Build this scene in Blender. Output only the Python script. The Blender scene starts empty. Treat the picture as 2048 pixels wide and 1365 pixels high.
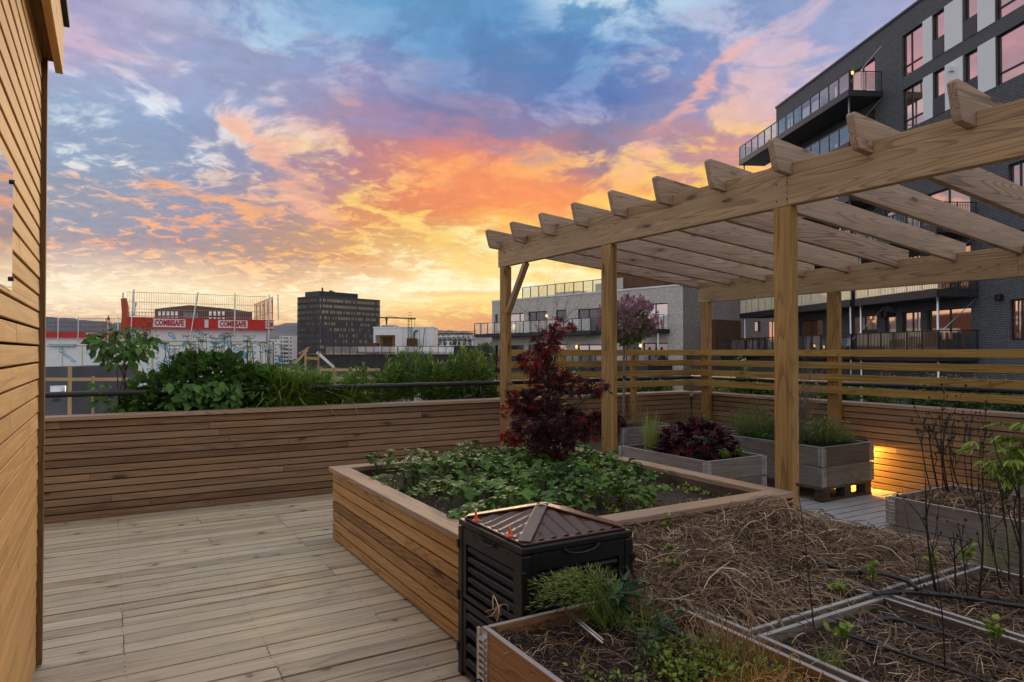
import bpy, math, random
import numpy as np
from mathutils import Vector, Matrix
S = bpy.context.scene
COL = S.collection
R_ = math.radians

# ---------------------------------------------------------------- camera
EYE = 1.45
YAW = R_(-30.5)
PITCH = R_(0.82)
cam_d = bpy.data.cameras.new('camera'); cam = bpy.data.objects.new('camera', cam_d); COL.objects.link(cam)
cam.location = (0, 0, EYE); cam.rotation_euler = (R_(90) + PITCH, 0, YAW)
cam_d.sensor_width = 36; cam_d.lens = 24.0; cam_d.clip_end = 20000; cam_d.clip_start = 0.05
S.camera = cam
FX, FY = -math.sin(YAW), math.cos(YAW)        # forward on the ground
RX, RY = math.cos(YAW), math.sin(YAW)         # right on the ground

# ---------------------------------------------------------------- exposure
S.view_settings.view_transform = 'Standard'; S.view_settings.look = 'None'
S.view_settings.exposure = 0.0; S.view_settings.gamma = 1.0
S.cycles.use_denoising = True
S.cycles.max_bounces = 8; S.cycles.transparent_max_bounces = 12
S.cycles.sample_clamp_indirect = 6.0

# ---------------------------------------------------------------- sky: a sunset, colours by azimuth (-38..38 deg from view axis) and elevation
SKY_A = [
    [(250, 190, 140), (250, 190, 140), (250, 186, 136), (250, 177, 122), (250, 169, 97), (251, 159, 66), (255, 150, 40), (255, 150, 40), (252, 150, 47), (250, 150, 55), (250, 150, 64), (250, 150, 70), (250, 150, 70)],
    [(225, 179, 148), (234, 184, 145), (245, 188, 138), (246, 183, 128), (247, 178, 106), (245, 166, 81), (244, 150, 62), (252, 158, 51), (251, 159, 56), (250, 159, 64), (250, 160, 73), (250, 160, 80), (250, 161, 81)],
    [(225, 197, 172), (228, 193, 161), (242, 196, 147), (242, 192, 137), (245, 190, 119), (239, 176, 99), (230, 150, 90), (247, 167, 64), (250, 171, 67), (250, 172, 77), (250, 172, 86), (250, 173, 93), (250, 174, 94)],
    [(252, 232, 195), (252, 233, 193), (251, 227, 180), (251, 221, 169), (252, 220, 158), (254, 223, 142), (253, 217, 117), (254, 201, 84), (255, 199, 92), (253, 195, 100), (250, 185, 100), (250, 177, 100), (250, 174, 100)],
    [(199, 175, 167), (217, 194, 175), (225, 192, 161), (234, 188, 142), (251, 221, 171), (255, 229, 159), (255, 221, 129), (255, 203, 102), (252, 194, 100), (250, 185, 100), (250, 174, 100), (250, 165, 100), (250, 162, 100)],
    [(167, 156, 166), (171, 154, 162), (169, 150, 153), (183, 149, 136), (227, 165, 113), (251, 207, 138), (255, 225, 130), (251, 194, 112), (250, 181, 102), (250, 171, 97), (248, 160, 95), (242, 152, 92), (240, 150, 94)],
    [(152, 160, 174), (158, 156, 170), (161, 150, 162), (178, 149, 141), (218, 163, 110), (242, 192, 110), (255, 202, 103), (251, 167, 93), (250, 160, 90), (250, 158, 91), (246, 153, 96), (240, 150, 107), (240, 150, 118)],
    [(141, 156, 181), (145, 156, 178), (150, 153, 175), (174, 149, 153), (229, 148, 99), (230, 139, 92), (251, 153, 87), (250, 155, 90), (250, 165, 90), (250, 163, 96), (246, 152, 109), (240, 150, 120), (240, 150, 120)],
    [(150, 167, 194), (147, 162, 188), (144, 154, 184), (158, 145, 167), (204, 132, 122), (240, 144, 98), (250, 149, 94), (230, 143, 106), (241, 159, 104), (245, 159, 110), (242, 150, 118), (240, 150, 120), (229, 154, 139)],
    [(150, 170, 200), (146, 168, 200), (141, 159, 193), (149, 146, 177), (179, 131, 144), (217, 136, 123), (219, 137, 117), (147, 123, 143), (183, 140, 146), (205, 150, 148), (199, 152, 161), (201, 160, 178), (183, 163, 190)],
    [(176, 166, 196), (155, 169, 201), (147, 166, 201), (149, 155, 189), (163, 140, 171), (156, 130, 164), (155, 130, 161), (125, 130, 169), (138, 142, 180), (153, 152, 190), (160, 161, 200), (167, 163, 203), (170, 165, 200)],
    [(179, 165, 198), (174, 165, 197), (153, 165, 201), (150, 160, 197), (154, 147, 185), (106, 126, 176), (112, 130, 179), (89, 117, 176), (125, 135, 182), (145, 154, 195), (155, 166, 205), (167, 168, 203), (170, 165, 200)],
    [(175, 165, 200), (165, 161, 198), (147, 158, 197), (135, 156, 197), (122, 147, 193), (94, 130, 180), (90, 130, 180), (86, 131, 185), (107, 138, 189), (130, 151, 195), (153, 164, 202), (167, 165, 200), (170, 165, 200)],
    [(175, 165, 200), (165, 161, 198), (142, 155, 195), (122, 152, 194), (99, 145, 190), (94, 144, 189), (90, 139, 185), (107, 157, 198), (103, 147, 190), (121, 149, 192), (152, 162, 200), (167, 165, 200), (170, 165, 200)],
]
SKY_B = [
    [(255, 205, 140), (255, 205, 140), (255, 203, 136), (255, 199, 122), (255, 194, 98), (255, 187, 75), (255, 170, 40), (255, 166, 40), (255, 168, 47), (255, 170, 55), (255, 170, 64), (255, 170, 70), (255, 170, 70)],
    [(255, 211, 146), (255, 212, 148), (255, 214, 149), (255, 210, 137), (255, 206, 116), (255, 200, 93), (255, 192, 62), (255, 182, 51), (255, 183, 56), (255, 184, 64), (255, 183, 73), (255, 180, 80), (255, 181, 81)],
    [(255, 228, 178), (255, 226, 171), (255, 228, 170), (255, 225, 158), (255, 220, 139), (255, 216, 116), (255, 220, 90), (255, 203, 64), (255, 201, 68), (255, 201, 78), (255, 198, 89), (255, 193, 98), (255, 194, 102)],
    [(255, 249, 226), (255, 247, 219), (255, 242, 206), (255, 241, 202), (255, 241, 195), (255, 238, 162), (255, 234, 135), (255, 225, 110), (255, 221, 115), (255, 215, 120), (255, 206, 120), (255, 200, 120), (255, 200, 120)],
    [(251, 203, 160), (253, 220, 185), (254, 223, 179), (255, 226, 173), (255, 249, 220), (255, 244, 193), (255, 239, 166), (255, 227, 125), (255, 219, 120), (255, 212, 120), (255, 204, 118), (255, 195, 115), (255, 192, 112)],
    [(251, 192, 145), (254, 182, 128), (253, 177, 117), (255, 184, 105), (255, 205, 120), (255, 245, 197), (255, 245, 180), (255, 223, 137), (255, 212, 121), (255, 203, 111), (255, 192, 105), (255, 182, 102), (255, 180, 101)],
    [(227, 231, 231), (244, 198, 166), (253, 173, 121), (254, 178, 112), (255, 204, 117), (255, 236, 169), (255, 236, 153), (255, 214, 117), (255, 204, 103), (255, 196, 100), (255, 186, 101), (255, 180, 106), (255, 180, 109)],
    [(239, 170, 134), (238, 181, 150), (240, 172, 136), (244, 177, 130), (255, 192, 108), (255, 206, 99), (255, 188, 99), (255, 199, 101), (255, 206, 100), (255, 200, 101), (255, 184, 106), (255, 180, 110), (255, 180, 110)],
    [(223, 237, 245), (229, 228, 227), (224, 201, 193), (217, 193, 179), (254, 200, 127), (251, 168, 103), (252, 167, 99), (255, 180, 108), (255, 196, 104), (255, 194, 106), (255, 180, 110), (255, 180, 110), (246, 180, 136)],
    [(223, 238, 247), (216, 232, 244), (219, 228, 238), (226, 215, 211), (253, 189, 138), (250, 161, 110), (250, 165, 109), (250, 186, 118), (252, 205, 117), (247, 195, 129), (228, 180, 164), (228, 180, 182), (203, 180, 200)],
    [(207, 193, 213), (220, 227, 238), (225, 229, 239), (228, 204, 210), (225, 164, 157), (185, 150, 174), (176, 151, 174), (189, 176, 199), (227, 184, 170), (223, 184, 182), (193, 187, 215), (190, 187, 217), (190, 180, 210)],
    [(203, 175, 200), (205, 179, 200), (213, 209, 223), (213, 209, 224), (187, 170, 194), (131, 150, 195), (137, 150, 194), (131, 150, 199), (199, 168, 179), (213, 182, 193), (210, 186, 203), (192, 186, 215), (190, 180, 210)],
    [(205, 175, 200), (191, 175, 204), (179, 185, 213), (168, 198, 225), (144, 181, 216), (107, 151, 199), (101, 142, 196), (109, 159, 204), (156, 181, 217), (193, 184, 207), (206, 179, 199), (220, 173, 190), (190, 180, 210)],
    [(205, 175, 200), (191, 175, 204), (164, 179, 212), (143, 178, 213), (112, 161, 204), (100, 154, 200), (98, 151, 200), (206, 227, 242), (182, 207, 230), (167, 185, 218), (196, 176, 203), (220, 173, 190), (190, 180, 210)],
]
SKY_E = [0, 0.02, 0.045, 0.072, 0.1, 0.133, 0.16, 0.2, 0.245, 0.29, 0.335, 0.38, 0.44, 0.51]

def lin(c):
    c = c / 255.0
    return c / 12.92 if c <= 0.04045 else ((c + 0.055) / 1.055) ** 2.4
def hexlin(h):
    return (lin(int(h[0:2], 16)), lin(int(h[2:4], 16)), lin(int(h[4:6], 16)), 1.0)
def srgb(r, g, b):
    return (lin(r), lin(g), lin(b), 1.0)

class NT:
    """small helper for node trees"""
    def __init__(s, tree):
        s.t = tree; s.n = tree.nodes; s.l = tree.links
    def new(s, typ, **kw):
        n = s.n.new(typ)
        for k, v in kw.items():
            setattr(n, k, v)
        return n
    def put(s, sock, v):
        if hasattr(v, 'is_output') or isinstance(v, bpy.types.NodeSocket):
            s.l.new(v, sock)
        else:
            sock.default_value = v
    def math(s, op, a, b=None, c=None, clamp=False):
        n = s.new('ShaderNodeMath', operation=op); n.use_clamp = clamp
        s.put(n.inputs[0], a)
        if b is not None: s.put(n.inputs[1], b)
        if c is not None: s.put(n.inputs[2], c)
        return n.outputs[0]
    def mix(s, f, a, b, blend='MIX'):
        n = s.new('ShaderNodeMix', data_type='RGBA', blend_type=blend)
        s.put(n.inputs[0], f); s.put(n.inputs[6], a); s.put(n.inputs[7], b)
        return n.outputs[2]
    def comb(s, x, y, z):
        n = s.new('ShaderNodeCombineXYZ')
        s.put(n.inputs[0], x); s.put(n.inputs[1], y); s.put(n.inputs[2], z)
        return n.outputs[0]
    def sep(s, v):
        n = s.new('ShaderNodeSeparateXYZ'); s.put(n.inputs[0], v); return n.outputs
    def noise(s, v, scale, detail=2, rough=0.5, dist=0.0, dim='3D'):
        n = s.new('ShaderNodeTexNoise', noise_dimensions=dim)
        if v is not None: s.put(n.inputs['Vector'], v)
        n.inputs['Scale'].default_value = scale; n.inputs['Detail'].default_value = detail
        n.inputs['Roughness'].default_value = rough; n.inputs['Distortion'].default_value = dist
        return n.outputs
    def rng(s, v, a, b, c=0.0, d=1.0, smooth=True):
        n = s.new('ShaderNodeMapRange'); n.interpolation_type = 'SMOOTHSTEP' if smooth else 'LINEAR'; n.clamp = True
        s.put(n.inputs[0], v)
        for i, k in enumerate((a, b, c, d)): s.put(n.inputs[i + 1], k)
        return n.outputs[0]
    def ramp(s, f, stops, interp='LINEAR'):
        n = s.new('ShaderNodeValToRGB'); n.color_ramp.interpolation = interp
        e = n.color_ramp.elements
        while len(e) < len(stops): e.new(0.5)
        for k, (p, c) in enumerate(stops):
            e[k].position = p
        for k, (p, c) in enumerate(stops):
            e[k].color = c if len(c) == 4 else (*c, 1)
        s.put(n.inputs[0], f)
        return n.outputs[0]

world = bpy.data.worlds.new('World'); S.world = world; world.use_nodes = True
SKY_GAIN = 1.05
REAR = (0.58, 0.62, 0.70, 1)
def build_sky():
    N = NT(world.node_tree); N.n.clear()
    tc = N.new('ShaderNodeTexCoord').outputs['Generated']
    x, y, z = N.sep(tc)
    fx = N.math('ADD', N.math('MULTIPLY', x, FX), N.math('MULTIPLY', y, FY))
    rx = N.math('ADD', N.math('MULTIPLY', x, RX), N.math('MULTIPLY', y, RY))
    hyp = N.math('SQRT', N.math('ADD', N.math('MULTIPLY', fx, fx), N.math('MULTIPLY', rx, rx)))
    hyp = N.math('MAXIMUM', hyp, 0.02)
    az = N.math('MULTIPLY', N.math('ARCTAN2', rx, fx), 180 / math.pi)
    el = N.math('DIVIDE', z, hyp)
    zz = N.math('ADD', N.math('MAXIMUM', z, 0.0), 0.22)
    p = N.comb(N.math('DIVIDE', fx, zz), N.math('DIVIDE', rx, zz), 0.0)       # on the cloud deck
    q = N.comb(N.math('MULTIPLY', az, 0.028), N.math('MULTIPLY', el, 6.0), 0.3)
    w1 = N.sep(N.noise(q, 3.0, 6, 0.62)[1])
    w2 = N.sep(N.noise(p, 2.6, 7, 0.6)[1])
    fade = N.rng(el, 0.02, 0.2, 0.10, 1.0)
    azw = N.math('ADD', az, N.math('MULTIPLY', N.math('MULTIPLY', N.math('SUBTRACT', w1[0], 0.5), 12.0), N.math('ADD', 0.0, fade)))
    dw = N.math('ADD', N.math('MULTIPLY', N.math('SUBTRACT', w1[1], 0.5), 0.15), N.math('MULTIPLY', N.math('SUBTRACT', w2[0], 0.5), 0.07))
    elw = N.math('ADD', el, N.math('MULTIPLY', dw, fade))
    t = N.math('DIVIDE', N.math('ADD', azw, 38.0), 76.0, clamp=True)
    def grid(rows):
        out = None
        for k, r in enumerate(rows):
            cs = r
            c = N.ramp(t, [(i / (len(cs) - 1), srgb(*h)) for i, h in enumerate(cs)], 'EASE' if 0 else 'LINEAR')
            if out is None: out = c
            else: out = N.mix(N.rng(elw, SKY_E[k - 1], SKY_E[k], 0, 1, smooth=False), out, c)
        return out
    A = grid(SKY_A); B = grid(SKY_B)
    n1 = N.noise(p, 4.2, 9, 0.60, 0.4)[0]
    mott = N.noise(N.comb(N.math('DIVIDE', fx, zz), N.math('MULTIPLY', N.math('DIVIDE', rx, zz), 0.8), 4.0), 17.0, 5, 0.6, 0.6)[0]
    # small dapples low on the left, broad masses elsewhere
    lowleft = N.math('MULTIPLY', N.rng(el, 0.34, 0.22), N.rng(az, 2, -12))
    m = N.math('ADD', N.math('MULTIPLY', n1, N.math('SUBTRACT', 1.0, N.math('MULTIPLY', lowleft, 0.62))), N.math('MULTIPLY', mott, N.math('MULTIPLY', lowleft, 0.62)))
    mask = N.rng(m, 0.475, 0.60)
    col = N.mix(mask, A, B)
    def lobe(c, a0, e0, rot, la, le, colr, k, sharp=0.5):
        """a cloud bank lit from below: an elongated patch with a ragged outline"""
        da = N.math('SUBTRACT', N.math('MULTIPLY', azw, math.pi / 180), R_(a0))
        de = N.math('SUBTRACT', elw, e0)
        cs, sn = math.cos(R_(rot)), math.sin(R_(rot))
        u = N.math('DIVIDE', N.math('ADD', N.math('MULTIPLY', da, cs), N.math('MULTIPLY', de, sn)), la)
        v = N.math('DIVIDE', N.math('SUBTRACT', N.math('MULTIPLY', de, cs), N.math('MULTIPLY', da, sn)), le)
        r2 = N.math('SQRT', N.math('ADD', N.math('MULTIPLY', u, u), N.math('MULTIPLY', v, v)))
        r2 = N.math('ADD', r2, N.math('MULTIPLY', N.math('SUBTRACT', n1, 0.5), -2.2))
        f = N.math('MULTIPLY', N.rng(r2, 1.0, sharp * 0.4, 0.0, 1.0), k)
        return N.mix(f, c, colr)
    for L in SKY_LOBES:
        col = lobe(col, *L)
    fine = N.noise(p, 22.0, 5, 0.6)[0]
    col = N.mix(1.0, col, N.comb(*[N.rng(fine, 0.3, 0.7, 0.93, 1.07, smooth=False)] * 3), 'MULTIPLY')
    glow = N.rng(el, 0.16, 0.06, 1.0, 1.16)
    col = N.mix(1.0, col, N.comb(glow, glow, glow), 'MULTIPLY')
    # overhead and behind the camera: broken bright dusk cloud
    sky = N.new('ShaderNodeTexSky', sky_type='NISHITA'); sky.sun_disc = False
    sky.sun_elevation = R_(3); sky.sun_rotation = R_(28.5)
    rear = N.mix(N.rng(n1, 0.35, 0.65), REAR, (REAR[0] * 1.25, REAR[1] * 1.02, REAR[2] * 0.95, 1))
    rear = N.mix(1.0, rear, N.mix(1.0, sky.outputs[0], (0.10, 0.10, 0.10, 1), 'MULTIPLY'), 'ADD')
    up = N.rng(el, 0.62, 1.3)
    side = N.rng(fx, 0.55, -0.1)
    f = N.math('MAXIMUM', up, side)
    col = N.mix(f, col, rear)
    bg = N.new('ShaderNodeBackground'); N.put(bg.inputs[0], col); bg.inputs[1].default_value = SKY_GAIN
    o = N.new('ShaderNodeOutputWorld'); N.l.new(bg.outputs[0], o.inputs[0])
    world.cycles.sampling_method = 'MANUAL'; world.cycles.sample_map_resolution = 512
SKY_LOBES = [
    (-5, .098, 3, .26, .030, hexlin('fff6d2'), .60, .2),         # pale hot spot low over the town
    # azimuth, elevation, rotation, half length, half width (rad), colour, strength, edge
    (-18.5, .26, -52, .14, .030, hexlin('f8b896'), .75, .5),    # the diagonal salmon wisp
    (-24.5, .205, -4, .12, .012, hexlin('fab078'), .85, .5),    # thin orange streak, low left
    (-9, .185, -33, .20, .016, hexlin('ffd778'), .8, .5),       # bright rim of the big bank
    (15.5, .36, 42, .15, .024, hexlin('f8b4a0'), .7, .5),       # rays to the upper right
    (13, .235, 24, .17, .022, hexlin('ffd060'), .85, .5),
    (-2.2, .030, 2, .10, .010, hexlin('e09068'), .7, .5),
    (-4, .085, 2, .12, .008, hexlin('ffb860'), .6, .5),
    (1, .10, 8, .08, .010, hexlin('fff6d8'), .5, .5),
    (-22, .40, -20, .30, .035, hexlin('9096b4'), .45, .5),       # grey-mauve banks, upper left and centre
    (-4, .34, -12, .20, .045, hexlin('6c7ca8'), .45, .5),
]
build_sky()

# ---------------------------------------------------------------- the last low sunlight, through cloud
sun_d = bpy.data.lights.new('sun', 'SUN'); sun = bpy.data.objects.new('sun', sun_d); COL.objects.link(sun)
sun_d.energy = 1.4; sun_d.angle = R_(25); sun_d.color = (1.0, 0.72, 0.42)
sa, se = R_(-2.5) - YAW, R_(14)      # azimuth clockwise from +y
sd = Vector((math.sin(sa) * math.cos(se), math.cos(sa) * math.cos(se), math.sin(se)))
sun.rotation_euler = sd.to_track_quat('Z', 'Y').to_euler()

# ---------------------------------------------------------------- helpers
rnd = random.Random(7)
rng = np.random.default_rng(11)
def W(l, d, z=0.0):
    """l metres to the right of and d metres ahead of the viewpoint, z above the deck"""
    return Vector((FX * d + RX * l, FY * d + RY * l, z))

class MB:
    """collects geometry; vertices carry 'wc' (a solid-texture coordinate running along the grain) and 'rv' (a random per piece)"""
    def __init__(s):
        s.V = []; s.L = []; s.T = []; s.WC = []; s.RV = []; s.MI = []; s.n = 0
    def add(s, v, faces, wc=None, rv=None, mi=0):
        v = np.asarray(v, float).reshape(-1, 3)
        s.V.append(v)
        s.WC.append(v + 0.0 if wc is None else np.asarray(wc, float))
        s.RV.append(np.full(len(v), rnd.random() if rv is None else rv) if np.isscalar(rv) or rv is None else np.asarray(rv, float))
        for f in faces:
            s.L.extend([i + s.n for i in f]); s.T.append(len(f)); s.MI.append(mi)
        s.n += len(v)
    def box(s, a, b, c=None, mi=0, rv=None, grain=None):
        """axis aligned box from corner a to corner b"""
        a = Vector(a); b = Vector(b)
        s.obox(a, Vector((b.x - a.x, 0, 0)), Vector((0, b.y - a.y, 0)), Vector((0, 0, b.z - a.z)), mi, rv)
    def obox(s, o, ex, ey, ez, mi=0, rv=None):
        o = Vector(o); ex = Vector(ex); ey = Vector(ey); ez = Vector(ez)
        if ex.cross(ey).dot(ez) < 0: o = o + ex; ex = -ex
        vs = [o, o + ex, o + ex + ey, o + ey, o + ez, o + ex + ez, o + ex + ey + ez, o + ey + ez]
        ln = [ex.length, ey.length, ez.length]
        order = sorted(range(3), key=lambda k: -ln[k])
        off = [rnd.random() * 40, rnd.random() * 40, rnd.random() * 40]
        wc = []
        for (i, j, k) in ((0,0,0),(1,0,0),(1,1,0),(0,1,0),(0,0,1),(1,0,1),(1,1,1),(0,1,1)):
            q = (i * ln[0], j * ln[1], k * ln[2])
            wc.append([q[order[0]] + off[0], q[order[1]] + off[1], q[order[2]] + off[2]])
        s.add([tuple(v) for v in vs], [(0,3,2,1),(4,5,6,7),(0,1,5,4),(1,2,6,5),(2,3,7,6),(3,0,4,7)], wc, rv, mi)
    def beam(s, p, q, w, h, up=(0, 0, 1), mi=0, rv=None):
        """a bar from p to q, w wide and h tall"""
        p = Vector(p); q = Vector(q); d = q - p
        u = Vector(up); side = d.cross(u)
        if side.length < 1e-6: side = d.cross(Vector((1, 0, 0)))
        side.normalize(); u = side.cross(d).normalized()
        s.obox(p - side * w / 2 - u * h / 2, d, side * w, u * h, mi, rv)
    def tube(s, pts, r, seg=8, mi=0, cap=True, rv=None):
        pts = [Vector(p) for p in pts]; n = len(pts)
        rr = r if hasattr(r, '__len__') else [r] * n
        vs = []; wc = []; acc = 0.0
        off = rnd.random() * 30
        ref = None
        for i, p in enumerate(pts):
            t = (pts[min(i + 1, n - 1)] - pts[max(i - 1, 0)])
            if t.length < 1e-9: t = Vector((0, 0, 1))
            t.normalize()
            if ref is None:
                ref = Vector((0, 0, 1)) if abs(t.z) < 0.9 else Vector((1, 0, 0))
            a = t.cross(ref)
            if a.length < 1e-6: a = t.cross(Vector((0, 1, 0)))
            a.normalize(); b = a.cross(t); ref = b
            if i: acc += (p - pts[i - 1]).length
            for k in range(seg):
                th = 2 * math.pi * k / seg
                q = p + (a * math.cos(th) + b * math.sin(th)) * rr[i]
                vs.append(tuple(q)); wc.append((acc + off, math.cos(th) * rr[i] + off, math.sin(th) * rr[i]))
        fs = []
        for i in range(n - 1):
            for k in range(seg):
                k2 = (k + 1) % seg
                fs.append((i * seg + k, i * seg + k2, (i + 1) * seg + k2, (i + 1) * seg + k))
        if cap:
            fs.append(tuple(range(seg))[::-1]); fs.append(tuple((n - 1) * seg + k for k in range(seg)))
        s.add(vs, fs, wc, rv, mi)
    def prism(s, prof, o, eu, ev, ew, mi=0, rv=None):
        """extrude the 2-D outline prof (u,v) placed by eu, ev along the vector ew"""
        o = Vector(o); eu = Vector(eu); ev = Vector(ev); ew = Vector(ew)
        n = len(prof)
        ar = sum(prof[i][0] * prof[(i + 1) % n][1] - prof[(i + 1) % n][0] * prof[i][1] for i in range(n))
        if (ar > 0) == (eu.cross(ev).dot(ew) > 0): prof = prof[::-1]
        a = [o + eu * u + ev * v for u, v in prof]; b = [p + ew for p in a]
        off = [rnd.random() * 40 for _ in range(3)]
        wc = [(u + off[0], v + off[1], off[2]) for u, v in prof] + [(u + off[0], v + off[1], off[2] + ew.length) for u, v in prof]
        fs = [tuple(range(n)), tuple(range(2 * n - 1, n - 1, -1))]
        for i in range(n):
            j = (i + 1) % n
            fs.append((j, i, n + i, n + j))
        s.add([tuple(p) for p in a + b], fs, wc, rv, mi)
    def many(s, tv, tf, M, T, mi=0, rv=None):
        """place template (tv, tf) under matrices M (k,3,3) and offsets T (k,3)"""
        tv = np.asarray(tv, float); k = len(T)
        if k == 0: return
        v = np.einsum('kij,nj->kni', M, tv) + T[:, None, :]
        n = len(tv)
        s.V.append(v.reshape(-1, 3)); s.WC.append(np.tile(tv, (k, 1)))
        r = rng.random(k) if rv is None else rv
        s.RV.append(np.repeat(r, n))
        base = (np.arange(k) * n + s.n)
        if not hasattr(s, 'bulk'): s.bulk = []
        for f in tf:
            s.bulk.append(((base[:, None] + np.array(f)[None, :]).reshape(-1), len(f), k, mi))
        s.n += k * n
    def build(s, name, mat, parent=None, smooth=False, bevel=0.0):
        me = bpy.data.meshes.new(name)
        V = np.concatenate(s.V) if s.V else np.zeros((0, 3))
        L = [np.array(s.L, dtype=np.int32)]; T = [np.array(s.T, dtype=np.int32)]; MI = [np.array(s.MI, dtype=np.int32)]
        for (ix, n, k, mi) in getattr(s, 'bulk', []):
            L.append(ix.astype(np.int32)); T.append(np.full(k, n, np.int32)); MI.append(np.full(k, mi, np.int32))
        L = np.concatenate(L); T = np.concatenate(T); MI = np.concatenate(MI)
        ob = bpy.data.objects.new(name, me); COL.objects.link(ob)
        if parent is not None:
            ob.parent = parent
            o = np.array(wloc(parent)); V = V - o
        elif len(V):
            o = np.array([(V[:, 0].min() + V[:, 0].max()) / 2, (V[:, 1].min() + V[:, 1].max()) / 2, V[:, 2].min()])
            V = V - o; ob.location = o
        me.vertices.add(len(V)); me.vertices.foreach_set('co', V.ravel().astype(np.float32))
        me.loops.add(len(L)); me.loops.foreach_set('vertex_index', L)
        me.polygons.add(len(T))
        st = np.zeros(len(T), np.int32); st[1:] = np.cumsum(T)[:-1]
        me.polygons.foreach_set('loop_start', st); me.polygons.foreach_set('loop_total', T)
        me.polygons.foreach_set('material_index', MI)
        me.polygons.foreach_set('use_smooth', np.full(len(T), smooth, dtype=bool))
        me.update(calc_edges=True)
        a = me.attributes.new('wc', 'FLOAT_VECTOR', 'POINT'); a.data.foreach_set('vector', np.concatenate(s.WC).ravel().astype(np.float32))
        a = me.attributes.new('rv', 'FLOAT', 'POINT'); a.data.foreach_set('value', np.concatenate(s.RV).astype(np.float32))
        for m in (mat if isinstance(mat, (list, tuple)) else [mat]): me.materials.append(m)
        if bevel:
            b = ob.modifiers.new('bevel', 'BEVEL'); b.width = bevel; b.segments = 2; b.limit_method = 'ANGLE'
        return ob
WL = {}
def wloc(o):
    return Vector(WL.get(o.name, tuple(o.location)))
def thing(name, label, cat, loc=(0, 0, 0), group=None):
    o = bpy.data.objects.new(name, None); COL.objects.link(o); o.location = loc
    o.empty_display_size = 0.1
    WL[o.name] = tuple(loc)
    o['label'] = label; o['category'] = cat
    if group: o['group'] = group
    return o
def part(mb, name, mat, parent, **kw):
    o = mb.build(name, mat, parent, **kw)
    WL[o.name] = tuple(wloc(parent))
    return o
def tag(o, label, cat, group=None):
    o['label'] = label; o['category'] = cat
    if group: o['group'] = group
    return o
def structure(o):
    o['kind'] = 'structure'; return o
def stuff(o, label, cat):
    o['kind'] = 'stuff'; o['label'] = label; o['category'] = cat; return o
def lettering(text, size, mat, parent, origin, ex, ez, name='lettering', width=None, thick=0.004, bold=0.0, shear=0.0):
    """text set on the plane spanned by ex (reading direction) and ez (up), centred on origin"""
    cu = bpy.data.curves.new('tmp', 'FONT'); cu.body = text; cu.size = size; cu.align_x = 'CENTER'; cu.align_y = 'CENTER'
    cu.extrude = thick / 2; cu.offset = bold; cu.shear = shear; cu.resolution_u = 2
    to = bpy.data.objects.new('tmp', cu); COL.objects.link(to)
    dg = bpy.context.evaluated_depsgraph_get(); me = bpy.data.meshes.new_from_object(to.evaluated_get(dg))
    bpy.data.objects.remove(to); bpy.data.curves.remove(cu)
    n = len(me.vertices); co = np.zeros(n * 3); me.vertices.foreach_get('co', co); co = co.reshape(-1, 3)
    if width:
        co[:, 0] *= width / max(1e-6, (co[:, 0].max() - co[:, 0].min()))
    ex = np.array(Vector(ex).normalized()); ez = np.array(Vector(ez).normalized()); nn = np.cross(ex, ez)
    w = co[:, :1] * ex + co[:, 1:2] * ez + co[:, 2:] * nn + np.array(origin) - np.array(wloc(parent))
    me.vertices.foreach_set('co', w.ravel()); me.update(); me.materials.clear(); me.materials.append(mat)
    me.name = name
    o = bpy.data.objects.new(name, me); COL.objects.link(o); o.parent = parent; WL[o.name] = tuple(wloc(parent))
    return o

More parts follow.
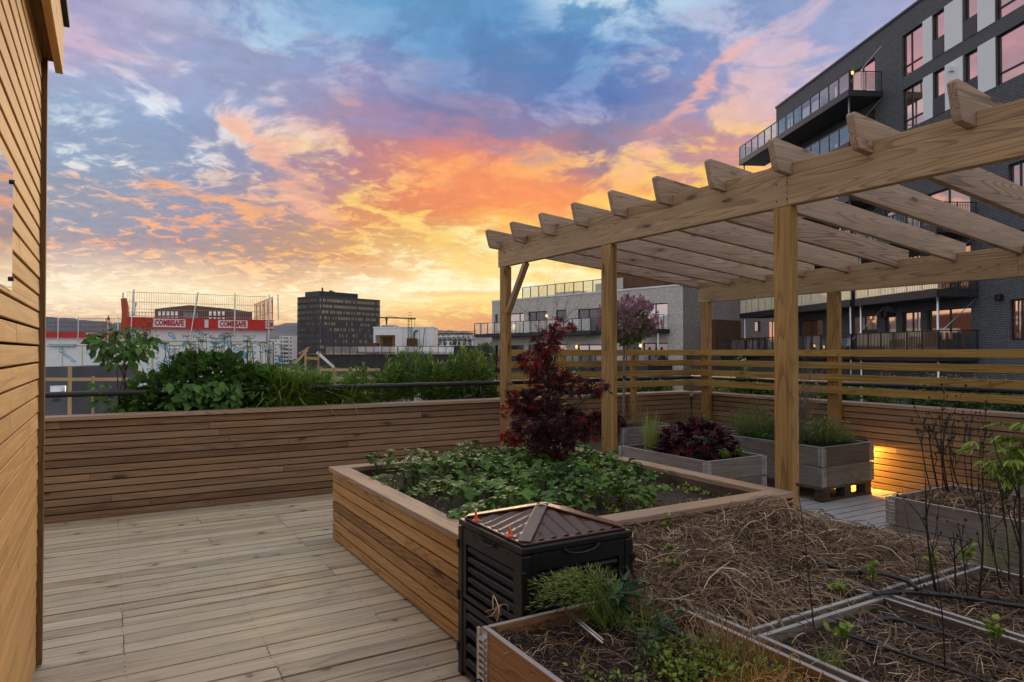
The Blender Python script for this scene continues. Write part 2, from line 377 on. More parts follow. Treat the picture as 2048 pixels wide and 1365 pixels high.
# ---------------------------------------------------------------- materials
MATS = {}
def mat_base(name):
    m = bpy.data.materials.new(name); m.use_nodes = True
    N = NT(m.node_tree); N.n.clear()
    bs = N.new('ShaderNodeBsdfPrincipled'); out = N.new('ShaderNodeOutputMaterial'); N.l.new(bs.outputs[0], out.inputs[0])
    MATS[name] = m
    return m, N, bs
def bump(N, bs, h, strength=0.3, dist=0.01):
    b = N.new('ShaderNodeBump'); b.inputs['Strength'].default_value = strength; b.inputs['Distance'].default_value = dist
    N.put(b.inputs['Height'], h); N.l.new(b.outputs[0], bs.inputs['Normal'])
def wood(name, c_dark, c_mid, c_light, knot=0.6, rough=0.7, vary=0.35, grain=1.0, weather=0.0, wcol=(.30, .30, .29, 1), spec=0.35, knot_scale=1.0, top=None, wx=0):
    m, N, bs = mat_base(name)
    at = N.new('ShaderNodeAttribute', attribute_name='wc'); rv = N.new('ShaderNodeAttribute', attribute_name='rv')
    x, y, z = N.sep(at.outputs['Vector'])
    r = rv.outputs['Fac']
    # growth rings seen along the board: contour lines of a long stretched noise
    v1 = N.comb(N.math('MULTIPLY', x, 0.28), N.math('MULTIPLY', y, 5.5), N.math('MULTIPLY', z, 5.5))
    base = N.noise(v1, 1.2, 1, 0.4, 0.25)[0]
    rings = N.math('FRACT', N.math('MULTIPLY', base, 26.0 * grain))
    line = N.math('MULTIPLY', N.rng(rings, 0.45, 0.90), N.rng(rings, 1.0, 0.93))
    ring = N.math('SUBTRACT', 1.0, line)
    v2 = N.comb(N.math('MULTIPLY', x, 2.5), N.math('MULTIPLY', y, 110.0), N.math('MULTIPLY', z, 110.0))
    fib = N.noise(v2, 1.0, 3, 0.6)[0]
    v3 = N.comb(N.math('MULTIPLY', x, 1.2), N.math('MULTIPLY', y, 6.0), N.math('MULTIPLY', z, 6.0))
    blot = N.noise(v3, 1.3, 4, 0.6)[0]
    t = N.math('ADD', N.math('MULTIPLY', N.math('SUBTRACT', ring, 0.8), 0.26 * grain), N.math('ADD', 0.16, N.math('ADD', N.math('MULTIPLY', fib, 0.42), N.math('MULTIPLY', blot, 0.30))))
    t = N.math('ADD', t, N.math('MULTIPLY', N.math('SUBTRACT', r, 0.5), vary))
    col = N.ramp(t, [(0.18, c_dark), (0.5, c_mid), (0.85, c_light)])
    mid = N.noise(N.comb(N.math('MULTIPLY', x, 1.6), N.math('MULTIPLY', y, 34.0), N.math('MULTIPLY', z, 34.0)), 1.0, 2, 0.5)[0]
    col = N.mix(1.0, col, N.comb(*[N.rng(mid, 0.3, 0.7, 0.86, 1.12, smooth=False)] * 3), 'MULTIPLY')
    # knots: a dark core with a brown halo, in some of the cells of a stretched cell pattern
    kv = N.comb(N.math('MULTIPLY', x, 3.4 * knot_scale), N.math('MULTIPLY', y, 9.0), N.math('MULTIPLY', z, 9.0))
    kw = N.noise(kv, 2.0, 2, 0.5)[1]
    mx = N.new('ShaderNodeMix', data_type='VECTOR'); mx.inputs[0].default_value = 0.30
    N.put(mx.inputs[4], kv); N.put(mx.inputs[5], kw)
    vo = N.new('ShaderNodeTexVoronoi'); vo.feature = 'F1'; N.put(vo.inputs['Vector'], mx.outputs[1]); vo.inputs['Scale'].default_value = 1.0
    dd = vo.outputs['Distance']; pick = N.math('GREATER_THAN', N.sep(vo.outputs['Color'])[0], 0.45)
    core = N.rng(dd, 0.20, 0.07)
    halo = N.math('MULTIPLY', N.rng(dd, 0.46, 0.12), 0.34)
    kf = N.math('MULTIPLY', N.math('MULTIPLY', N.math('MAXIMUM', core, halo), knot), pick)
    kc = N.mix(core, (c_dark[0] * .75, c_dark[1] * .65, c_dark[2] * .55, 1), (c_dark[0] * .30, c_dark[1] * .24, c_dark[2] * .20, 1))
    col = N.mix(kf, col, kc)
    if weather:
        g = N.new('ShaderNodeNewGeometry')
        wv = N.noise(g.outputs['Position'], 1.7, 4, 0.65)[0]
        if wx: weather_sky = N.rng(N.sep(g.outputs['Position'])[0], 3.6, 5.4, weather, 0.85)  # right part of the deck: cool skylight painted in as blue-grey
        else: weather_sky = weather
        wf = N.math('MULTIPLY', N.rng(N.math('ADD', wv, N.math('MULTIPLY', N.math('SUBTRACT', r, 0.5), .25)), 0.32, 0.66), weather_sky) if not wx else N.math('MULTIPLY', N.rng(N.math('ADD', wv, N.math('MULTIPLY', weather_sky, 0.22)), 0.36, 0.62), weather_sky)
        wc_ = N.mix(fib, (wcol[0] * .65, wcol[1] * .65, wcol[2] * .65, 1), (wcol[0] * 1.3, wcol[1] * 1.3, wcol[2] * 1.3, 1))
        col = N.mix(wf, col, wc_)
    if top:          # sky sheen on upward edges, painted into the colour as pale grey
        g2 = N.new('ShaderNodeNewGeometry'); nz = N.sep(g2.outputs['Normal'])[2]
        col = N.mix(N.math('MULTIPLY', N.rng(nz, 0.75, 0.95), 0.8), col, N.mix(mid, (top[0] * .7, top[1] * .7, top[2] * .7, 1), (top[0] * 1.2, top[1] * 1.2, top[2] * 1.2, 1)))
    N.put(bs.inputs['Base Color'], col)
    bs.inputs['Roughness'].default_value = rough; bs.inputs['Specular IOR Level'].default_value = spec
    h = N.math('ADD', N.math('MULTIPLY', fib, 0.6), N.math('MULTIPLY', ring, 0.4))
    bump(N, bs, h, 0.35, 0.004)
    return m
def plain(name, c, rough=0.5, metal=0.0, spec=0.5, noise=0.0, nscale=6.0, bmp=0.0, bscale=40.0, coat=0.0):
    m, N, bs = mat_base(name)
    c = (*c[:3], 1)
    if noise:
        g = N.new('ShaderNodeNewGeometry')
        n = N.noise(g.outputs['Position'], nscale, 5, 0.65)[0]
        f = N.rng(n, 0.3, 0.7, 1 - noise, 1 + noise, smooth=False)
        cc = N.mix(1.0, c, N.comb(f, f, f), 'MULTIPLY'); N.put(bs.inputs['Base Color'], cc)
        rr = N.rng(n, 0.3, 0.7, min(1, rough * 1.15), rough * 0.85); N.put(bs.inputs['Roughness'], rr)
    else:
        bs.inputs['Base Color'].default_value = c; bs.inputs['Roughness'].default_value = rough
    bs.inputs['Metallic'].default_value = metal; bs.inputs['Specular IOR Level'].default_value = spec
    bs.inputs['Coat Weight'].default_value = coat
    if bmp:
        g = N.new('ShaderNodeNewGeometry')
        bump(N, bs, N.noise(g.outputs['Position'], bscale, 5, 0.7)[0], bmp, 0.01)
    return m
def leafm(name, c1, c2, rough=0.45, trans=0.25, spec=0.35):
    m, N, bs = mat_base(name)
    rv = N.new('ShaderNodeAttribute', attribute_name='rv').outputs['Fac']
    at = N.new('ShaderNodeAttribute', attribute_name='wc')
    x, y, z = N.sep(at.outputs['Vector'])
    col = N.ramp(rv, [(0.0, c1), (1.0, c2)])
    vein = N.rng(N.math('ABSOLUTE', x), 0.06, 0.0)
    col = N.mix(N.math('MULTIPLY', vein, 0.25), col, (min(1, c2[0] * 1.6), min(1, c2[1] * 1.5), c2[2] * 1.2, 1))
    N.put(bs.inputs['Base Color'], col); bs.inputs['Roughness'].default_value = rough; bs.inputs['Specular IOR Level'].default_value = spec
    tr = N.new('ShaderNodeBsdfTranslucent'); N.put(tr.inputs[0], col)
    mixn = N.new('ShaderNodeMixShader'); mixn.inputs[0].default_value = trans
    N.l.new(bs.outputs[0], mixn.inputs[1]); N.l.new(tr.outputs[0], mixn.inputs[2])
    out = [n for n in N.n if n.type == 'OUTPUT_MATERIAL'][0]
    N.l.new(mixn.outputs[0], out.inputs[0])
    return m
def glassm(name, tint=(.03, .04, .05), rough=0.02, alpha=0.35, spec=0.6):
    """architectural pane: mirror-like at a slant, see-through head on"""
    m, N, bs = mat_base(name)
    bs.inputs['Base Color'].default_value = (*tint, 1); bs.inputs['Roughness'].default_value = rough
    bs.inputs['Specular IOR Level'].default_value = spec; bs.inputs['IOR'].default_value = 1.5
    tp = N.new('ShaderNodeBsdfTransparent'); tp.inputs[0].default_value = (.86, .9, .9, 1)
    fr = N.new('ShaderNodeFresnel'); fr.inputs[0].default_value = 1.5
    bs.inputs['Metallic'].default_value = 1.0
    f = N.math('ADD', N.math('MULTIPLY', fr.outputs[0], 1.2), alpha, clamp=True)
    gb = N.new('ShaderNodeNewGeometry'); f = N.math('MULTIPLY', f, N.math('SUBTRACT', 1.0, gb.outputs['Backfacing']))
    mx = N.new('ShaderNodeMixShader'); N.put(mx.inputs[0], f)
    N.l.new(tp.outputs[0], mx.inputs[1]); N.l.new(bs.outputs[0], mx.inputs[2])
    out = [n for n in N.n if n.type == 'OUTPUT_MATERIAL'][0]; N.l.new(mx.outputs[0], out.inputs[0])
    return m
def mirrorglass(name, tint, rough=0.03, metal=0.0, refl=1.5):
    m, N, bs = mat_base(name)
    bs.inputs['Base Color'].default_value = (*tint, 1); bs.inputs['Roughness'].default_value = rough
    bs.inputs['Metallic'].default_value = metal; bs.inputs['IOR'].default_value = refl
    g = N.new('ShaderNodeNewGeometry')
    bump(N, bs, N.noise(g.outputs['Position'], 0.6, 2, 0.5)[0], 0.03, 0.05)
    return m
def emit(name, c, k):
    m, N, bs = mat_base(name)
    bs.inputs['Base Color'].default_value = (*c[:3], 1); bs.inputs['Emission Color'].default_value = (*c[:3], 1); bs.inputs['Emission Strength'].default_value = k
    return m
def brickm(name, c1, c2, mortar, bw=0.24, bh=0.075, ms=0.012, bias=0.0, bmp=0.5):
    """bricks laid along 'wc' = (along wall, height)"""
    m, N, bs = mat_base(name)
    at = N.new('ShaderNodeAttribute', attribute_name='wc')
    b = N.new('ShaderNodeTexBrick'); N.put(b.inputs['Vector'], at.outputs['Vector'])
    b.inputs['Color1'].default_value = c1; b.inputs['Color2'].default_value = c2; b.inputs['Mortar'].default_value = mortar
    b.inputs['Scale'].default_value = 1.0; b.inputs['Brick Width'].default_value = bw; b.inputs['Row Height'].default_value = bh
    b.inputs['Mortar Size'].default_value = ms; b.inputs['Bias'].default_value = bias; b.inputs['Mortar Smooth'].default_value = 0.2
    n = N.noise(at.outputs['Vector'], 5.0, 5, 0.7)[0]
    f = N.rng(n, 0.3, 0.7, 0.75, 1.25, smooth=False)
    N.put(bs.inputs['Base Color'], N.mix(1.0, b.outputs['Color'], N.comb(f, f, f), 'MULTIPLY'))
    bs.inputs['Roughness'].default_value = 0.75
    bump(N, bs, N.math('SUBTRACT', 1.0, b.outputs['Fac']), bmp, 0.01)
    return m

def C(h):
    return hexlin(h)
wood('deck_wood', srgb(146, 133, 105), srgb(196, 182, 148), srgb(222, 208, 174), knot=0.95, knot_scale=2.0, rough=0.6, vary=0.30, weather=0.18, wcol=(.34, .37, .40, 1), grain=0.6, wx=1)  # blue-grey: slight weathering, and cool skylight painted over the right-hand boards
wood('deck_wood_fresh', C('8a6c3c'), C('b08f56'), C('c8a86c'), knot=0.6, rough=0.62, vary=0.2)
wood('cladding_wood', C('66503c'), C('8c7054'), C('a88a66'), knot=0.95, rough=0.72, vary=0.4, grain=0.6, weather=0.15, wcol=(.22, .20, .18, 1))
wood('bed_wood', C('7c5c3a'), C('ac8452'), C('c69c64'), knot=0.8, rough=0.7, vary=0.45)
wood('rim_wood', C('86705a'), C('a98d72'), C('c2a587'), knot=0.7, rough=0.6, vary=0.3, weather=0.45, wcol=(.30, .27, .25, 1))
wood('siding_wood', C('b48650'), C('d8aa6a'), C('eac082'), knot=0.45, rough=0.6, vary=0.18, grain=0.25, knot_scale=2.6)
wood('trim_wood', C('5c4228'), C('73552f'), C('8a683c'), knot=0.3, rough=0.6, vary=0.2)
wood('pergola_wood', C('786244'), C('a48a66'), C('bda27a'), knot=0.85, grain=1.25, rough=0.66, vary=0.25, weather=0.12, wcol=(.28, .25, .21, 1))
wood('post_wood', C('6e5430'), C('9a7846'), C('b49058'), knot=0.9, grain=1.1, rough=0.66, vary=0.2, knot_scale=.8)
wood('rafter_wood', C('7a6654'), C('a88f79'), C('c0a78e'), knot=0.85, grain=1.2, rough=0.7, vary=0.25, weather=0.25, wcol=(.30, .27, .24, 1))
wood('slat_wood', C('7c6230'), C('a58644'), C('bd9c58'), knot=0.6, rough=0.7, vary=0.25)
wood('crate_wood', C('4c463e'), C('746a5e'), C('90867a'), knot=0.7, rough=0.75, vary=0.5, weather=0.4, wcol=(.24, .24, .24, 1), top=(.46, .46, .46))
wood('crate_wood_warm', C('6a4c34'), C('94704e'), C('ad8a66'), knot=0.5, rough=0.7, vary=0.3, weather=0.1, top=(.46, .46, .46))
wood('pallet_wood', C('3a3024'), C('55483a'), C('6e6050'), knot=0.4, rough=0.85)
wood('raw_timber', C('8c7048'), C('b0946a'), C('c8ac80'), knot=0.3, rough=0.8)
plain('black_steel', (.014, .015, .018), 0.35, 0.0, 0.5)
plain('dark_pipe', (.016, .019, .024), 0.32, 0.0, 0.55, noise=0.2, nscale=20)
plain('galvanised', (.62, .65, .68), 0.32, 0.9, 0.5, noise=0.25, nscale=30)
plain('steel_screw', (.30, .29, .28), 0.4, 0.9)
plain('roof_felt', (.012, .012, .016), 0.6)
plain('dark_gap', (.010, .008, .006), 0.9)
plain('substrate', (.05, .04, .03), 0.95)

# ================================================================ the terrace
M = MATS
UP = 6.95     # face of the right parapet
VP = 6.92     # face of the back parapet
# ---- deck: boards laid along x with open joints
def deck():
    b = MB(); pitch = 0.1255; y = -4.0; j = 0
    while y < VP + 0.1:
        xs = [-6.0]; x = -6.0 + rnd.uniform(1.0, 3.6)
        while x < 7.3:
            xs.append(round(x / 0.6) * 0.6 + 0.07); x += rnd.choice([2.4, 3.0, 3.6, 4.2])
        xs.append(7.4)
        for a, c in zip(xs[:-1], xs[1:]):
            if c - a < 0.02: continue
            fresh = 1 if (abs(y - 1.90) < 0.07 and a < 1.4) else 0
            dz = rnd.uniform(-0.0015, 0.0015)
            b.box((a + 0.0015, y, -0.028 + dz), (c - 0.0015, y + pitch - rnd.choice((0.009, 0.010, 0.013, 0.019)), dz), mi=fresh)
        y += pitch; j += 1
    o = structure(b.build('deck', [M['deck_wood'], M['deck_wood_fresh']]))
    s = MB()      # screw heads, two per board over each joist
    tv = []; tf = []
    for k in range(6):
        th = k * math.pi / 3; tv.append((math.cos(th) * .0038, math.sin(th) * .0038, 0))
    tf = [tuple(range(6))]
    P = []
    y = -4.0 + pitch * 28
    while y < VP:
        for jx in np.arange(-0.53, 7.0, 0.6):
            if y > 6.2 and jx > 5.0: continue
            for o2 in (0.028, pitch - 0.034):
                P.append((jx + rnd.uniform(-.008, .008), y + o2 + rnd.uniform(-.004, .004), 0.0024))
        y += pitch
    P = np.array(P); s.many(tv, tf, np.tile(np.eye(3), (len(P), 1, 1)), P)
    so = s.build('screw_heads', M['dark_gap'], o)
    u = MB(); u.box((-6, -4, -0.20), (7.4, VP + .1, -0.06)); structure(u.build('deck_underlay', M['substrate']))
deck()

def boards(b, o, ex, n_len, ez_up, pitch, n, thick, out, gap=0.006, lens=(2.0, 3.4), lap=0.0, h=None, mi=0):
    """horizontal cladding: n boards stacked upward from o; ex along (unit), out = outward normal"""
    ex = Vector(ex); out = Vector(out)
    for k in range(n):
        s = 0.0; first = rnd.uniform(0.5, lens[1]); z = k * pitch
        while s < n_len - 1e-4:
            e = min(n_len, s + (first if s == 0 else rnd.uniform(*lens)))
            if n_len - e < 0.35: e = n_len
            oo = Vector(o) + ex * (s + 0.001) + Vector((0, 0, z + gap / 2)) + out * rnd.uniform(0, 0.0016)
            if lap:   # slightly tilted weatherboard: bottom edge stands proud
                up = Vector((0, 0, pitch - gap)) - out * lap
                b.obox(oo + out * lap, ex * (e - s - 0.002), out * thick, up, mi)
            else:
                b.obox(oo, ex * (e - s - 0.002), out * thick, Vector((0, 0, pitch - gap)), mi)
            s = e

# ---- parapets
def parapet(name, label, o, ex, out, L):
    ex = Vector(ex); out = Vector(out); o = Vector(o)
    t = thing(name, label, 'parapet wall', o + ex * L / 2 - out * 0.1)
    b = MB(); b.obox(o - out * 0.030, ex * L, -out * 0.14, Vector((0, 0, 0.855))); part(b, 'core', M['substrate'], t)
    b = MB(); boards(b, o - out * 0.022, ex, L, 1, 0.0655, 13, 0.022, out, gap=0.010, lens=(1.8, 3.6)); part(b, 'cladding', M['cladding_wood'], t, bevel=0.003)
    b = MB(); s = 0.0
    while s < L - 1e-3:
        e = min(L, s + rnd.uniform(2.6, 3.8))
        b.obox(o + ex * (s + .0015) + out * 0.03 + Vector((0, 0, 0.857)), ex * (e - s - 0.003), -out * 0.22, Vector((0, 0, 0.034))); s = e
    part(b, 'cap', M['rim_wood'], t, bevel=0.004)
    return t
parapet('parapet_wall', 'brown slatted timber parapet running across the back of the deck from the wooden building to the far corner', (-4.0, VP, 0), (1, 0, 0), (0, -1, 0), 4.0 + UP)
parapet('parapet_wall', 'slatted timber parapet along the right side of the deck, lit orange by a hidden lamp', (UP, -1.5, 0), (0, 1, 0), (-1, 0, 0), VP + 1.5 - 0.035)

# ---- round dark handrail outside each parapet, on brackets
def handrail(label, p, q, n):
    p = Vector(p); q = Vector(q)
    t = thing('handrail', label, 'handrail', (p + q) / 2 - Vector((0, 0, .25)))
    b = MB(); b.tube([p, q], 0.026, 14); part(b, 'rail', M['dark_pipe'], t, smooth=True)
    for k in range(n):
        c = p.lerp(q, (k + 0.5) / n); b = MB(); b.tube([c, c - Vector((0, 0, .26))], 0.012, 8); part(b, 'stanchion', M['dark_pipe'], t, smooth=True)
handrail('long round dark handrail behind the back parapet, passing through the leafy plants', (-4.2, 7.2, 1.065), (7.24, 7.2, 1.065), 5)
handrail('round dark handrail behind the right parapet, below the slats', (7.24, 7.17, 1.075), (7.24, -1.2, 1.075), 4)

# ---- soil troughs outside the parapets, for the planting there
b = MB(); b.box((-4.0, 7.09, 0.3), (7.95, 7.72, 0.80)); b.box((7.13, -1.5, 0.3), (7.75, 7.085, 0.80))
troughs = b.build('soil', MATS.setdefault('soil', None) or plain('soil', (.020, .016, .013), 0.95, noise=0.5, nscale=30, bmp=0.8, bscale=60)); stuff(troughs, 'dark soil of the planting strip outside the parapets', 'soil')

# ---- wooden building at the left edge
def left_building():
    t = thing('wooden_building', 'building clad in golden horizontal weatherboards at the left edge, with an eave', 'building', (-2.2, 1.0, 0))
    X0 = -0.262; Y1 = 3.80
    b = MB(); b.box((-4.6, -3.0, 0), (X0 - 0.045, Y1, 3.4)); part(b, 'wall', M['substrate'], t)
    b = MB(); boards(b, (X0 - 0.036, -3.0, 0.02), (0, 1, 0), Y1 + 3.0 - 0.002, 1, 0.0765, 43, 0.016, (1, 0, 0), gap=0.009, lens=(1.2, 3.6), lap=0.003)
    part(b, 'weatherboard_cladding', M['siding_wood'], t, bevel=0.0025)
    b = MB(); boards(b, (X0 - 0.05, Y1 + 0.02, 0.02), (-1, 0, 0), 3.9, 1, 0.0765, 43, 0.018, (0, 1, 0), gap=0.0, lens=(2, 3.6), lap=0.014)
    part(b, 'end_cladding', M['siding_wood'], t)
    b = MB(); b.box((X0 - 0.05, Y1, 0.012), (X0 + 0.004, Y1 + 0.045, 3.3)); part(b, 'corner_trim', M['trim_wood'], t, bevel=0.003)
    e = MB(); e.box((X0 - 0.6, -3.0, 2.80), (X0 + 0.030, Y1 + 0.02, 2.835)); ev = part(e, 'eave', M['trim_wood'], t)
    e = MB(); e.box((X0 + 0.031, -3.0, 2.76), (X0 + 0.062, Y1 + 0.055, 3.00)); part(e, 'fascia', M['siding_wood'], ev, bevel=0.003)
    e = MB(); e.box((X0 - 0.6, -3.0, 3.001), (X0 + 0.085, Y1 + 0.085, 3.03)); part(e, 'roof_edge', M['roof_felt'], ev)
    return t
left_building()

# ---- pergola
UB = 3.78; UBK = 6.86; BZ = 2.392; KZ = 2.10
def pergola():
    t = thing('pergola', 'large open timber pergola with sloping rafters over the raised bed and crates', 'pergola', (5.3, 3.2, 0))
    def post(x, y, z1, wx=0.06, wy=0.135):
        b = MB()
        b.box((x, y - wy / 2, 0.002), (x + wx * .49, y + wy / 2, z1)); b.box((x + wx * .51, y - wy / 2 + .004, 0.002), (x + wx * 1.25, y + wy / 2 - .004, z1))
        part(b, 'post', M['post_wood'], t, bevel=0.004)
    for y in (6.62, 4.78, 2.94, 1.06): post(UB, y, BZ - 0.002)
    for y in (6.57, 4.69, 2.70): post(UBK, y, KZ - 0.002)
    def beam(x, z, y0, y1, w=0.062):
        b = MB(); s = [y0, 2.90, y1] if y1 > 4 else [y0, y1]
        for a, c in zip(s[:-1], s[1:]): b.box((x, a + .001, z), (x + w, c - .001, z + 0.195))
        return part(b, 'beam', M['pergola_wood'], t, bevel=0.004)
    beam(UB, BZ, -0.4, 6.73); beam(UBK, KZ, -0.4, 6.68)
    slope = (KZ - BZ) / (UBK - UB)
    ys = [6.66 - 0.5425 * k for k in range(13)]
    for k, y in enumerate(ys):
        j = rnd.uniform(-.008, .008)
        prof = [(-0.176 + j, 0.180), (-0.160 + j, 0.199), (3.26, 0.199 + slope * 3.26), (3.26, slope * 3.26 + .001), (0.0, 0.001), (-0.118 + j, 0.001), (-0.136 + j, 0.030)]
        # shear the outline so that its lower edge lies on both beams
        prof = [(u, v + (slope * u if u <= 0 else 0)) for u, v in prof]
        b = MB(); b.prism(prof, (UB, y, BZ + 0.195), (1, 0, 0), (0, 0, 1), (0, 0.048, 0))
        part(b, 'rafter', M['rafter_wood'], t, bevel=0.004)
    for (x, z, ysl) in ((UB + .001, BZ + .1955, ys), (UBK + .001, KZ + .1955, ys)):
        b = MB()
        for a, c in zip(ysl[1:], ysl[:-1]): b.box((x, a + 0.049, z), (x + 0.047, c - 0.001, z + 0.078))
        part(b, 'blocking', M['pergola_wood'], t, bevel=0.003)
    b = MB(); b.beam((UB + .031, 6.55, 1.88), (UB + .031, 6.17, BZ - .004), 0.05, 0.06, up=(1, 0, 0)); part(b, 'brace', M['pergola_wood'], t, bevel=0.003)
    for y in (6.62, 4.78, 2.94):
        for dy in (-.04, .04):
            for dz in (.04, .15):
                b = MB(); b.tube([(UB - .0015, y + dy, BZ + dz), (UB + .01, y + dy, BZ + dz)], 0.005, 8); part(b, 'screw', M['dark_gap'], t)
    return t
pergola()

# ---- slatted screens
def screen(label, p, q, out, posts):
    p = Vector(p); q = Vector(q); out = Vector(out)
    t = thing('slat_screen', label, 'slat screen', ((p.x + q.x) / 2, (p.y + q.y) / 2, 0.0))
    for z in (1.425, 1.29, 1.155, 1.02):
        b = MB(); a = p.lerp(q, 0) + Vector((0, 0, z - .037)); b.obox(a + out * .026, (q - p), -out * 0.022, Vector((0, 0, 0.074)))
        part(b, 'slat', M['slat_wood'], t, bevel=0.003)
    for c in posts:
        c = Vector(c); b = MB(); ex = (q - p).normalized() * 0.075
        b.obox(c + out * .003, ex, -out * 0.045, Vector((0, 0, 1.47))); part(b, 'upright', M['slat_wood'], t, bevel=0.003)
screen('four horizontal slats on uprights between pergola post and far corner, behind the lilac', (3.80, 6.775, 0), (6.84, 6.775, 0), (0, -1, 0), [(4.66, 6.775, .003), (5.78, 6.775, .003)])
screen('four long yellowish slats above the right parapet, fixed to the rear pergola posts', (6.825, 6.72, 0), (6.825, -0.6, 0), (-1, 0, 0), [])

# ---- the big raised bed
BX0, BX1, BY0, BY1, BZR = 1.49, 3.74, 2.86, 5.28, 0.552
def raised_bed():
    t = thing('raised_bed', 'large square raised bed with slatted sides and broad rim, planted with a red maple', 'raised bed', ((BX0 + BX1) / 2, (BY0 + BY1) / 2, 0))
    i = 0.022
    n = 7; pit = 0.0725
    def side(o, ex, L, out):
        b = MB(); boards(b, o, ex, L, 1, pit, n, 0.02, out, gap=0.011, lens=(1.3, 2.6)); part(b, 'side_cladding', M['bed_wood'], t, bevel=0.003)
    z0 = 0.008
    side((BX0 + i, BY0 + .02, z0), (0, 1, 0), BY1 - BY0 - .04, (-1, 0, 0))
    side((BX0 + .02, BY0 + i, z0), (1, 0, 0), BX1 - BX0 - .04, (0, -1, 0))
    side((BX1 - i, BY0 + .02, z0), (0, 1, 0), BY1 - BY0 - .04, (1, 0, 0))
    side((BX0 + .02, BY1 - i, z0), (1, 0, 0), BX1 - BX0 - .04, (0, 1, 0))
    w = 0.135; zr = BZR - 0.034; v = 0.022
    lin_ = MB()
    for (a, c) in (((BX0 + i + .001, BY0 + i + .001), (BX1 - i - .001, BY0 + w - .012)), ((BX0 + i + .001, BY1 - w + .012), (BX1 - i - .001, BY1 - i - .001)), ((BX0 + i + .001, BY0 + w - .011), (BX0 + w - .012, BY1 - w + .011)), ((BX1 - w + .012, BY0 + w - .011), (BX1 - i - .001, BY1 - w + .011))):
        lin_.box((*a, .01), (*c, zr - .002))
    part(lin_, 'lining', M['pallet_wood'], t)
    x0, x1, y0, y1 = BX0 - v, BX1 + v, BY0 - v, BY1 + v
    quads = [[(x0, y0), (x1, y0), (x1 - w, y0 + w), (x0 + w, y0 + w)], [(x1, y0), (x1, y1), (x1 - w, y1 - w), (x1 - w, y0 + w)],
             [(x1, y1), (x0, y1), (x0 + w, y1 - w), (x1 - w, y1 - w)], [(x0, y1), (x0, y0), (x0 + w, y0 + w), (x0 + w, y1 - w)]]
    for k, q in enumerate(quads):
        b = MB(); b.prism(q, (0, 0, zr), (1, 0, 0), (0, 1, 0), (0, 0, 0.034))
        L = b.WC[0]
        if k % 2: b.WC[0] = L[:, [1, 0, 2]]
        part(b, 'rim_board', M['rim_wood'], t, bevel=0.004)
raised_bed()
def soil_patch(x0, x1, y0, y1, z, label, amp=0.03, res=0.03, name='soil', mat='soil', seed=1):
    nx = max(2, int((x1 - x0) / res)); ny = max(2, int((y1 - y0) / res))
    g = np.random.default_rng(seed)
    X, Y = np.meshgrid(np.linspace(x0, x1, nx), np.linspace(y0, y1, ny), indexing='ij')
    Z = np.zeros_like(X)
    for k in range(14):
        f = 2 ** g.uniform(0.5, 4.5); th = g.uniform(0, 6.28); Z += np.sin((X * math.cos(th) + Y * math.sin(th)) * f + g.uniform(0, 6)) / (f ** 0.6)
    Z = z + amp * Z / 2.0 + g.normal(0, amp * 0.16, X.shape)
    V = np.stack([X.ravel(), Y.ravel(), Z.ravel()], 1)
    F = [(i * ny + j, (i + 1) * ny + j, (i + 1) * ny + j + 1, i * ny + j + 1) for i in range(nx - 1) for j in range(ny - 1)]
    b = MB(); b.add(V, F); o = b.build(name, M[mat], smooth=True); stuff(o, label, 'soil')
    return o
plain('bed_soil', (.075, .058, .042), 0.95, noise=0.6, nscale=45, bmp=1.0, bscale=90)
soil_patch(BX0 + .11, BX1 - .11, BY0 + .11, BY1 - .11, 0.45, 'gravelly brown soil filling the large raised bed', 0.035, 0.03, mat='bed_soil', seed=3)

# ================================================================ planters made of pallet collars
def G(px, py, z):
    """the point at height z that the photograph shows at (px, py)"""
    x = (px - 1024) / 1365.3; y = (682.5 - py) / 1365.3
    f = math.cos(PITCH) - y * math.sin(PITCH); u = math.sin(PITCH) + y * math.cos(PITCH)
    k = (z - EYE) / u
    return W(x * k, f * k, z)
CR = 0.0
def collar(t, x0, x1, y0, y1, z0, wood_m, hinges=True, h=0.189):
    b = MB(); th = 0.021
    for (a, c) in (((x0, y0), (x0 + th, y1)), ((x1 - th, y0), (x1, y1)), ((x0 + th + .001, y0), (x1 - th - .001, y0 + th)), ((x0 + th + .001, y1 - th), (x1 - th - .001, y1))):
        b.box((a[0], a[1], z0), (c[0], c[1], z0 + h))
    co = part(b, 'collar', M[wood_m], t, bevel=0.003)
    if not hinges: return co
    for (cx, cy, sx, sy) in ((x0, y0, -1, -1), (x1, y0, 1, -1), (x0, y1, -1, 1), (x1, y1, 1, 1)):
        b = MB(); p = 0.003; w = 0.048
        # two leaves folded round the corner, with a column of knuckles
        ax, ay = cx + sx * p, cy + sy * p
        b.box((min(ax, cx + sx * .0005), min(cy + sy * p, cy - sy * w), z0 + .004), (max(ax, cx + sx * .0005), max(cy + sy * p, cy - sy * w), z0 + h - .006))
        b.box((min(cx - sx * w, cx), min(ay, cy + sy * .0005), z0 + .004), (max(cx - sx * w, cx), max(ay, cy + sy * .0005), z0 + h - .006))
        n = 7
        for k in range(n):
            z = z0 + 0.012 + k * (h - .03) / n
            b.box((min(cx + sx * .003, cx + sx * .014), min(cy, cy - sy * .044), z), (max(cx + sx * .003, cx + sx * .014), max(cy, cy - sy * .044), z + .012))
            b.box((min(cx, cx - sx * .044), min(cy + sy * .003, cy + sy * .014), z), (max(cx, cx - sx * .044), max(cy + sy * .003, cy + sy * .014), z + .012))
        b.tube([(cx + sx * .008, cy + sy * .008, z0 + .002), (cx + sx * .008, cy + sy * .008, z0 + h - .004)], 0.007, 8)
        part(b, 'hinge', M['galvanised'], co)
    return co
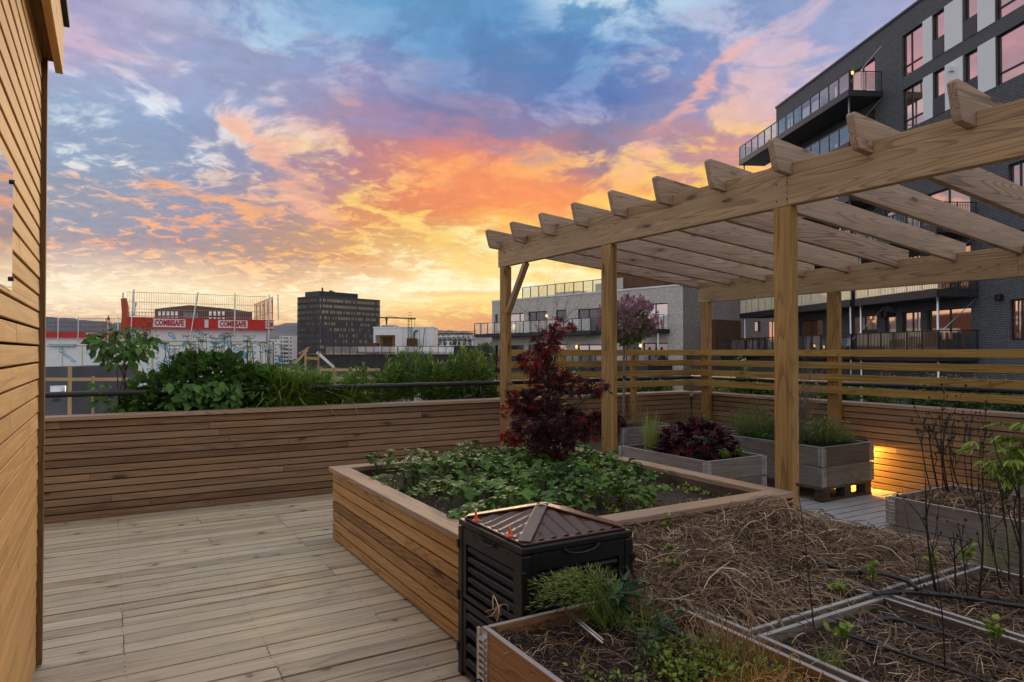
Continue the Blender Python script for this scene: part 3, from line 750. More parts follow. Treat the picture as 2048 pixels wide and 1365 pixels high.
def planter(label, x0, x1, y0, y1, ztop, n=2, pallet=True, wood_m='crate_wood', fill=0.05, group=None, seed=5, soil='dark soil filling the planter', amp=.02, hinges=True):
    t = thing('pallet_collar_planter', label, 'planter', ((x0 + x1) / 2, (y0 + y1) / 2, 0), group)
    h = 0.195
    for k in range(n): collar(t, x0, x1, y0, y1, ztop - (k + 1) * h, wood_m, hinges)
    zb = ztop - n * h
    if zb > 0.05:
        b = MB()
        if pallet:
            for fy in (y0 + .05, (y0 + y1) / 2, y1 - .05):
                for fx in (x0 + .07, (x0 + x1) / 2, x1 - .07):
                    b.box((fx - .05, fy - .05, .022), (fx + .05, fy + .05, zb - .025))
                b.box((x0 + .01, fy - .05, .002), (x1 - .01, fy + .05, .0215))
            yy = y0 + .005
            b.box((x0 + .005, y0 + .005, zb - .0245), (x1 - .005, y1 - .005, zb - .002))
        else:
            for fx in (x0 + .06, x1 - .10): b.box((fx, y0 + .02, .002), (fx + .04, y1 - .02, zb - .002))
        part(b, 'pallet', M['pallet_wood'], t)
    b = MB(); b.box((x0 + .022, y0 + .022, zb + .01), (x1 - .022, y1 - .022, ztop - fill - .03)); part(b, 'liner', M['substrate'], t)
    soil_patch(x0 + .0225, x1 - .0225, y0 + .0225, y1 - .0225, ztop - fill, soil, amp, 0.022, mat='soil', seed=seed)
    return t
planter('grey two-collar planter in front on the right, full of bare dark twigs and brown litter', 4.58, 5.38, 1.50, 2.72, 0.465, seed=21, soil='dark soil in the planter full of bare twigs')
planter('two-collar planter on a pallet beside the orange lamp glow, with thyme and a dry bush', 5.86, 6.66, 4.12, 5.32, 0.533, seed=22, soil='soil in the planter beside the lamp glow')
planter('low planter with the mound of dark burgundy foliage, beside the raised bed', 4.63, 5.40, 4.41, 5.61, 0.46, wood_m='crate_wood', seed=23, soil='soil in the planter with the burgundy mound')
planter('planter against the back parapet from which the pink lilac standard grows', 5.03, 5.84, 6.05, 6.70, 0.575, seed=24, soil='soil round the lilac trunk')
planter('planter in the far corner under the rear pergola post, behind the burgundy mound', 5.93, 6.70, 5.70, 6.60, 0.50, seed=26, soil='soil in the far corner planter')
planter('planter against the right parapet at the frame edge, behind the green peony', 6.08, 6.88, 1.5, 2.68, 0.47, seed=25, soil='soil in the planter against the right parapet')
zt = 0.465; PW = 'crate_wood'
planter('nearest planter, warm brown side board and grey rim, with grasses and moss', 1.160, 1.915, 0.98, 2.185, zt, 2, True, 'crate_wood_warm', 0.045, seed=31, soil='soil of the nearest planter')
planter('straw-covered planter just right of the black composter', 1.950, 2.700, 1.665, 2.850, zt, 2, True, PW, 0.05, seed=32, soil='soil of the straw-covered planter right of the composter')
planter('planter under the highest straw heap, between the raised bed corner and the hose', 2.735, 3.480, 1.665, 2.850, zt, 2, True, PW, 0.06, seed=33, soil='soil under the highest straw heap')
planter('planter with the thin pipe and dark litter at the bottom edge of the picture', 1.950, 2.700, 0.45, 1.632, zt, 2, True, PW, 0.055, seed=34, soil='soil crossed by the thin pipe at the bottom edge')
planter('planter with tall bare twigs at the lower right corner', 2.735, 3.480, 0.45, 1.632, zt, 2, True, PW, 0.055, seed=35, soil='soil round the tall bare twigs at the lower right')

# ---- black composter
plain('black_plastic', (.0075, .0075, .0085), 0.38, 0.0, 0.32, bmp=0.05, bscale=300)
plain('lid_plastic', (.070, .026, .014), 0.36, 0.0, .7, bmp=0.06, bscale=200, coat=.15)  # red-brown stands for the sunset's reflection, put into the black lid's colour
plain('orange_plastic', (.75, .13, .02), 0.4)
def composter():
    x0, x1, y0, y1, zt = 1.362, 1.912, 2.235, 2.795, 0.682
    t = thing('composter', 'black plastic compost bin with ribbed sides and low pyramid lid with two orange latches', 'composter', ((x0 + x1) / 2, (y0 + y1) / 2, 0))
    zm = 0.345
    b = MB(); b.box((x0 + .035, y0 + .035, .01), (x1 - .035, y1 - .035, zt - .01)); part(b, 'inner_wall', M['black_plastic'], t)
    for cx, cy in ((x0, y0), (x1, y0), (x0, y1), (x1, y1)):
        sx = 1 if cx == x0 else -1; sy = 1 if cy == y0 else -1
        b = MB(); b.box((min(cx, cx + sx * .045), min(cy, cy + sy * .045), .003), (max(cx, cx + sx * .045), max(cy, cy + sy * .045), zt - .02))
        for z in (.10, .33, .56): b.box((min(cx - sx * .006, cx + sx * .02), min(cy - sy * .006, cy + sy * .02), z), (max(cx - sx * .006, cx + sx * .02), max(cy - sy * .006, cy + sy * .02), z + .045))
        part(b, 'corner_post', M['black_plastic'], t, bevel=0.006)
    sides = [((x0, y0), (0, 1, 0), (-1, 0, 0), y1 - y0), ((x0, y0), (1, 0, 0), (0, -1, 0), x1 - x0), ((x1, y0), (0, 1, 0), (1, 0, 0), y1 - y0), ((x0, y1), (1, 0, 0), (0, 1, 0), x1 - x0)]
    for (o, ex, out, L) in sides:
        o = Vector((*o, 0)); ex = Vector(ex); out = Vector(out)
        for (za, zb, nr) in ((.02, zm - .006, 4), (zm + .006, zt - .02, 5)):
            b = MB()
            def fr(a, c, z1, z2, dep=.004, th=.03): b.obox(o + ex * a + Vector((0, 0, z1)) - out * (dep + th), ex * (c - a), out * th, Vector((0, 0, z2 - z1)))
            top = .068 if zb > .5 else .03
            fr(.047, .075, za, zb); fr(L - .075, L - .047, za, zb); fr(.075, L - .075, za, za + .022); fr(.075, L - .075, zb - top, zb)
            fr(.075, L - .075, za + .022, zb - top, .026, .01)
            n = nr; hgt = (zb - top) - (za + .022)
            for k in range(n):
                zc = za + .022 + hgt * (k + .5) / n
                p0 = o + ex * .080 + Vector((0, 0, zc)) - out * .022; p1 = o + ex * (L - .080) + Vector((0, 0, zc)) - out * .022
                b.tube([p0, p1], hgt / n * .34, 12)
            if zb > .5:
                for sx in (.12, .21, L - .25, L - .16): b.obox(o + ex * sx + Vector((0, 0, zb - .024)) - out * .0035, ex * .035, out * .002, Vector((0, 0, .008)))
            part(b, 'side_panel', M['black_plastic'], t, bevel=0.003)
    # lid
    li = MB(); e = .008; zl = zt + .012
    xa, xb, ya, yb = x0 + .006, x1 - .006, y0 + .006, y1 - .006
    b = MB(); b.prism([(xa - .004, ya - .004), (xb + .004, ya - .004), (xb + .004, yb + .004), (xa - .004, yb + .004)], (0, 0, zt - .018), (1, 0, 0), (0, 1, 0), (0, 0, .028))
    ring = part(b, 'lid', M['black_plastic'], t, bevel=0.006)
    cx, cy = (xa + xb) / 2, (ya + yb) / 2; hw = (xb - xa) / 2 - .025; rise = .072; zb0 = zl
    b = MB(); b.prism([(cx - hw - .012, cy - hw - .012), (cx + hw + .012, cy - hw - .012), (cx + hw + .012, cy + hw + .012), (cx - hw - .012, cy + hw + .012)], (0, 0, zl - .001), (1, 0, 0), (0, 1, 0), (0, 0, .010))
    part(b, 'lid_rim', M['lid_plastic'], ring, bevel=0.003)
    b = MB(); n = 96
    for (dx, dy) in ((-1, 0), (1, 0), (0, -1), (0, 1)):
        V = []; F = []; m = 8
        for i in range(n + 1):
            a = -1 + 2 * i / n
            for j in range(m + 1):
                s = j / m; w = 1 - s                       # s: 0 at the edge, 1 at the apex
                aa = a * w
                hgt = zb0 + .010 + rise * s + .0042 * math.sin(a * w * hw / .0095) * min(1, w * 4) * min(1, (1 - abs(a)) * 12)
                if dx: V.append((cx + dx * hw * w, cy + hw * aa, hgt))
                else: V.append((cx + hw * aa, cy + dy * hw * w, hgt))
        for i in range(n):
            for j in range(m):
                q = (i * (m + 1) + j, (i + 1) * (m + 1) + j, (i + 1) * (m + 1) + j + 1, i * (m + 1) + j + 1)
                F.append(q if (dx < 0 or dy > 0) else q[::-1])
        b.add(V, F, rv=.5)
    part(b, 'lid_top', M['lid_plastic'], ring)
    for sx, sy in ((-1, -1), (1, -1), (-1, 1), (1, 1)):
        p = Vector((cx + sx * hw, cy + sy * hw, zb0 + .013)); q = Vector((cx, cy, zb0 + .015 + rise))
        b = MB(); b.beam(p, q, .052, .008); part(b, 'lid_ridge', M['lid_plastic'], ring, bevel=0.002)
    for (lx, ly) in ((cx - hw + .002, cy + hw * .68), (cx - hw + .004, cy - hw * .52)):
        b = MB(); z = zb0 + .006
        b.tube([(lx, ly, z), (lx, ly, z + .006), (lx, ly, z + .012)], [.020, .018, .008], 14)
        b.prism([(-.012, 0), (.012, 0), (.002, .034), (-.002, .034)], (lx - .003, ly, z + .008), (0, 1, 0), (0, 0, 1), (.006, 0, 0))
        part(b, 'latch', M['orange_plastic'], t)
    for (px_, py_, ex, ey) in ((x0 - .012, cy, 0, 1), (cx, y0 - .012, 1, 0)):   # moulded grips under the lid edge
        b = MB(); pts = []
        for k in range(11):
            a = math.pi * k / 10; pts.append((px_ + ex * math.cos(a) * .085, py_ + ey * math.cos(a) * .085, zt - .012 - math.sin(a) * .028))
        b.tube(pts, .006, 8); part(b, 'grip', M['black_plastic'], t, smooth=True)
    return t
composter()

# ---- drip-irrigation pipes lying over the planters
def spline(pts, n=8):
    P = [Vector(p) for p in pts]; out = []
    P = [P[0] * 2 - P[1]] + P + [P[-1] * 2 - P[-2]]
    for i in range(1, len(P) - 2):
        for k in range(n):
            t = k / n
            out.append(0.5 * ((2 * P[i]) + (P[i + 1] - P[i - 1]) * t + (2 * P[i - 1] - 5 * P[i] + 4 * P[i + 1] - P[i + 2]) * t * t + (3 * P[i] - P[i - 1] - 3 * P[i + 1] + P[i + 2]) * t ** 3))
    out.append(P[-2]); return out
def hose(label, pts, r, cat='hose', name='hose', mat='dark_pipe'):
    b = MB(); b.tube(spline([G(1240 + x / 2.535, 960 + y / 2.535, z) for x, y, z in pts]), r, 10)
    return tag(b.build(name, M[mat], smooth=True), label, cat)
hose('black irrigation hose curving from the straw heap down to the crossing of the planters', [(930, 372, .50), (1050, 430, .497), (1180, 465, .49), (1330, 480, .49), (1450, 512, .488), (1515, 556, .47)], .0095)
hose('black irrigation hose running right from the crossing of the planters past the bare twigs', [(1290, 578, .482), (1450, 568, .46), (1600, 580, .45), (1760, 600, .45), (1900, 622, .45), (2060, 645, .45)], .0095)
hose('black hose with a bend, lying on the dark soil at the lower right', [(1105, 775, .425), (1230, 735, .43), (1370, 703, .44), (1500, 740, .43), (1700, 802, .43), (1900, 880, .43), (2060, 935, .43)], .0095)
hose('thin shiny drip pipe crossing the dark soil towards the bottom right corner', [(1130, 780, .445), (1400, 872, .44), (1700, 970, .44), (1900, 1035, .44)], .0055, 'pipe', 'drip_pipe')
hose('thin shiny drip pipe in the nearest planter beside the dry stalks', [(30, 660, .455), (250, 760, .45), (330, 795, .45), (420, 842, .45)], .0055, 'pipe', 'drip_pipe')
hose('short piece of shiny pipe poking out of the straw', [(1215, 468, .50), (1300, 425, .525)], .010, 'pipe', 'drip_pipe')
b = MB(); q = [G(940 + x / 3.657, 1060 + y / 3.657, z) for x, y, z in ((690, 590, .47), (970, 830, .45))]; b.tube(q, .0045, 8); q = [p + Vector((.012, .012, .004)) for p in q]; b.tube(q, .003, 8)
tag(b.build('drip_pipe', M['galvanised'], smooth=True), 'pair of thin pale rods slanting through the green grass in the nearest planter', 'pipe')

# ---- the hidden lamp on the right parapet
def wall_lamp():
    t = thing('garden_lamp', 'small lamp hidden behind the planter, throwing orange light down the slatted wall', 'lamp', (6.88, 4.36, .50))
    b = MB(); b.box((6.82, 4.34, .460), (6.946, 4.46, .505)); part(b, 'housing', M['black_steel'], t, bevel=.004)
    b = MB(); b.box((6.83, 4.35, .452), (6.93, 4.45, .459)); part(b, 'lens', emit('lamp_glow', (1.0, .50, .10), 12), t)
    ld = bpy.data.lights.new('lamp_light', 'SPOT'); ld.energy = 66; ld.color = (1.0, .46, .06); ld.spot_size = R_(140); ld.spot_blend = .5; ld.shadow_soft_size = .03
    o = bpy.data.objects.new('lamp_light', ld); COL.objects.link(o); o.parent = t; o.location = (-.02, 0.03, -.055); o.rotation_euler = (R_(-36), 0, 0)
wall_lamp()

# ================================================================ plants
def norm(a): return a / np.maximum(1e-9, np.linalg.norm(a, axis=-1, keepdims=True))
def frames(d, n):
    """matrices whose y column is d and whose z column is close to n"""
    y = norm(d); x = norm(np.cross(y, n)); z = np.cross(x, y)
    return np.stack([x, y, z], axis=2)
# leaf outlines: unit length along +y, folded along the midrib
OVATE = ([(0, 0, 0), (-.26, .25, .06), (.26, .25, .06), (-.30, .55, .04), (.30, .55, .04), (0, .5, -.02), (0, 1, -.12), (0, .25, .0)],
         [(0, 7, 1), (0, 2, 7), (7, 5, 3, 1), (7, 2, 4, 5), (5, 6, 3), (5, 4, 6)])
NARROW = ([(0, 0, 0), (-.085, .35, .015), (.085, .35, .015), (0, .38, -.01), (-.07, .7, -.03), (.07, .7, -.03), (0, .7, -.05), (0, 1, -.16)],
          [(0, 3, 1), (0, 2, 3), (3, 6, 4, 1), (3, 2, 5, 6), (6, 7, 4), (6, 5, 7)])
BLADE = ([(-.012, 0, 0), (.012, 0, 0), (-.012, .35, .02), (.012, .35, .02), (-.009, .7, -.04), (.009, .7, -.04), (0, 1, -.20)],
         [(0, 1, 3, 2), (2, 3, 5, 4), (4, 5, 6)])
def palm(n=5, w=.16, deep=.32):
    v = [(0, 0, 0)]; f = []
    for k in range(n):
        a = (k - (n - 1) / 2) * (150 / (n - 1)) * math.pi / 180; L = 1 - .30 * abs(k - (n - 1) / 2) / ((n - 1) / 2)
        dx, dy = math.sin(a), math.cos(a); px, py = dy, -dx
        i = len(v)
        v += [(dx * L * .45 - px * w * L, dy * L * .45 - py * w * L, .02), (dx * L, dy * L, -.12), (dx * L * .45 + px * w * L, dy * L * .45 + py * w * L, .02)]
        f.append((0, i + 2, i + 1, i))
    return v, f
MAPLE = palm(5, .13); MAPLE7 = palm(7, .09); LOBED = palm(5, .26)
def tri():
    v = []; f = []
    for a in (-68, 0, 68):
        c, s = math.cos(math.radians(a)), math.sin(math.radians(a)); n = len(v)
        for (x, y, z) in OVATE[0]:
            x *= 1.25; y = y * .62 + .05; x *= .62
            v.append((x * c + y * s, -x * s + y * c, z * .8))
        f += [tuple(i + n for i in q) for q in OVATE[1]]
    return v, f
TRI = tri()
PETAL = ([(0, 0, 0), (-.4, .6, .1), (0, 1, .15), (.4, .6, .1)], [(0, 3, 2, 1)])
def disc(n=8):
    return [(math.cos(2 * math.pi * k / n), math.sin(2 * math.pi * k / n), .12 if k % 2 else 0) for k in range(n)], [tuple(range(n))]
DISC = disc()
BUD = ([(0, 0, 1), (0, 0, -1), (1, 0, 0), (-1, 0, 0), (0, 1, 0), (0, -1, 0)], [(0, 2, 4), (0, 4, 3), (0, 3, 5), (0, 5, 2), (1, 4, 2), (1, 3, 4), (1, 5, 3), (1, 2, 5)])

def leaves(b, pts, dirs, size, tpl, up=(0, 0, 1), tilt=.5, mi=0, rv=None):
    pts = np.asarray(pts, float); k = len(pts)
    if not k: return
    n = np.tile(np.array(up, float), (k, 1)) + rng.normal(0, tilt, (k, 3))
    Mx = frames(np.asarray(dirs, float), n)
    s = np.asarray(size, float) * np.ones(k)
    b.many(tpl[0], tpl[1], Mx * s[:, None, None], pts, mi, rv)
def blob(k, c, r, shell=.5):
    """points in an ellipsoid, thicker towards its shell"""
    d = norm(rng.normal(0, 1, (k, 3))); t = (rng.random(k) ** (1 / 3)) * (1 - shell) + shell * rng.random(k) ** .15
    return np.array(c) + d * t[:, None] * np.array(r), d
def stem_path(p, q, sag=0.0, wob=.03, n=6):
    p = np.array(p, float); q = np.array(q, float); L = np.linalg.norm(q - p)
    w = rng.normal(0, wob * L, 3)
    out = []
    for i in range(n + 1):
        t = i / n; x = p + (q - p) * t + w * math.sin(math.pi * t) + np.array([0, 0, sag * L * math.sin(math.pi * t)])
        out.append(x)
    return out
def twig(b, p, d, L, r, depth, spread=.45, tips=None, mi=0, seg=5, kids=(2, 3)):
    """a branching stem"""
    p = np.array(p, float); d = norm(np.array(d, float)); pts = [p]; cur = p; dd = d
    n = 4
    for i in range(n):
        dd = norm(dd + rng.normal(0, .11, 3) + np.array([0, 0, .03])); cur = cur + dd * L / n; pts.append(cur)
    b.tube(pts, [r * (1 - .45 * i / n) for i in range(n + 1)], seg, mi)
    if depth > 0:
        for k in range(rnd.randint(*kids)):
            t = rnd.randint(2, n); q = pts[t]
            twig(b, q, dd + rng.normal(0, spread, 3), L * rnd.uniform(.5, .8), r * .55, depth - 1, spread, tips, mi, max(3, seg - 1), kids)
    if tips is not None: tips.append((pts[-1], dd))
    return pts
def blades(b, c, n, spread, L, lean=.35, w=1.0, mi=0, droop=1.0, z0=None):
    c = np.array(c, float); a = rng.random(n) * 6.283; rr = spread * np.sqrt(rng.random(n))
    P = np.stack([c[0] + rr * np.cos(a), c[1] + rr * np.sin(a), np.full(n, c[2])], 1)
    a2 = a + rng.normal(0, .6, n); ln = np.abs(rng.normal(0, lean, n))
    D = np.stack([np.cos(a2) * ln, np.sin(a2) * ln, np.ones(n)], 1)
    Ls = L * rng.uniform(.45, 1.0, n)
    out = np.stack([np.cos(a2), np.sin(a2), np.zeros(n)], 1)
    up = -out + 0
    y = norm(D); x = norm(np.cross(y, up)); z = np.cross(x, y)
    Mx = np.stack([x * (w * 1.0), y, z * droop * 1.6], axis=2) * Ls[:, None, None]
    b.many(BLADE[0], BLADE[1], Mx, P, mi)

def LM(name, a, c, **k): return leafm(name, srgb(*a), srgb(*c), **k)
LM('leaf_dark', (48, 78, 34), (92, 138, 60)); LM('leaf_mid', (54, 88, 31), (102, 142, 52)); LM('leaf_lime', (86, 116, 36), (152, 176, 72))
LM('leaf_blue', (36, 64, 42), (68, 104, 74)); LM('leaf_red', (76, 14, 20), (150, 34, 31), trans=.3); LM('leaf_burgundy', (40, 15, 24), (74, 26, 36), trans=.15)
LM('leaf_thyme', (92, 112, 52), (154, 172, 88)); LM('blade_green', (72, 106, 38), (126, 156, 66)); LM('blade_dry', (94, 74, 54), (148, 128, 96), trans=.1)
LM('petal_pink', (148, 112, 138), (200, 164, 182), trans=.3); LM('petal_white', (207, 202, 184), (239, 232, 212), trans=.3); LM('panicle_brown', (106, 60, 32), (168, 120, 72), trans=.1)
LM('leaf_litter', (36, 24, 16), (92, 68, 48), trans=.05); LM('umbel', (154, 156, 120), (208, 208, 164)); LM('straw_gold', (140, 106, 52), (184, 148, 78), trans=.1)
plain('bark', (.06, .045, .035), .9, noise=.4, nscale=60); plain('bark_pale', (.20, .16, .12), .85, noise=.4, nscale=60); plain('twig_dark', (.020, .015, .013), .85)
plain('stem_green', (.06, .10, .03), .6)
straw_mats = []
def strawm():
    m, N, bs = mat_base('straw')
    rv = N.new('ShaderNodeAttribute', attribute_name='rv').outputs['Fac']
    N.put(bs.inputs['Base Color'], N.ramp(rv, [(0, srgb(36, 28, 22)), (.4, srgb(106, 86, 68)), (.75, srgb(164, 140, 112)), (1, srgb(220, 196, 160))]))
    bs.inputs['Roughness'].default_value = .8
strawm()

def plant(name, label, cat, base, parts_, group=None):
    """a plant: an empty at its foot and one mesh for every kind of part"""
    t = thing(name, label, cat, tuple(base), group)
    for (b, nm, mt, sm) in parts_:
        if b.V: part(b, nm, M[mt] if isinstance(mt, str) else mt, t, smooth=sm)
    return t

# ---- red maple in the raised bed
def maple():
    base = (2.985, 4.55, .46); st = MB(); lf = MB(); red = MB()
    top = None
    trunk = stem_path(base, (2.99, 4.53, 1.42), 0, .02, 8); st.tube(trunk, [.018 - .0015 * i for i in range(9)], 7)
    clumps = [(0, 690, 26, 24, 70), (42, 655, 20, 13, 34), (12, 668, 14, 14, 24), (-18, 722, 32, 20, 85), (12, 750, 40, 22, 110), (62, 768, 42, 17, 105), (104, 776, 20, 9, 30), (0, 798, 46, 22, 150), (-52, 806, 24, 14, 46), (-68, 792, 12, 12, 22), (-72, 815, 9, 8, 12),
              (-12, 842, 66, 30, 330), (52, 838, 34, 22, 100), (70, 862, 22, 14, 50), (-58, 868, 22, 14, 50), (-4, 885, 50, 26, 190), (-8, 915, 36, 16, 80)]
    pxm = .0040
    for (dx, py, rx, rz, k) in clumps:
        c = (RX * dx * pxm + rnd.uniform(-.05, .05), RY * dx * pxm + rnd.uniform(-.05, .05), EYE - (py - 702) * pxm - base[2]); r = (rx * pxm, rx * pxm * .9, rz * pxm)
        p, d = blob(k, (base[0] + c[0], base[1] + c[1], base[2] + c[2]), r, .3); p = p + rng.normal(0, .018, p.shape)
        dd = d * .8 + np.array([0, 0, -.45]) + rng.normal(0, .35, p.shape)
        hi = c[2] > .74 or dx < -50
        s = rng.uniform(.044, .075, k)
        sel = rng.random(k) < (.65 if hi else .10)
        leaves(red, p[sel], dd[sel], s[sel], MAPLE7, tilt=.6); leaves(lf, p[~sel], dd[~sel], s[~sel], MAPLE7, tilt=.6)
        for q in p[:max(4, k // 30)]:
            z = max(base[2] + .05, q[2] - .18); tk = trunk[min(8, max(0, int((z - base[2]) / .12)))]
            st.tube(stem_path(tk, q, .05, .06, 4), [.006, .005, .004, .003, .0015], 4)
    tips = []
    for k in range(7):
        twig(st, trunk[5 + k % 3], (rnd.uniform(-.35, .35), rnd.uniform(-.3, .3), 1.4), rnd.uniform(.28, .5), .0045, 2, .35, tips, seg=4)
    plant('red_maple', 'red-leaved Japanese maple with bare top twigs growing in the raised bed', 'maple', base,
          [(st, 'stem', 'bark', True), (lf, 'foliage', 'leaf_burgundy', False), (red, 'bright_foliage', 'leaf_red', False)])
maple()

def mound(name, label, cat, c, r, k, tpl, size, mat, mat2=None, frac=.2, stemm='bark', extra=None):
    st = MB(); a = MB(); b2 = MB()
    p, d = blob(k, (c[0], c[1], c[2] + r[2] * .2), r, .7); keep = p[:, 2] > c[2]; p = p[keep]; d = d[keep]
    dd = d + np.array([0, 0, -.35]) + rng.normal(0, .3, p.shape); s = rng.uniform(*size, len(p)); sel = rng.random(len(p)) < (frac if mat2 else 0)
    nn = d
    for (bb, m_) in ((a, ~sel), (b2, sel)):
        if m_.any():
            n_ = nn[m_] + np.array([0, 0, .6]) + rng.normal(0, .35, (m_.sum(), 3)); Mx = frames(dd[m_], n_); bb.many(tpl[0], tpl[1], Mx * s[m_][:, None, None], p[m_])
    for q in p[:max(5, k // 25)]: st.tube(stem_path((c[0] + rnd.uniform(-.03, .03), c[1] + rnd.uniform(-.03, .03), c[2]), q, .02, .05, 4), [.004, .0035, .003, .0025, .0015], 4)
    ps = [(st, 'stem', stemm, True), (a, 'foliage', mat, False)] + ([(b2, 'bright_foliage', mat2, False)] if mat2 else []) + (extra or [])
    return plant(name, label, cat, c, ps)
mound('coral_bells', 'dark burgundy frilly mound in the low planter beside the raised bed', 'perennial', (5.03, 4.93, .42), (.34, .44, .27), 640, LOBED, (.06, .095), 'leaf_burgundy', 'leaf_red', .06)
mound('dark_red_shrub', 'dark red low shrub against the back parapet, left of the lilac trunk', 'shrub', (5.00, 6.36, .50), (.26, .26, .20), 700, MAPLE, (.05, .08), 'leaf_burgundy', 'leaf_red', .15)

# ---- pink lilac standard
def lilac():
    base = (5.30, 6.38, .54); st = MB(); lf = MB(); fl = MB()
    c = (5.34, 6.36, 1.80); head = stem_path(base, (5.31, 6.37, 1.52), 0, .012, 8); st.tube(head, [.016] * 9, 8)
    p, d = blob(150, c, (.30, .30, .24), .6)
    for q in p[:60]: st.tube(stem_path(head[-1], q, .03, .05, 4), [.008, .006, .005, .003, .002], 4)
    p, d = blob(900, (c[0], c[1], c[2] - .06), (.30, .30, .22), .5); leaves(lf, p, d + rng.normal(0, .4, p.shape), rng.uniform(.035, .06, 900), OVATE)
    pc, dc = blob(190, c, (.31, .31, .25), .9)
    for q, dd in zip(pc, dc):
        if q[2] < c[2] - .16 and rnd.random() < .5: continue
        ax = norm(dd + np.array([0, 0, .7])); k = 55; t = rng.random(k)
        pp = q + ax * (t[:, None] * .11) + norm(rng.normal(0, 1, (k, 3))) * (.034 * (1 - t[:, None] * .75))
        leaves(fl, pp, norm(pp - q + rng.normal(0, .02, (k, 3))), rng.uniform(.012, .020, k), PETAL, tilt=.8)
        leaves(fl, pp, rng.normal(0, 1, (k, 3)), rng.uniform(.010, .018, k), PETAL, tilt=.8)
    tie = MB(); tie.tube([(base[0] + .012, base[1] - .012, 1.12), (base[0] + .012, base[1] - .012, 1.15)], .021, 10)
    plant('lilac_standard', 'small standard lilac on a thin trunk with round head of pink blossom under the pergola', 'lilac', base,
          [(st, 'trunk', 'bark_pale', True), (lf, 'foliage', 'leaf_mid', False), (fl, 'blossom', 'petal_pink', False), (tie, 'tie', 'black_steel', True)])
lilac()

# ---- strawberries and weeds in the raised bed
def bed_plants():
    g = random.Random(5); k = 0
    spots = []
    for i in range(400):
        x = g.uniform(BX0 + .20, BX1 - .16); y = g.uniform(BY0 + .35, BY1 - .17)
        # the plants fill the middle and the back, leaving bare soil at the front and in the right corner
        dens = .95
        if y < 3.55: dens = .16
        if x > 3.2 and y < 3.75: dens = .05
        if x < 1.95 and y < 4.2: dens = .3
        if g.random() > dens: continue
        if any((x - a) ** 2 + (y - c) ** 2 < .14 ** 2 for a, c in spots): continue
        spots.append((x, y))
    for (x, y) in spots:
        z = .46; lf = MB(); st = MB(); fl = MB(); n = g.randint(10, 17); P = []; D = []; S_ = []
        hgt = g.uniform(.09, .20) * (1.25 if y > 4.3 else 1.0)
        for i in range(n):
            a = g.uniform(0, 6.283); r = g.uniform(.03, .13); h = hgt * g.uniform(.55, 1.05); q = (x + math.cos(a) * r, y + math.sin(a) * r, z + h)
            st.tube([(x, y, z - .03), (x + math.cos(a) * r * .35, y + math.sin(a) * r * .35, z + h * .6), q], [.0025, .002, .0015], 4)
            P.append(q); D.append((math.cos(a), math.sin(a), g.uniform(-.35, .3))); S_.append(g.uniform(.065, .105))
        leaves(lf, P, D, S_, TRI, tilt=.35, rv=rng.random(n) * .7 + g.uniform(0, .3))
        if g.random() < .4:
            for i in range(g.randint(1, 3)):
                a = g.uniform(0, 6.283); q = np.array((x + math.cos(a) * .09, y + math.sin(a) * .09, z + hgt * 1.02))
                aa = np.arange(5) * 1.2566; leaves(fl, np.tile(q, (5, 1)), np.stack([np.cos(aa), np.sin(aa), np.full(5, .25)], 1), .013, PETAL, tilt=.1)
                st.tube([(x, y, z), tuple(q)], [.002, .0012], 4)
        place = ('beside the maple trunk' if math.hypot(x - 2.985, y - 4.55) < .35 else 'at the back of the raised bed' if y > 4.75 else 'at the front edge of the raised bed' if y < 3.6 else 'near the left rim of the raised bed' if x < 2.2 else 'near the right rim of the raised bed' if x > 3.2 else 'in the middle of the raised bed')
        ps = [(st, 'stalks', 'stem_green', False), (lf, 'leaves', ['leaf_mid', 'leaf_dark', 'leaf_mid'][k % 3], False), (fl, 'flowers', 'petal_white', False)]
        plant('strawberry_plant', 'leafy strawberry plant ' + place, 'strawberry plant', (x, y, z), ps, 'strawberry plants in the raised bed')
        k += 1
    b = MB()          # seedlings and low weeds between them
    n = 900; P = np.stack([rng.uniform(BX0 + .18, BX1 - .16, n), rng.uniform(BY0 + .16, BY1 - .16, n), np.full(n, .465)], 1)
    q = np.sin(P[:, 0] * 7 + 1) * np.sin(P[:, 1] * 6) + rng.normal(0, .4, n) > 0.1; P = P[q]
    for j in range(4):
        a = rng.random(len(P)) * 6.283; leaves(b, P + rng.normal(0, .012, P.shape) * [1, 1, .4] + [0, 0, .012], np.stack([np.cos(a), np.sin(a), rng.uniform(.2, 1.2, len(P))], 1), rng.uniform(.02, .045, len(P)), [OVATE, NARROW, OVATE, NARROW][j])
    stuff(b.build('ground_cover', M['leaf_lime']), 'low green weeds and seedlings scattered on the soil of the raised bed', 'ground cover')
    for (px, py, hh, lab) in ((955, 1010, .17, 'tall pale green feathery shoot in the raised bed just behind the composter lid'), (1066, 1003, .11, 'small pale green shoot in the raised bed behind the right half of the composter'), (1190, 985, .2, 'upright leafy weed in the raised bed between the composter and the bare soil')):
        c = G(px, py, .46); st = MB(); lf = MB()
        for i in range(6):
            q = (c.x + rnd.uniform(-.035, .035), c.y + rnd.uniform(-.035, .035), c.z + hh * rnd.uniform(.7, 1.1)); st.tube([tuple(c), q], [.003, .0015], 4)
            m_ = 16; t = rng.random(m_); P = np.array(tuple(c)) + (np.array(q) - np.array(tuple(c))) * t[:, None]; a = rng.random(m_) * 6.283
            leaves(lf, P, np.stack([np.cos(a), np.sin(a), np.full(m_, .9)], 1), rng.uniform(.03, .05, m_), NARROW)
        plant('weed', lab, 'weed', tuple(c), [(st, 'stalks', 'stem_green', False), (lf, 'leaves', 'leaf_lime', False)])
bed_plants()

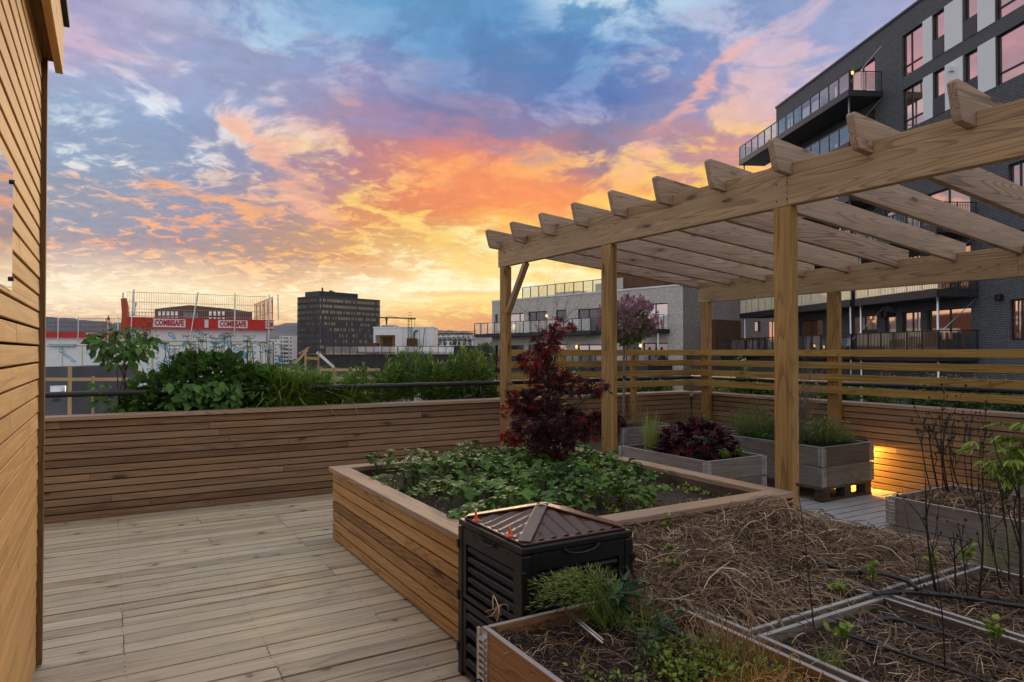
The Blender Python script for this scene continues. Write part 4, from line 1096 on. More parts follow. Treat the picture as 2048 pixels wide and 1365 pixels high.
# ---- planting outside the back parapet
def umbel_bush():
    # broad-leaved bush with flat flower heads, left half
    base = (.15, 7.42, .78); lf = MB(); st = MB(); fl = MB()
    def at(px, z, y=7.42):
        r = (px - 1024) / 1365.3; k = y / (FY + RY * r); return np.array([k * (FX + RX * r), y, z])
    for (px, z, rx, rz, k) in ((330, 1.02, .34, .24, 420), (390, 1.12, .36, .30, 600), (450, 1.12, .36, .30, 560), (505, 1.08, .34, .22, 460), (560, 1.02, .26, .16, 260), (300, .95, .22, .14, 160), (410, .90, .5, .14, 380)):
        p, d = blob(k, at(px, z), (rx, .30, rz), .55); p = p[p[:, 2] > .82]
        d = norm(p - at(px, z - .25)); dd = d + np.array([0, 0, -.5]) + rng.normal(0, .35, p.shape)
        leaves(lf, p, dd, rng.uniform(.07, .13, len(p)), OVATE, tilt=.45)
    # leaves and shoots hanging over the rail towards the deck
    p = np.stack([rng.uniform(at(330, 1)[0], at(470, 1)[0], 130), rng.uniform(7.02, 7.16, 130), rng.uniform(.93, 1.16, 130)], 1); leaves(lf, p, np.stack([rng.normal(0, .5, 130), np.full(130, -.7), rng.normal(-.6, .3, 130)], 1), rng.uniform(.07, .12, 130), OVATE, up=(0, -1, .6), tilt=.4)
    for k in range(64):
        px = rnd.uniform(325, 585); hz = 1.42 + .13 * math.sin((px - 300) / 90) + rnd.uniform(-.10, .08)
        q = at(px, hz, 7.42 + rnd.uniform(-.2, .2)); b0 = q + np.array([rnd.uniform(-.08, .08), 0, -.42])
        st.tube(stem_path(b0, q, 0, .03, 4), [.004, .0035, .003, .0025, .002], 4)
        for j in range(9):
            a = j * .698; e = q + np.array([math.cos(a) * .030, math.sin(a) * .030, .012]); st.tube([q, e], [.0014, .001], 3)
            leaves(fl, [e] * 2, [(math.cos(a), math.sin(a), .05), (math.sin(a), math.cos(a), .05)], [.014, .014], DISC, tilt=.15)
    for k in range(40):
        px = rnd.uniform(300, 520); st.tube(stem_path(at(px, .8), at(px + rnd.uniform(-25, 25), rnd.uniform(1.0, 1.25)), 0, .04, 4), [.006, .005, .005, .004, .003], 4)
    plant('broadleaf_bush', 'broad-leaved green bush with flat pale flower heads spilling over the rail of the back parapet', 'bush', at(420, .8), [(st, 'stems', 'stem_green', False), (lf, 'foliage', 'leaf_dark', False), (fl, 'flower_heads', 'umbel', False)])
    # small tree with brown panicles
    st = MB(); lf = MB(); spikes = []; b0 = at(240, .8, 7.40)
    for (ax, hz) in ((-18, 1.42), (5, 1.5), (22, 1.40), (-6, 1.3)):
        st.tube(stem_path(b0, at(240 + ax, hz, 7.4), 0, .05, 6), [.010, .009, .008, .007, .006, .005, .004], 6)
    for (px, z, rx, rz, k) in ((240, 1.53, .24, .14, 120), (208, 1.52, .12, .10, 40), (283, 1.50, .13, .12, 44), (240, 1.39, .18, .10, 44), (238, .96, .20, .10, 60), (200, 1.10, .10, .06, 18), (268, .90, .16, .06, 36)):
        p, d = blob(k, at(px, z, 7.4), (rx, .22, rz), .65); leaves(lf, p, d * .7 + np.array([0, 0, -.7]) + rng.normal(0, .25, p.shape), rng.uniform(.065, .10, k), OVATE, up=(0, -.8, .6), tilt=.5)
    for (px, z) in ((212, 1.72), (282, 1.70), (292, 1.66), (222, 1.54), (285, 1.46), (300, 1.70)):
        fl = MB(); spikes.append(fl); q = at(px, z, 7.32); k = 90; t = rng.random(k); pp = q + np.array([0, 0, -.10]) + np.array([.02, 0, .16]) * t[:, None] + norm(rng.normal(0, 1, (k, 3))) * (.045 * (1.05 - t[:, None]))
        leaves(fl, pp, rng.normal(0, 1, (k, 3)), rng.uniform(.012, .02, k), PETAL, tilt=.8)
    plant('young_lilac', 'young multi-stemmed lilac with faded brown flower spikes behind the parapet at left', 'lilac', b0, [(st, 'stems', 'bark', True), (lf, 'foliage', 'leaf_dark', False)] + [(f_, 'flower_spike', 'panicle_brown', False) for f_ in spikes])
    # fern at the far left
    lf = MB(); c = at(135, .84, 7.25)
    for k in range(26):
        a = rnd.uniform(0, 6.283); L = rnd.uniform(.16, .32); d = np.array([math.cos(a), math.sin(a) * .5, .35]); pts = [c + d * L * t + np.array([0, 0, -.35 * L * t * t]) for t in np.linspace(0, 1, 12)]
        for s in (-1, 1): leaves(lf, pts, [(-math.sin(a) * s + d[0] * .4, math.cos(a) * s + d[1] * .4, 0)] * 12, np.linspace(.06, .02, 12), NARROW, tilt=.15)
    plant('fern', 'low fern behind the parapet cap next to the wooden building', 'fern', c, [(lf, 'fronds', 'leaf_mid', False)])
    # grass clump
    gr = MB(); b0 = at(600, .8, 7.4)
    for px in range(520, 745, 9):
        h = .50 - .0010 * max(0, px - 560); blades(gr, at(px + rnd.uniform(-6, 6), .8, 7.38 + rnd.uniform(-.15, .15)), 110, .10, h * 1.3, .50, 1.15, droop=2.0)
    plant('grass_clump', 'long arching green grass behind the back parapet, right of the broad-leaved bush', 'grass', b0, [(gr, 'blades', 'blade_green', False)])
    # upright leafy clumps
    def willowy(label, px0, px1, n, hmax, seed):
        g = random.Random(seed); st = MB(); lf = MB(); t1 = MB()
        for k in range(n):
            u = g.random(); px = px0 + (px1 - px0) * u; h = hmax * (.68 + .32 * math.sin(math.pi * min(1, max(0, u)))) * g.uniform(.8, 1.06)
            q0 = at(px, .80, 7.53 + g.uniform(-.14, .14)); q1 = q0 + np.array([g.uniform(-.08, .08), g.uniform(-.06, .06), h]); pts = stem_path(q0, q1, 0, .02, 6); st.tube(pts, [.004, .004, .0035, .003, .003, .002, .0015], 4)
            m_ = 46; t = rng.uniform(.12, 1, m_); P = q0 + (q1 - q0) * t[:, None]; a = rng.random(m_) * 6.283
            D = np.stack([np.cos(a), np.sin(a), rng.uniform(.3, .9, m_) + (t > .85) * .8], 1); leaves(lf if g.random() < .7 else t1, P, D, rng.uniform(.06, .115, m_) * (1.1 - .35 * t), NARROW, tilt=.5)
        plant('leafy_clump', label, 'bush', at((px0 + px1) / 2, .8), [(st, 'stems', 'stem_green', False), (lf, 'foliage', 'leaf_mid', False), (t1, 'light_foliage', 'leaf_lime', False)])
    willowy('thin upright leafy shoots behind the back parapet, between the grass and the first tall clump', 690, 765, 30, .46, 1)
    willowy('low leafy shoots mixed into the right end of the long arching grass', 560, 690, 40, .40, 9)
    willowy('tall upright willow-leaved clump behind the back parapet, below the white rooftop house', 762, 884, 84, .64, 2)
    willowy('tall upright willow-leaved clump behind the back parapet, next to the first pergola post', 882, 990, 78, .68, 3)
umbel_bush()

def T(px0, py0, px1, py1, z):
    """foot and top of an upright stem: foot on height z as seen at (px0,py0), top seen at (px1,py1) at the same distance"""
    a = np.array(G(px0, py0, z)); d = a[0] * FX + a[1] * FY
    return a, a + np.array([RX, RY, 0]) * (px1 - px0) * d / 1365.3 + np.array([0, 0, 1]) * (py0 - py1) * d / 1365.3
# ---- straw
def heap_h(x, y, humps, base):
    h = np.full(np.shape(x), base, float)
    for (cx, cy, r, a) in humps: h = np.maximum(h, base + a * np.exp(-((x - cx) ** 2 + (y - cy) ** 2) / (r * r)))
    return h
def straw(label, rect, humps, base, n, keep=None, ln=(.12, .34), r=(.0011, .0022), mat='straw', loose=.022, name='straw', core=True):
    x0, x1, y0, y1 = rect; b = MB()
    if core and humps:
        nx, ny = 40, 50; X, Y = np.meshgrid(np.linspace(x0, x1, nx), np.linspace(y0, y1, ny), indexing='ij'); Z = heap_h(X, Y, humps, base - .03) - .012 + rng.normal(0, .006, X.shape)
        F = [(i * ny + j, (i + 1) * ny + j, (i + 1) * ny + j + 1, i * ny + j + 1) for i in range(nx - 1) for j in range(ny - 1)]
        b.add(np.stack([X.ravel(), Y.ravel(), Z.ravel()], 1), F, rv=np.full(X.size, .05))
    k = 0
    for _ in range(n * 3):
        if k >= n: break
        x = rnd.uniform(x0, x1); y = rnd.uniform(y0, y1)
        if keep and not keep(x, y): continue
        k += 1
        a = rnd.uniform(0, 6.283); cur = rnd.gauss(0, 2.2); L = rnd.uniform(*ln); m = 6; pts = []; lift = abs(rnd.gauss(0, loose))
        if rnd.random() < .06: lift += rnd.uniform(.02, .07)
        tlt = rnd.gauss(0, .10)
        for i in range(m):
            s = i / (m - 1) - .5
            h = float(heap_h(np.array(x), np.array(y), humps, base))
            pts.append((x, y, h + lift * math.cos(s * 3) + tlt * s * L * 1.2 + rnd.gauss(0, .003)))
            x += math.cos(a) * L / m; y += math.sin(a) * L / m; a += cur * L / m * 1.6 + rnd.gauss(0, .12)
        b.tube(pts, rnd.uniform(*r), 3, cap=False, rv=min(1, max(0, rnd.gauss(.5, .26))))
    return stuff(b.build(name, M[mat]), label, 'straw')
straw('heap of dry brown straw piled high at the far side of the planters, before the raised bed corner', (2.70, 3.52, 1.80, 2.88), [(3.02, 2.42, .26, .15), (3.18, 2.05, .20, .06), (2.8, 2.2, .2, .04), (3.3, 1.9, .2, .04)], .455, 4200, r=(.0009, .0025))
straw('layer of dry brown straw covering the planter right of the composter', (1.93, 2.74, 1.86, 2.88), [(2.15, 2.62, .26, .05), (2.35, 2.20, .24, .05), (2.6, 2.5, .22, .05), (2.25, 2.05, .16, .04)], .450, 3800, ln=(.12, .40), r=(.0009, .0026))
straw('thin dark litter on the soil of the nearest planter', (1.19, 1.88, 1.02, 2.15), [], .432, 900, ln=(.04, .16), r=(.0007, .0015), core=False, loose=.006)
straw('thin pale litter on the soil crossed by the drip pipe at the bottom edge', (1.98, 2.67, .5, 1.60), [], .424, 1500, ln=(.04, .2), r=(.0007, .0016), core=False, loose=.008)
straw('thin brown litter under the tall bare twigs at the lower right', (2.76, 3.45, .5, 1.60), [], .424, 1300, ln=(.04, .2), r=(.0007, .0016), core=False, loose=.008)
straw('curly dead stems between the straw and the crossing of the planters', (2.0, 3.4, 1.68, 1.95), [], .435, 900, ln=(.08, .28), r=(.0008, .0018), core=False, loose=.02)
straw('rust-brown litter in the grey planter full of bare dark twigs', (4.61, 5.35, 1.53, 2.69), [(4.9, 2.3, .3, .05), (5.0, 1.9, .2, .05)], .43, 1500, ln=(.04, .16), mat='rusty_litter' if 0 else 'straw', loose=.015)
gs = straw('tuft of golden straw at the bottom edge of the picture, in the nearest planter', (1.36, 1.80, 1.14, 1.40), [(1.55, 1.27, .16, .03)], .445, 700, ln=(.08, .22), mat='straw_gold', core=False)

def litter(label, x0, x1, y0, y1, z, n):
    b = MB(); P = np.stack([rng.uniform(x0, x1, n), rng.uniform(y0, y1, n), z + rng.uniform(0, .018, n)], 1); a = rng.random(n) * 6.283
    for tp, s0, s1, k in ((OVATE, .008, .022, 0), (NARROW, .015, .045, 1)):
        m_ = np.arange(n) % 2 == k; leaves(b, P[m_], np.stack([np.cos(a), np.sin(a), rng.normal(0, .3, n)], 1)[m_], rng.uniform(s0, s1, m_.sum()), tp, tilt=.7)
    stuff(b.build('leaf_litter', M['leaf_litter']), label, 'leaf litter')
litter('crumbled brown leaf litter on the soil of the nearest planter', 1.19, 1.88, 1.01, 2.15, .425, 2600)
litter('crumbled brown leaf litter around the thin drip pipe at the bottom edge', 1.98, 2.67, .48, 1.60, .415, 2600)
litter('crumbled brown leaf litter around the tall twigs at the lower right', 2.76, 3.45, .48, 1.60, .415, 2600)
litter('crumbled brown leaf litter below the curly dead stems by the planter crossing', 1.98, 3.45, 1.70, 2.0, .415, 1600)
litter('crumbled dark leaf litter in the grey planter with the dark stems', 4.61, 5.35, 1.53, 2.69, .42, 2600)
litter('crumbs and dry bits on the bare soil of the raised bed', 1.65, 3.60, 3.02, 5.1, .452, 3600)
# ---- nearest planter: grasses, moss, dry stalks
def near_planter():
    b = MB(); n = 3800
    P = np.stack([rng.uniform(1.24, 1.84, n), rng.uniform(1.10, 1.78, n), np.full(n, .435)], 1)
    f = np.sin(P[:, 0] * 11 + 2) + np.sin(P[:, 1] * 9) + rng.normal(0, .5, n) > .35; P = P[f]; k = len(P); P[:, 2] += rng.uniform(0, .035, k)
    a = rng.random(k) * 6.283; leaves(b, P, np.stack([np.cos(a), np.sin(a), rng.uniform(.1, 1.2, k)], 1), rng.uniform(.010, .024, k), OVATE, tilt=.6)
    stuff(b.build('ground_cover', M['leaf_lime']), 'mossy low green weeds in the nearest planter', 'ground cover')
    # arching seed-head grass
    base = np.array(G(1215, 1250, .43)); st = MB(); hd = MB(); bl = MB()
    for i in range(46):
        q = base + np.array([rnd.uniform(-.05, .05), rnd.uniform(-.05, .05), 0]); px = rnd.uniform(1045, 1230); py = 1150 + rnd.uniform(-5, 75) + max(0, (1120 - px)) * .25
        d = base[0] * FX + base[1] * FY - rnd.uniform(-.05, .15); e = np.array(W((px - 1024) / 1365.3 * d, d, EYE - (py - 702) / 1365.3 * d))
        m_ = (q + e) / 2 + np.array([0, 0, .10]); pts = spline([tuple(q), tuple(m_), tuple(e)], 5); st.tube(pts, .0012, 4)
        for j in range(26):
            t = rnd.uniform(.62, 1); p0 = np.array(pts[min(len(pts) - 1, int(t * (len(pts) - 1)))]); dd = rng.normal(0, 1, 3); leaves(hd, [p0 + norm(dd) * rnd.uniform(.004, .022)], [e - q + norm(dd) * .15], [rnd.uniform(.014, .024)], NARROW)
    blades(bl, base, 34, .07, .16, .7, 1.2, droop=1.8)
    plant('seed_grass', 'green arching grass with feathery seed heads leaning left over the planter edge before the composter', 'grass', base, [(st, 'stems', 'blade_green', False), (hd, 'seed_heads', 'leaf_thyme', False), (bl, 'blades', 'blade_green', False)])
    # broad narrow-leaved weed
    for (px, py, z, n_, s_, lab) in ((1235, 1225, .44, 60, .13, 'blue-green narrow-leaved weed rising through the pale rods in the nearest planter'), (1330, 1290, .44, 50, .07, 'blue-green weed in the middle of the nearest planter'), (1290, 1330, .44, 46, .055, 'small leafy weed near the bottom edge in the nearest planter')):
        c = np.array(G(px, py, z)); lf = MB(); st = MB()
        for i in range(8):
            a = rnd.uniform(0, 6.28); q = c + np.array([math.cos(a) * .05, math.sin(a) * .05, rnd.uniform(.06, .16)]); st.tube([c, q], [.002, .001], 4); P = c + (q - c) * rng.uniform(.3, 1, n_ // 8)[:, None]
            aa = rng.random(len(P)) * 6.28; leaves(lf, P, np.stack([np.cos(aa), np.sin(aa), rng.uniform(-.2, .6, len(P))], 1), rng.uniform(.5, 1, len(P)) * s_, NARROW, tilt=.5)
        plant('weed', lab, 'weed', c, [(st, 'stalks', 'stem_green', False), (lf, 'leaves', 'leaf_blue', False)])
    for (px, py, n_, L, sp, lab, mt) in ((1290, 1235, 110, .19, .08, 'dry tawny stalks between the nearest planter and the straw layer', 'blade_dry'), (1455, 1335, 190, .17, .12, 'dense brown dry stalks at the bottom, where the near planters meet', 'blade_dry'), (1520, 1350, 130, .11, .10, 'short ochre dry tuft at the bottom edge, right of the brown stalks', 'straw_gold'),
                                         (1262, 1235, 40, .16, .05, 'green blades before the tawny stalks in the nearest planter', 'blade_green'), (1290, 1275, 60, .13, .07, 'short green blades beside the thin shiny drip pipe in the nearest planter', 'blade_green'), (1665, 1345, 70, .12, .04, 'short fresh green blades at the bottom edge beside the ochre tuft', 'blade_green')):
        c = np.array(G(px, py, .425)); b = MB(); blades(b, c, n_, sp, L, .28, .7, droop=.6)
        plant('grass_tuft', lab, 'grass', c, [(b, 'blades', mt, False)])
    c = np.array(G(993, 1243, .44)); st = MB()
    for i in range(5): st.tube(spline([tuple(c), tuple(c + np.array([rnd.uniform(-.02, .02), rnd.uniform(-.02, .02), .05])), tuple(c + np.array([rnd.uniform(-.04, .04), rnd.uniform(-.04, .04), rnd.uniform(.03, .09)])), tuple(c + np.array([rnd.uniform(-.05, .07), rnd.uniform(-.05, .05), .03]))], 4), .0022, 4)
    plant('dead_sprout', 'curled pale dead sprout at the near corner of the nearest planter', 'dead plant', c, [(st, 'stems', 'straw', False)])
near_planter()

# ---- seedlings on the straw
for (px, py, h, lab) in ((1331, 1075, .11, 'red-tipped green seedling at the back rim of the straw-covered planter'), (1398, 1062, .05, 'small green sprout at the rim, left of the other one beside the black tray corner'), (1424, 1062, .05, 'small green sprout nearest the straw heap, at the far rim'), (1342, 1120, .07, 'green seedling halfway up the straw layer right of the composter'), (1345, 1150, .05, 'lowest green seedling on the straw layer'),
                         (1250, 1130, .07, 'green sprig against the right side of the composter'), (1640, 1065, .05, 'small green sprig on top of the straw heap'), (1744, 1178, .12, 'yellow-green seedling beside the hose at the planter crossing'), (1676, 1190, .03, 'flat green seedling just left of the planter crossing'), (1990, 1300, .09, 'bright green seedling at the right edge, on the rim board'), (1675, 1290, .06, 'thin green sprout by the pale bent stem'), (1860, 1150, .10, 'yellow-green seedling among the tall twigs'), (1930, 1140, .10, 'green seedling right of the tall twigs, by the far board')):
    c = np.array(G(px, py, .455)); st = MB(); lf = MB()
    for i in range(4):
        q = c + np.array([rnd.uniform(-.03, .03), rnd.uniform(-.03, .03), h * rnd.uniform(.7, 1.2)]); st.tube([c, q], [.0022, .0012], 4); m_ = 7; P = c + (q - c) * rng.uniform(.4, 1.02, m_)[:, None]; a = rng.random(m_) * 6.28
        leaves(lf, P, np.stack([np.cos(a), np.sin(a), np.full(m_, .5)], 1), rng.uniform(.022, .042, m_), OVATE)
    plant('seedling', lab, 'seedling', c, [(st, 'stalks', 'stem_green', False), (lf, 'leaves', 'leaf_lime', False)])
# ---- tall bare twigs over the near right planters
def bare(label, foot, top, z, r=.0045, depth=2, heads=True, seed=0, mat='twig_dark', kids=(1, 3), spread=.3):
    a, e = T(*foot, *top, z); b = MB(); hs = []; tips = []
    d = e - a; L = np.linalg.norm(d); pts = stem_path(a, e, 0, .025, 9); b.tube(pts, [r * (1 - .07 * i) for i in range(10)], 6)
    for k in range(rnd.randint(2, 4) if depth else 0):
        q = pts[rnd.randint(3, 7)]; twig(b, q, norm(d) + rng.normal(0, spread, 3), L * rnd.uniform(.2, .42), r * .55, depth - 1, spread, tips, seg=4, kids=kids)
    tips.append((pts[-1], norm(d)))
    if heads:
        for q, dd in tips:
            if rnd.random() < .6: hd = MB(); hd.many(BUD[0], BUD[1], np.array([np.eye(3) * rnd.uniform(.004, .009)]), np.array([q])); hs.append((hd, 'seed_head', 'twig_dark', False))
    plant('bare_twig', label, 'twig', a, [(b, 'stem', mat, True)] + hs)
TW = [((1628, 1262), (1597, 972), .0028, 0, 'very thin straight dark stalk rising in front of the straw heap'), ((1872, 1185), (1853, 960), .0065, 2, 'thick dark forked twig, leftmost of the tall ones at the lower right'), ((1850, 1215), (1811, 1013), .0025, 0, 'thin reddish stalk leaning left beside the thick forked twig'),
      ((1912, 1185), (1908, 1065), .005, 1, 'short dark twig with a knobbly head right of the thick forked twig'), ((1935, 1205), (1918, 1050), .004, 2, 'dark twig forking low, standing by the end of the hose'), ((1958, 1205), (1963, 985), .006, 2, 'second thick dark twig from the right edge, over the planter board'), ((2002, 1180), (1975, 1000), .004, 2, 'wavy dark twig between the two thick ones at the right edge'),
      ((2018, 1175), (1998, 960), .004, 2, 'slender dark twig before the grey planter, close to the right edge'), ((2043, 1190), (2040, 950), .008, 2, 'thickest dark twig, cut by the right edge of the picture'), ((1890, 1340), (1852, 1040), .0028, 1, 'thin dark stalk crossing the black bent hose at the lower right'), ((1990, 1130), (1968, 940), .0035, 2, 'fine branching twig behind the two thick ones')]
for f, t_, r, dp, lab in TW: bare(lab, f, t_, .43, r, dp)
b = MB(); b.tube(stem_path(G(2040, 1210, .43), G(2000, 1085, .60), 0, .05, 6), [.004, .004, .0035, .003, .003, .002, .002], 5); b.tube(stem_path(G(2030, 1215, .43), G(1985, 1120, .54), 0, .05, 6), [.003] * 7, 5)
plant('dry_stalk', 'pair of pale straw-coloured leaning stalks at the right edge', 'dry stalk', np.array(G(2040, 1210, .43)), [(b, 'stem', 'straw', True)])
b = MB(); blades(b, np.array(G(1990, 1140, .43)), 26, .06, .30, .2, .5, droop=.4); plant('grass_tuft', 'few pale green upright blades behind the pale leaning stalks', 'grass', np.array(G(1990, 1140, .43)), [(b, 'blades', 'blade_green', False)])
b = MB(); b.tube(spline([G(1955, 1265, .45), G(1990, 1245, .47), G(2040, 1218, .50)], 5), .0022, 5); plant('dry_stalk', 'single pale bent stem lying across the rim board at the lower right', 'dry stalk', np.array(G(1955, 1265, .45)), [(b, 'stem', 'straw', True)])
b = MB(); b.tube(spline([G(1765, 1295, .43), G(1778, 1275, .46), G(1780, 1258, .49)], 5), .003, 5); plant('dry_stalk', 'short pale curved stem between hose and drip pipe', 'dry stalk', np.array(G(1765, 1295, .43)), [(b, 'stem', 'straw', True)])

# ---- twigs and peony in the grey planter
C1T = [((1862, 985), (1843, 865)), ((1877, 985), (1857, 850)), ((1885, 988), (1880, 835)), ((1893, 985), (1884, 862)), ((1898, 990), (1893, 842)), ((1910, 985), (1906, 850)), ((1937, 985), (1936, 835)), ((1945, 990), (1942, 860)), ((1957, 985), (1963, 875)), ((1966, 985), (1976, 850)), ((1925, 990), (1898, 880))]
for i, (f, t_) in enumerate(C1T):
    a, e = T(*f, *t_, .44); b = MB(); hs = []; tips = []; pts = stem_path(a, e, 0, .03, 8); r = rnd.uniform(.004, .008); b.tube(pts, [r * (1 - .08 * k) for k in range(9)], 5)
    for k in range(3): twig(b, pts[rnd.randint(3, 7)], (e - a) / np.linalg.norm(e - a) + rng.normal(0, .3, 3), np.linalg.norm(e - a) * rnd.uniform(.25, .45), r * .5, 1, .3, tips, seg=4)
    for q, dd in tips + [(pts[-1], 0)]: hd = MB(); hd.many(BUD[0], BUD[1], np.array([np.eye(3) * rnd.uniform(.006, .013)]), np.array([q])); hs.append((hd, 'seed_head', 'twig_dark', False))
    plant('bare_twig', 'bare dark branching stem with knobbly seed heads in the grey planter before the slatted parapet', 'twig', a, [(b, 'stem', 'twig_dark', True)] + hs, 'dark stems in the grey planter')
def peony():
    base = np.array(G(2010, 1010, .44)); st = MB(); lf = MB(); d = base[0] * FX + base[1] * FY
    for i in range(9):
        px = rnd.uniform(1975, 2075); py = rnd.uniform(845, 935); e = np.array(W((px - 1024) / 1365.3 * d, d + rnd.uniform(-.1, .15), EYE - (py - 702) / 1365.3 * d)); pts = stem_path(base, e, .03, .03, 6); st.tube(pts, [.006, .006, .005, .005, .004, .003, .002], 5)
        for q in [pts[3], pts[4], pts[5], pts[6], pts[6]]:
            for s in range(3):
                a = rnd.uniform(0, 6.28); f = q + np.array([math.cos(a), math.sin(a), .2]) * rnd.uniform(.03, .09); st.tube([q, f], [.002, .001], 3)
                aa = a + np.array([-.9, -.35, .2, .8, 0]); leaves(lf, np.tile(f, (5, 1)), np.stack([np.cos(aa), np.sin(aa), np.full(5, -.35)], 1), rng.uniform(.07, .12, 5), NARROW, tilt=.25)
    plant('peony', 'bright green peony with drooping divided leaves at the right edge, in the grey planter', 'peony', base, [(st, 'stems', 'stem_green', True), (lf, 'foliage', 'leaf_lime', False)])
peony()

# ---- middle planters
def cushion(name, label, cat, c, r, k, mat, h=.12, n=NARROW, size=(.012, .024), flowers=None):
    st = MB(); lf = MB(); fl = MB(); c = np.array(c)
    for i in range(k):
        a = rnd.uniform(0, 6.28); rr = r * math.sqrt(rnd.random()); q0 = c + np.array([math.cos(a) * rr * .6, math.sin(a) * rr * .6, 0]); q1 = c + np.array([math.cos(a) * rr * 1.3, math.sin(a) * rr * 1.3, h * rnd.uniform(.55, 1.1) * (1.1 - .4 * rr / r)])
        st.tube([q0, q1], [.0014, .0008], 3, cap=False); m_ = 12; P = q0 + (q1 - q0) * rng.uniform(.3, 1, m_)[:, None]; aa = rng.random(m_) * 6.28; leaves(lf, P, np.stack([np.cos(aa), np.sin(aa), np.full(m_, .6)], 1), rng.uniform(*size, m_), n)
        if flowers and rnd.random() < .2: leaves(fl, [q1] * 3, rng.normal(0, 1, (3, 3)), [.008] * 3, PETAL)
    return plant(name, label, cat, c, [(st, 'stalks', 'stem_green', False), (lf, 'foliage', mat, False), (fl, 'flowers', flowers, False)])
cushion('thyme', 'airy grey-green thyme at the far end of the planter, left of the tall post', 'herb', (6.10, 5.10, .49), .24, 380, 'leaf_thyme', .40)
cushion('thyme', 'airy grey-green thyme behind the tall post, in the planter beside the lamp', 'herb', (6.35, 4.85, .49), .20, 260, 'leaf_thyme', .36)
cushion('thyme', 'grey-green thyme hanging over the near corner of the planter beside the lamp', 'herb', (6.20, 4.32, .49), .19, 420, 'leaf_thyme', .32, flowers='petal_white')
cushion('thyme', 'small thyme cushion against the parapet at the lamp end of the planter', 'herb', (6.48, 4.35, .49), .14, 160, 'leaf_thyme', .18)
cushion('herb', 'small bright green leafy herb right behind the tall post', 'herb', (5.98, 4.52, .49), .08, 50, 'leaf_mid', .12, OVATE, (.02, .035))
cushion('herb', 'low green leafy herb left of the tall post, in the planter beside the lamp', 'herb', (6.0, 4.92, .49), .07, 36, 'leaf_mid', .09, OVATE, (.02, .035))
b = MB(); tips = []; c = np.array((6.22, 4.60, .48))
for k in range(26): twig(b, c + rng.normal(0, .03, 3) * [1, 1, 0], (rnd.uniform(-.35, .35), rnd.uniform(-.35, .35), 1.2), rnd.uniform(.30, .46), .005, 2, .22, tips, seg=4)
plant('dry_bush', 'dry brown twiggy bush right behind the tall post', 'dry bush', c, [(b, 'stems', 'bark_pale', True)])
b = MB(); blades(b, (4.82, 5.36, .42), 150, .07, .46, .16, .45, droop=.3); plant('green_broom', 'upright clump of thin green stems in the low planter, left of the burgundy mound', 'perennial', np.array((4.82, 5.36, .42)), [(b, 'stems', 'leaf_thyme', False)])
cushion('herb', 'bright leafy plant behind the burgundy mound in the far corner planter', 'herb', (6.15, 5.95, .46), .13, 60, 'leaf_mid', .20, OVATE, (.03, .05), 'petal_white')
for (x, y, z, n_, h, lab) in ((5.55, 6.4, .54, 130, .42, 'thin dry grass stalks right of the lilac trunk'), (5.20, 6.5, .54, 70, .34, 'thin dry stalks around the foot of the lilac trunk'), (6.3, 6.3, .46, 110, .50, 'wispy dry stalks in the far corner planter'), (6.15, 5.2, .5, 60, .40, 'wispy dark dry stalks among the thyme, left of the tall post'), (5.18, 5.3, .42, 36, .34, 'few dry stalks behind the burgundy mound')):
    b = MB(); blades(b, (x, y, z), n_, .16, h, .14, .28, droop=.3); plant('dry_grass', lab, 'dry grass', np.array((x, y, z)), [(b, 'stalks', 'blade_dry', False)])
for (x, y, lab) in ((4.95, 4.50, 'small pale green weed at the front rim of the low planter'), (5.15, 4.52, 'small pale green weed at the right front rim of the low planter')): cushion('weed', lab, 'weed', (x, y, .44), .04, 16, 'leaf_lime', .09, OVATE, (.02, .03))
h1 = MB(); h1.tube(spline([(4.72, 5.3, .47), (4.78, 4.95, .475), (4.9, 4.75, .47), (5.0, 4.55, .455)], 6), .010, 8); tag(h1.build('hose', M['dark_pipe'], smooth=True), 'black hose lying along the inside of the low planter with the burgundy mound', 'hose')
# ---- planting outside the right parapet and behind the screen
def outer(label, x0, x1, y0, y1, n, mat, tpl, size, h, flowers=None, nf=0, name='shrub'):
    st = MB(); lf = MB(); fl = MB(); c = np.array(((x0 + x1) / 2, (y0 + y1) / 2, .79))
    for i in range(n):
        q0 = np.array([rnd.uniform(x0, x1), rnd.uniform(y0, y1), .79]); q1 = q0 + np.array([rnd.uniform(-.12, .12), rnd.uniform(-.12, .12), h * rnd.uniform(.6, 1.1)]); st.tube([q0, q1], [.003, .0015], 4)
        m_ = 22; P = q0 + (q1 - q0) * rng.uniform(.15, 1, m_)[:, None] + rng.normal(0, .03, (m_, 3)); a = rng.random(m_) * 6.28; leaves(lf, P, np.stack([np.cos(a), np.sin(a), rng.uniform(-.3, .8, m_)], 1), rng.uniform(*size, m_), tpl)
        if flowers and rnd.random() < nf:
            k = 26; P = q1 + rng.normal(0, .03, (k, 3)); leaves(fl, P, rng.normal(0, 1, (k, 3)), rng.uniform(.012, .02, k), PETAL, tilt=.8)
    plant(name, label, 'shrub', c, [(st, 'stems', 'stem_green', False), (lf, 'foliage', mat, False), (fl, 'blossom', flowers or 'petal_pink', False)])
LAB = ['first', 'second', 'third', 'fourth', 'fifth', 'sixth', 'seventh']
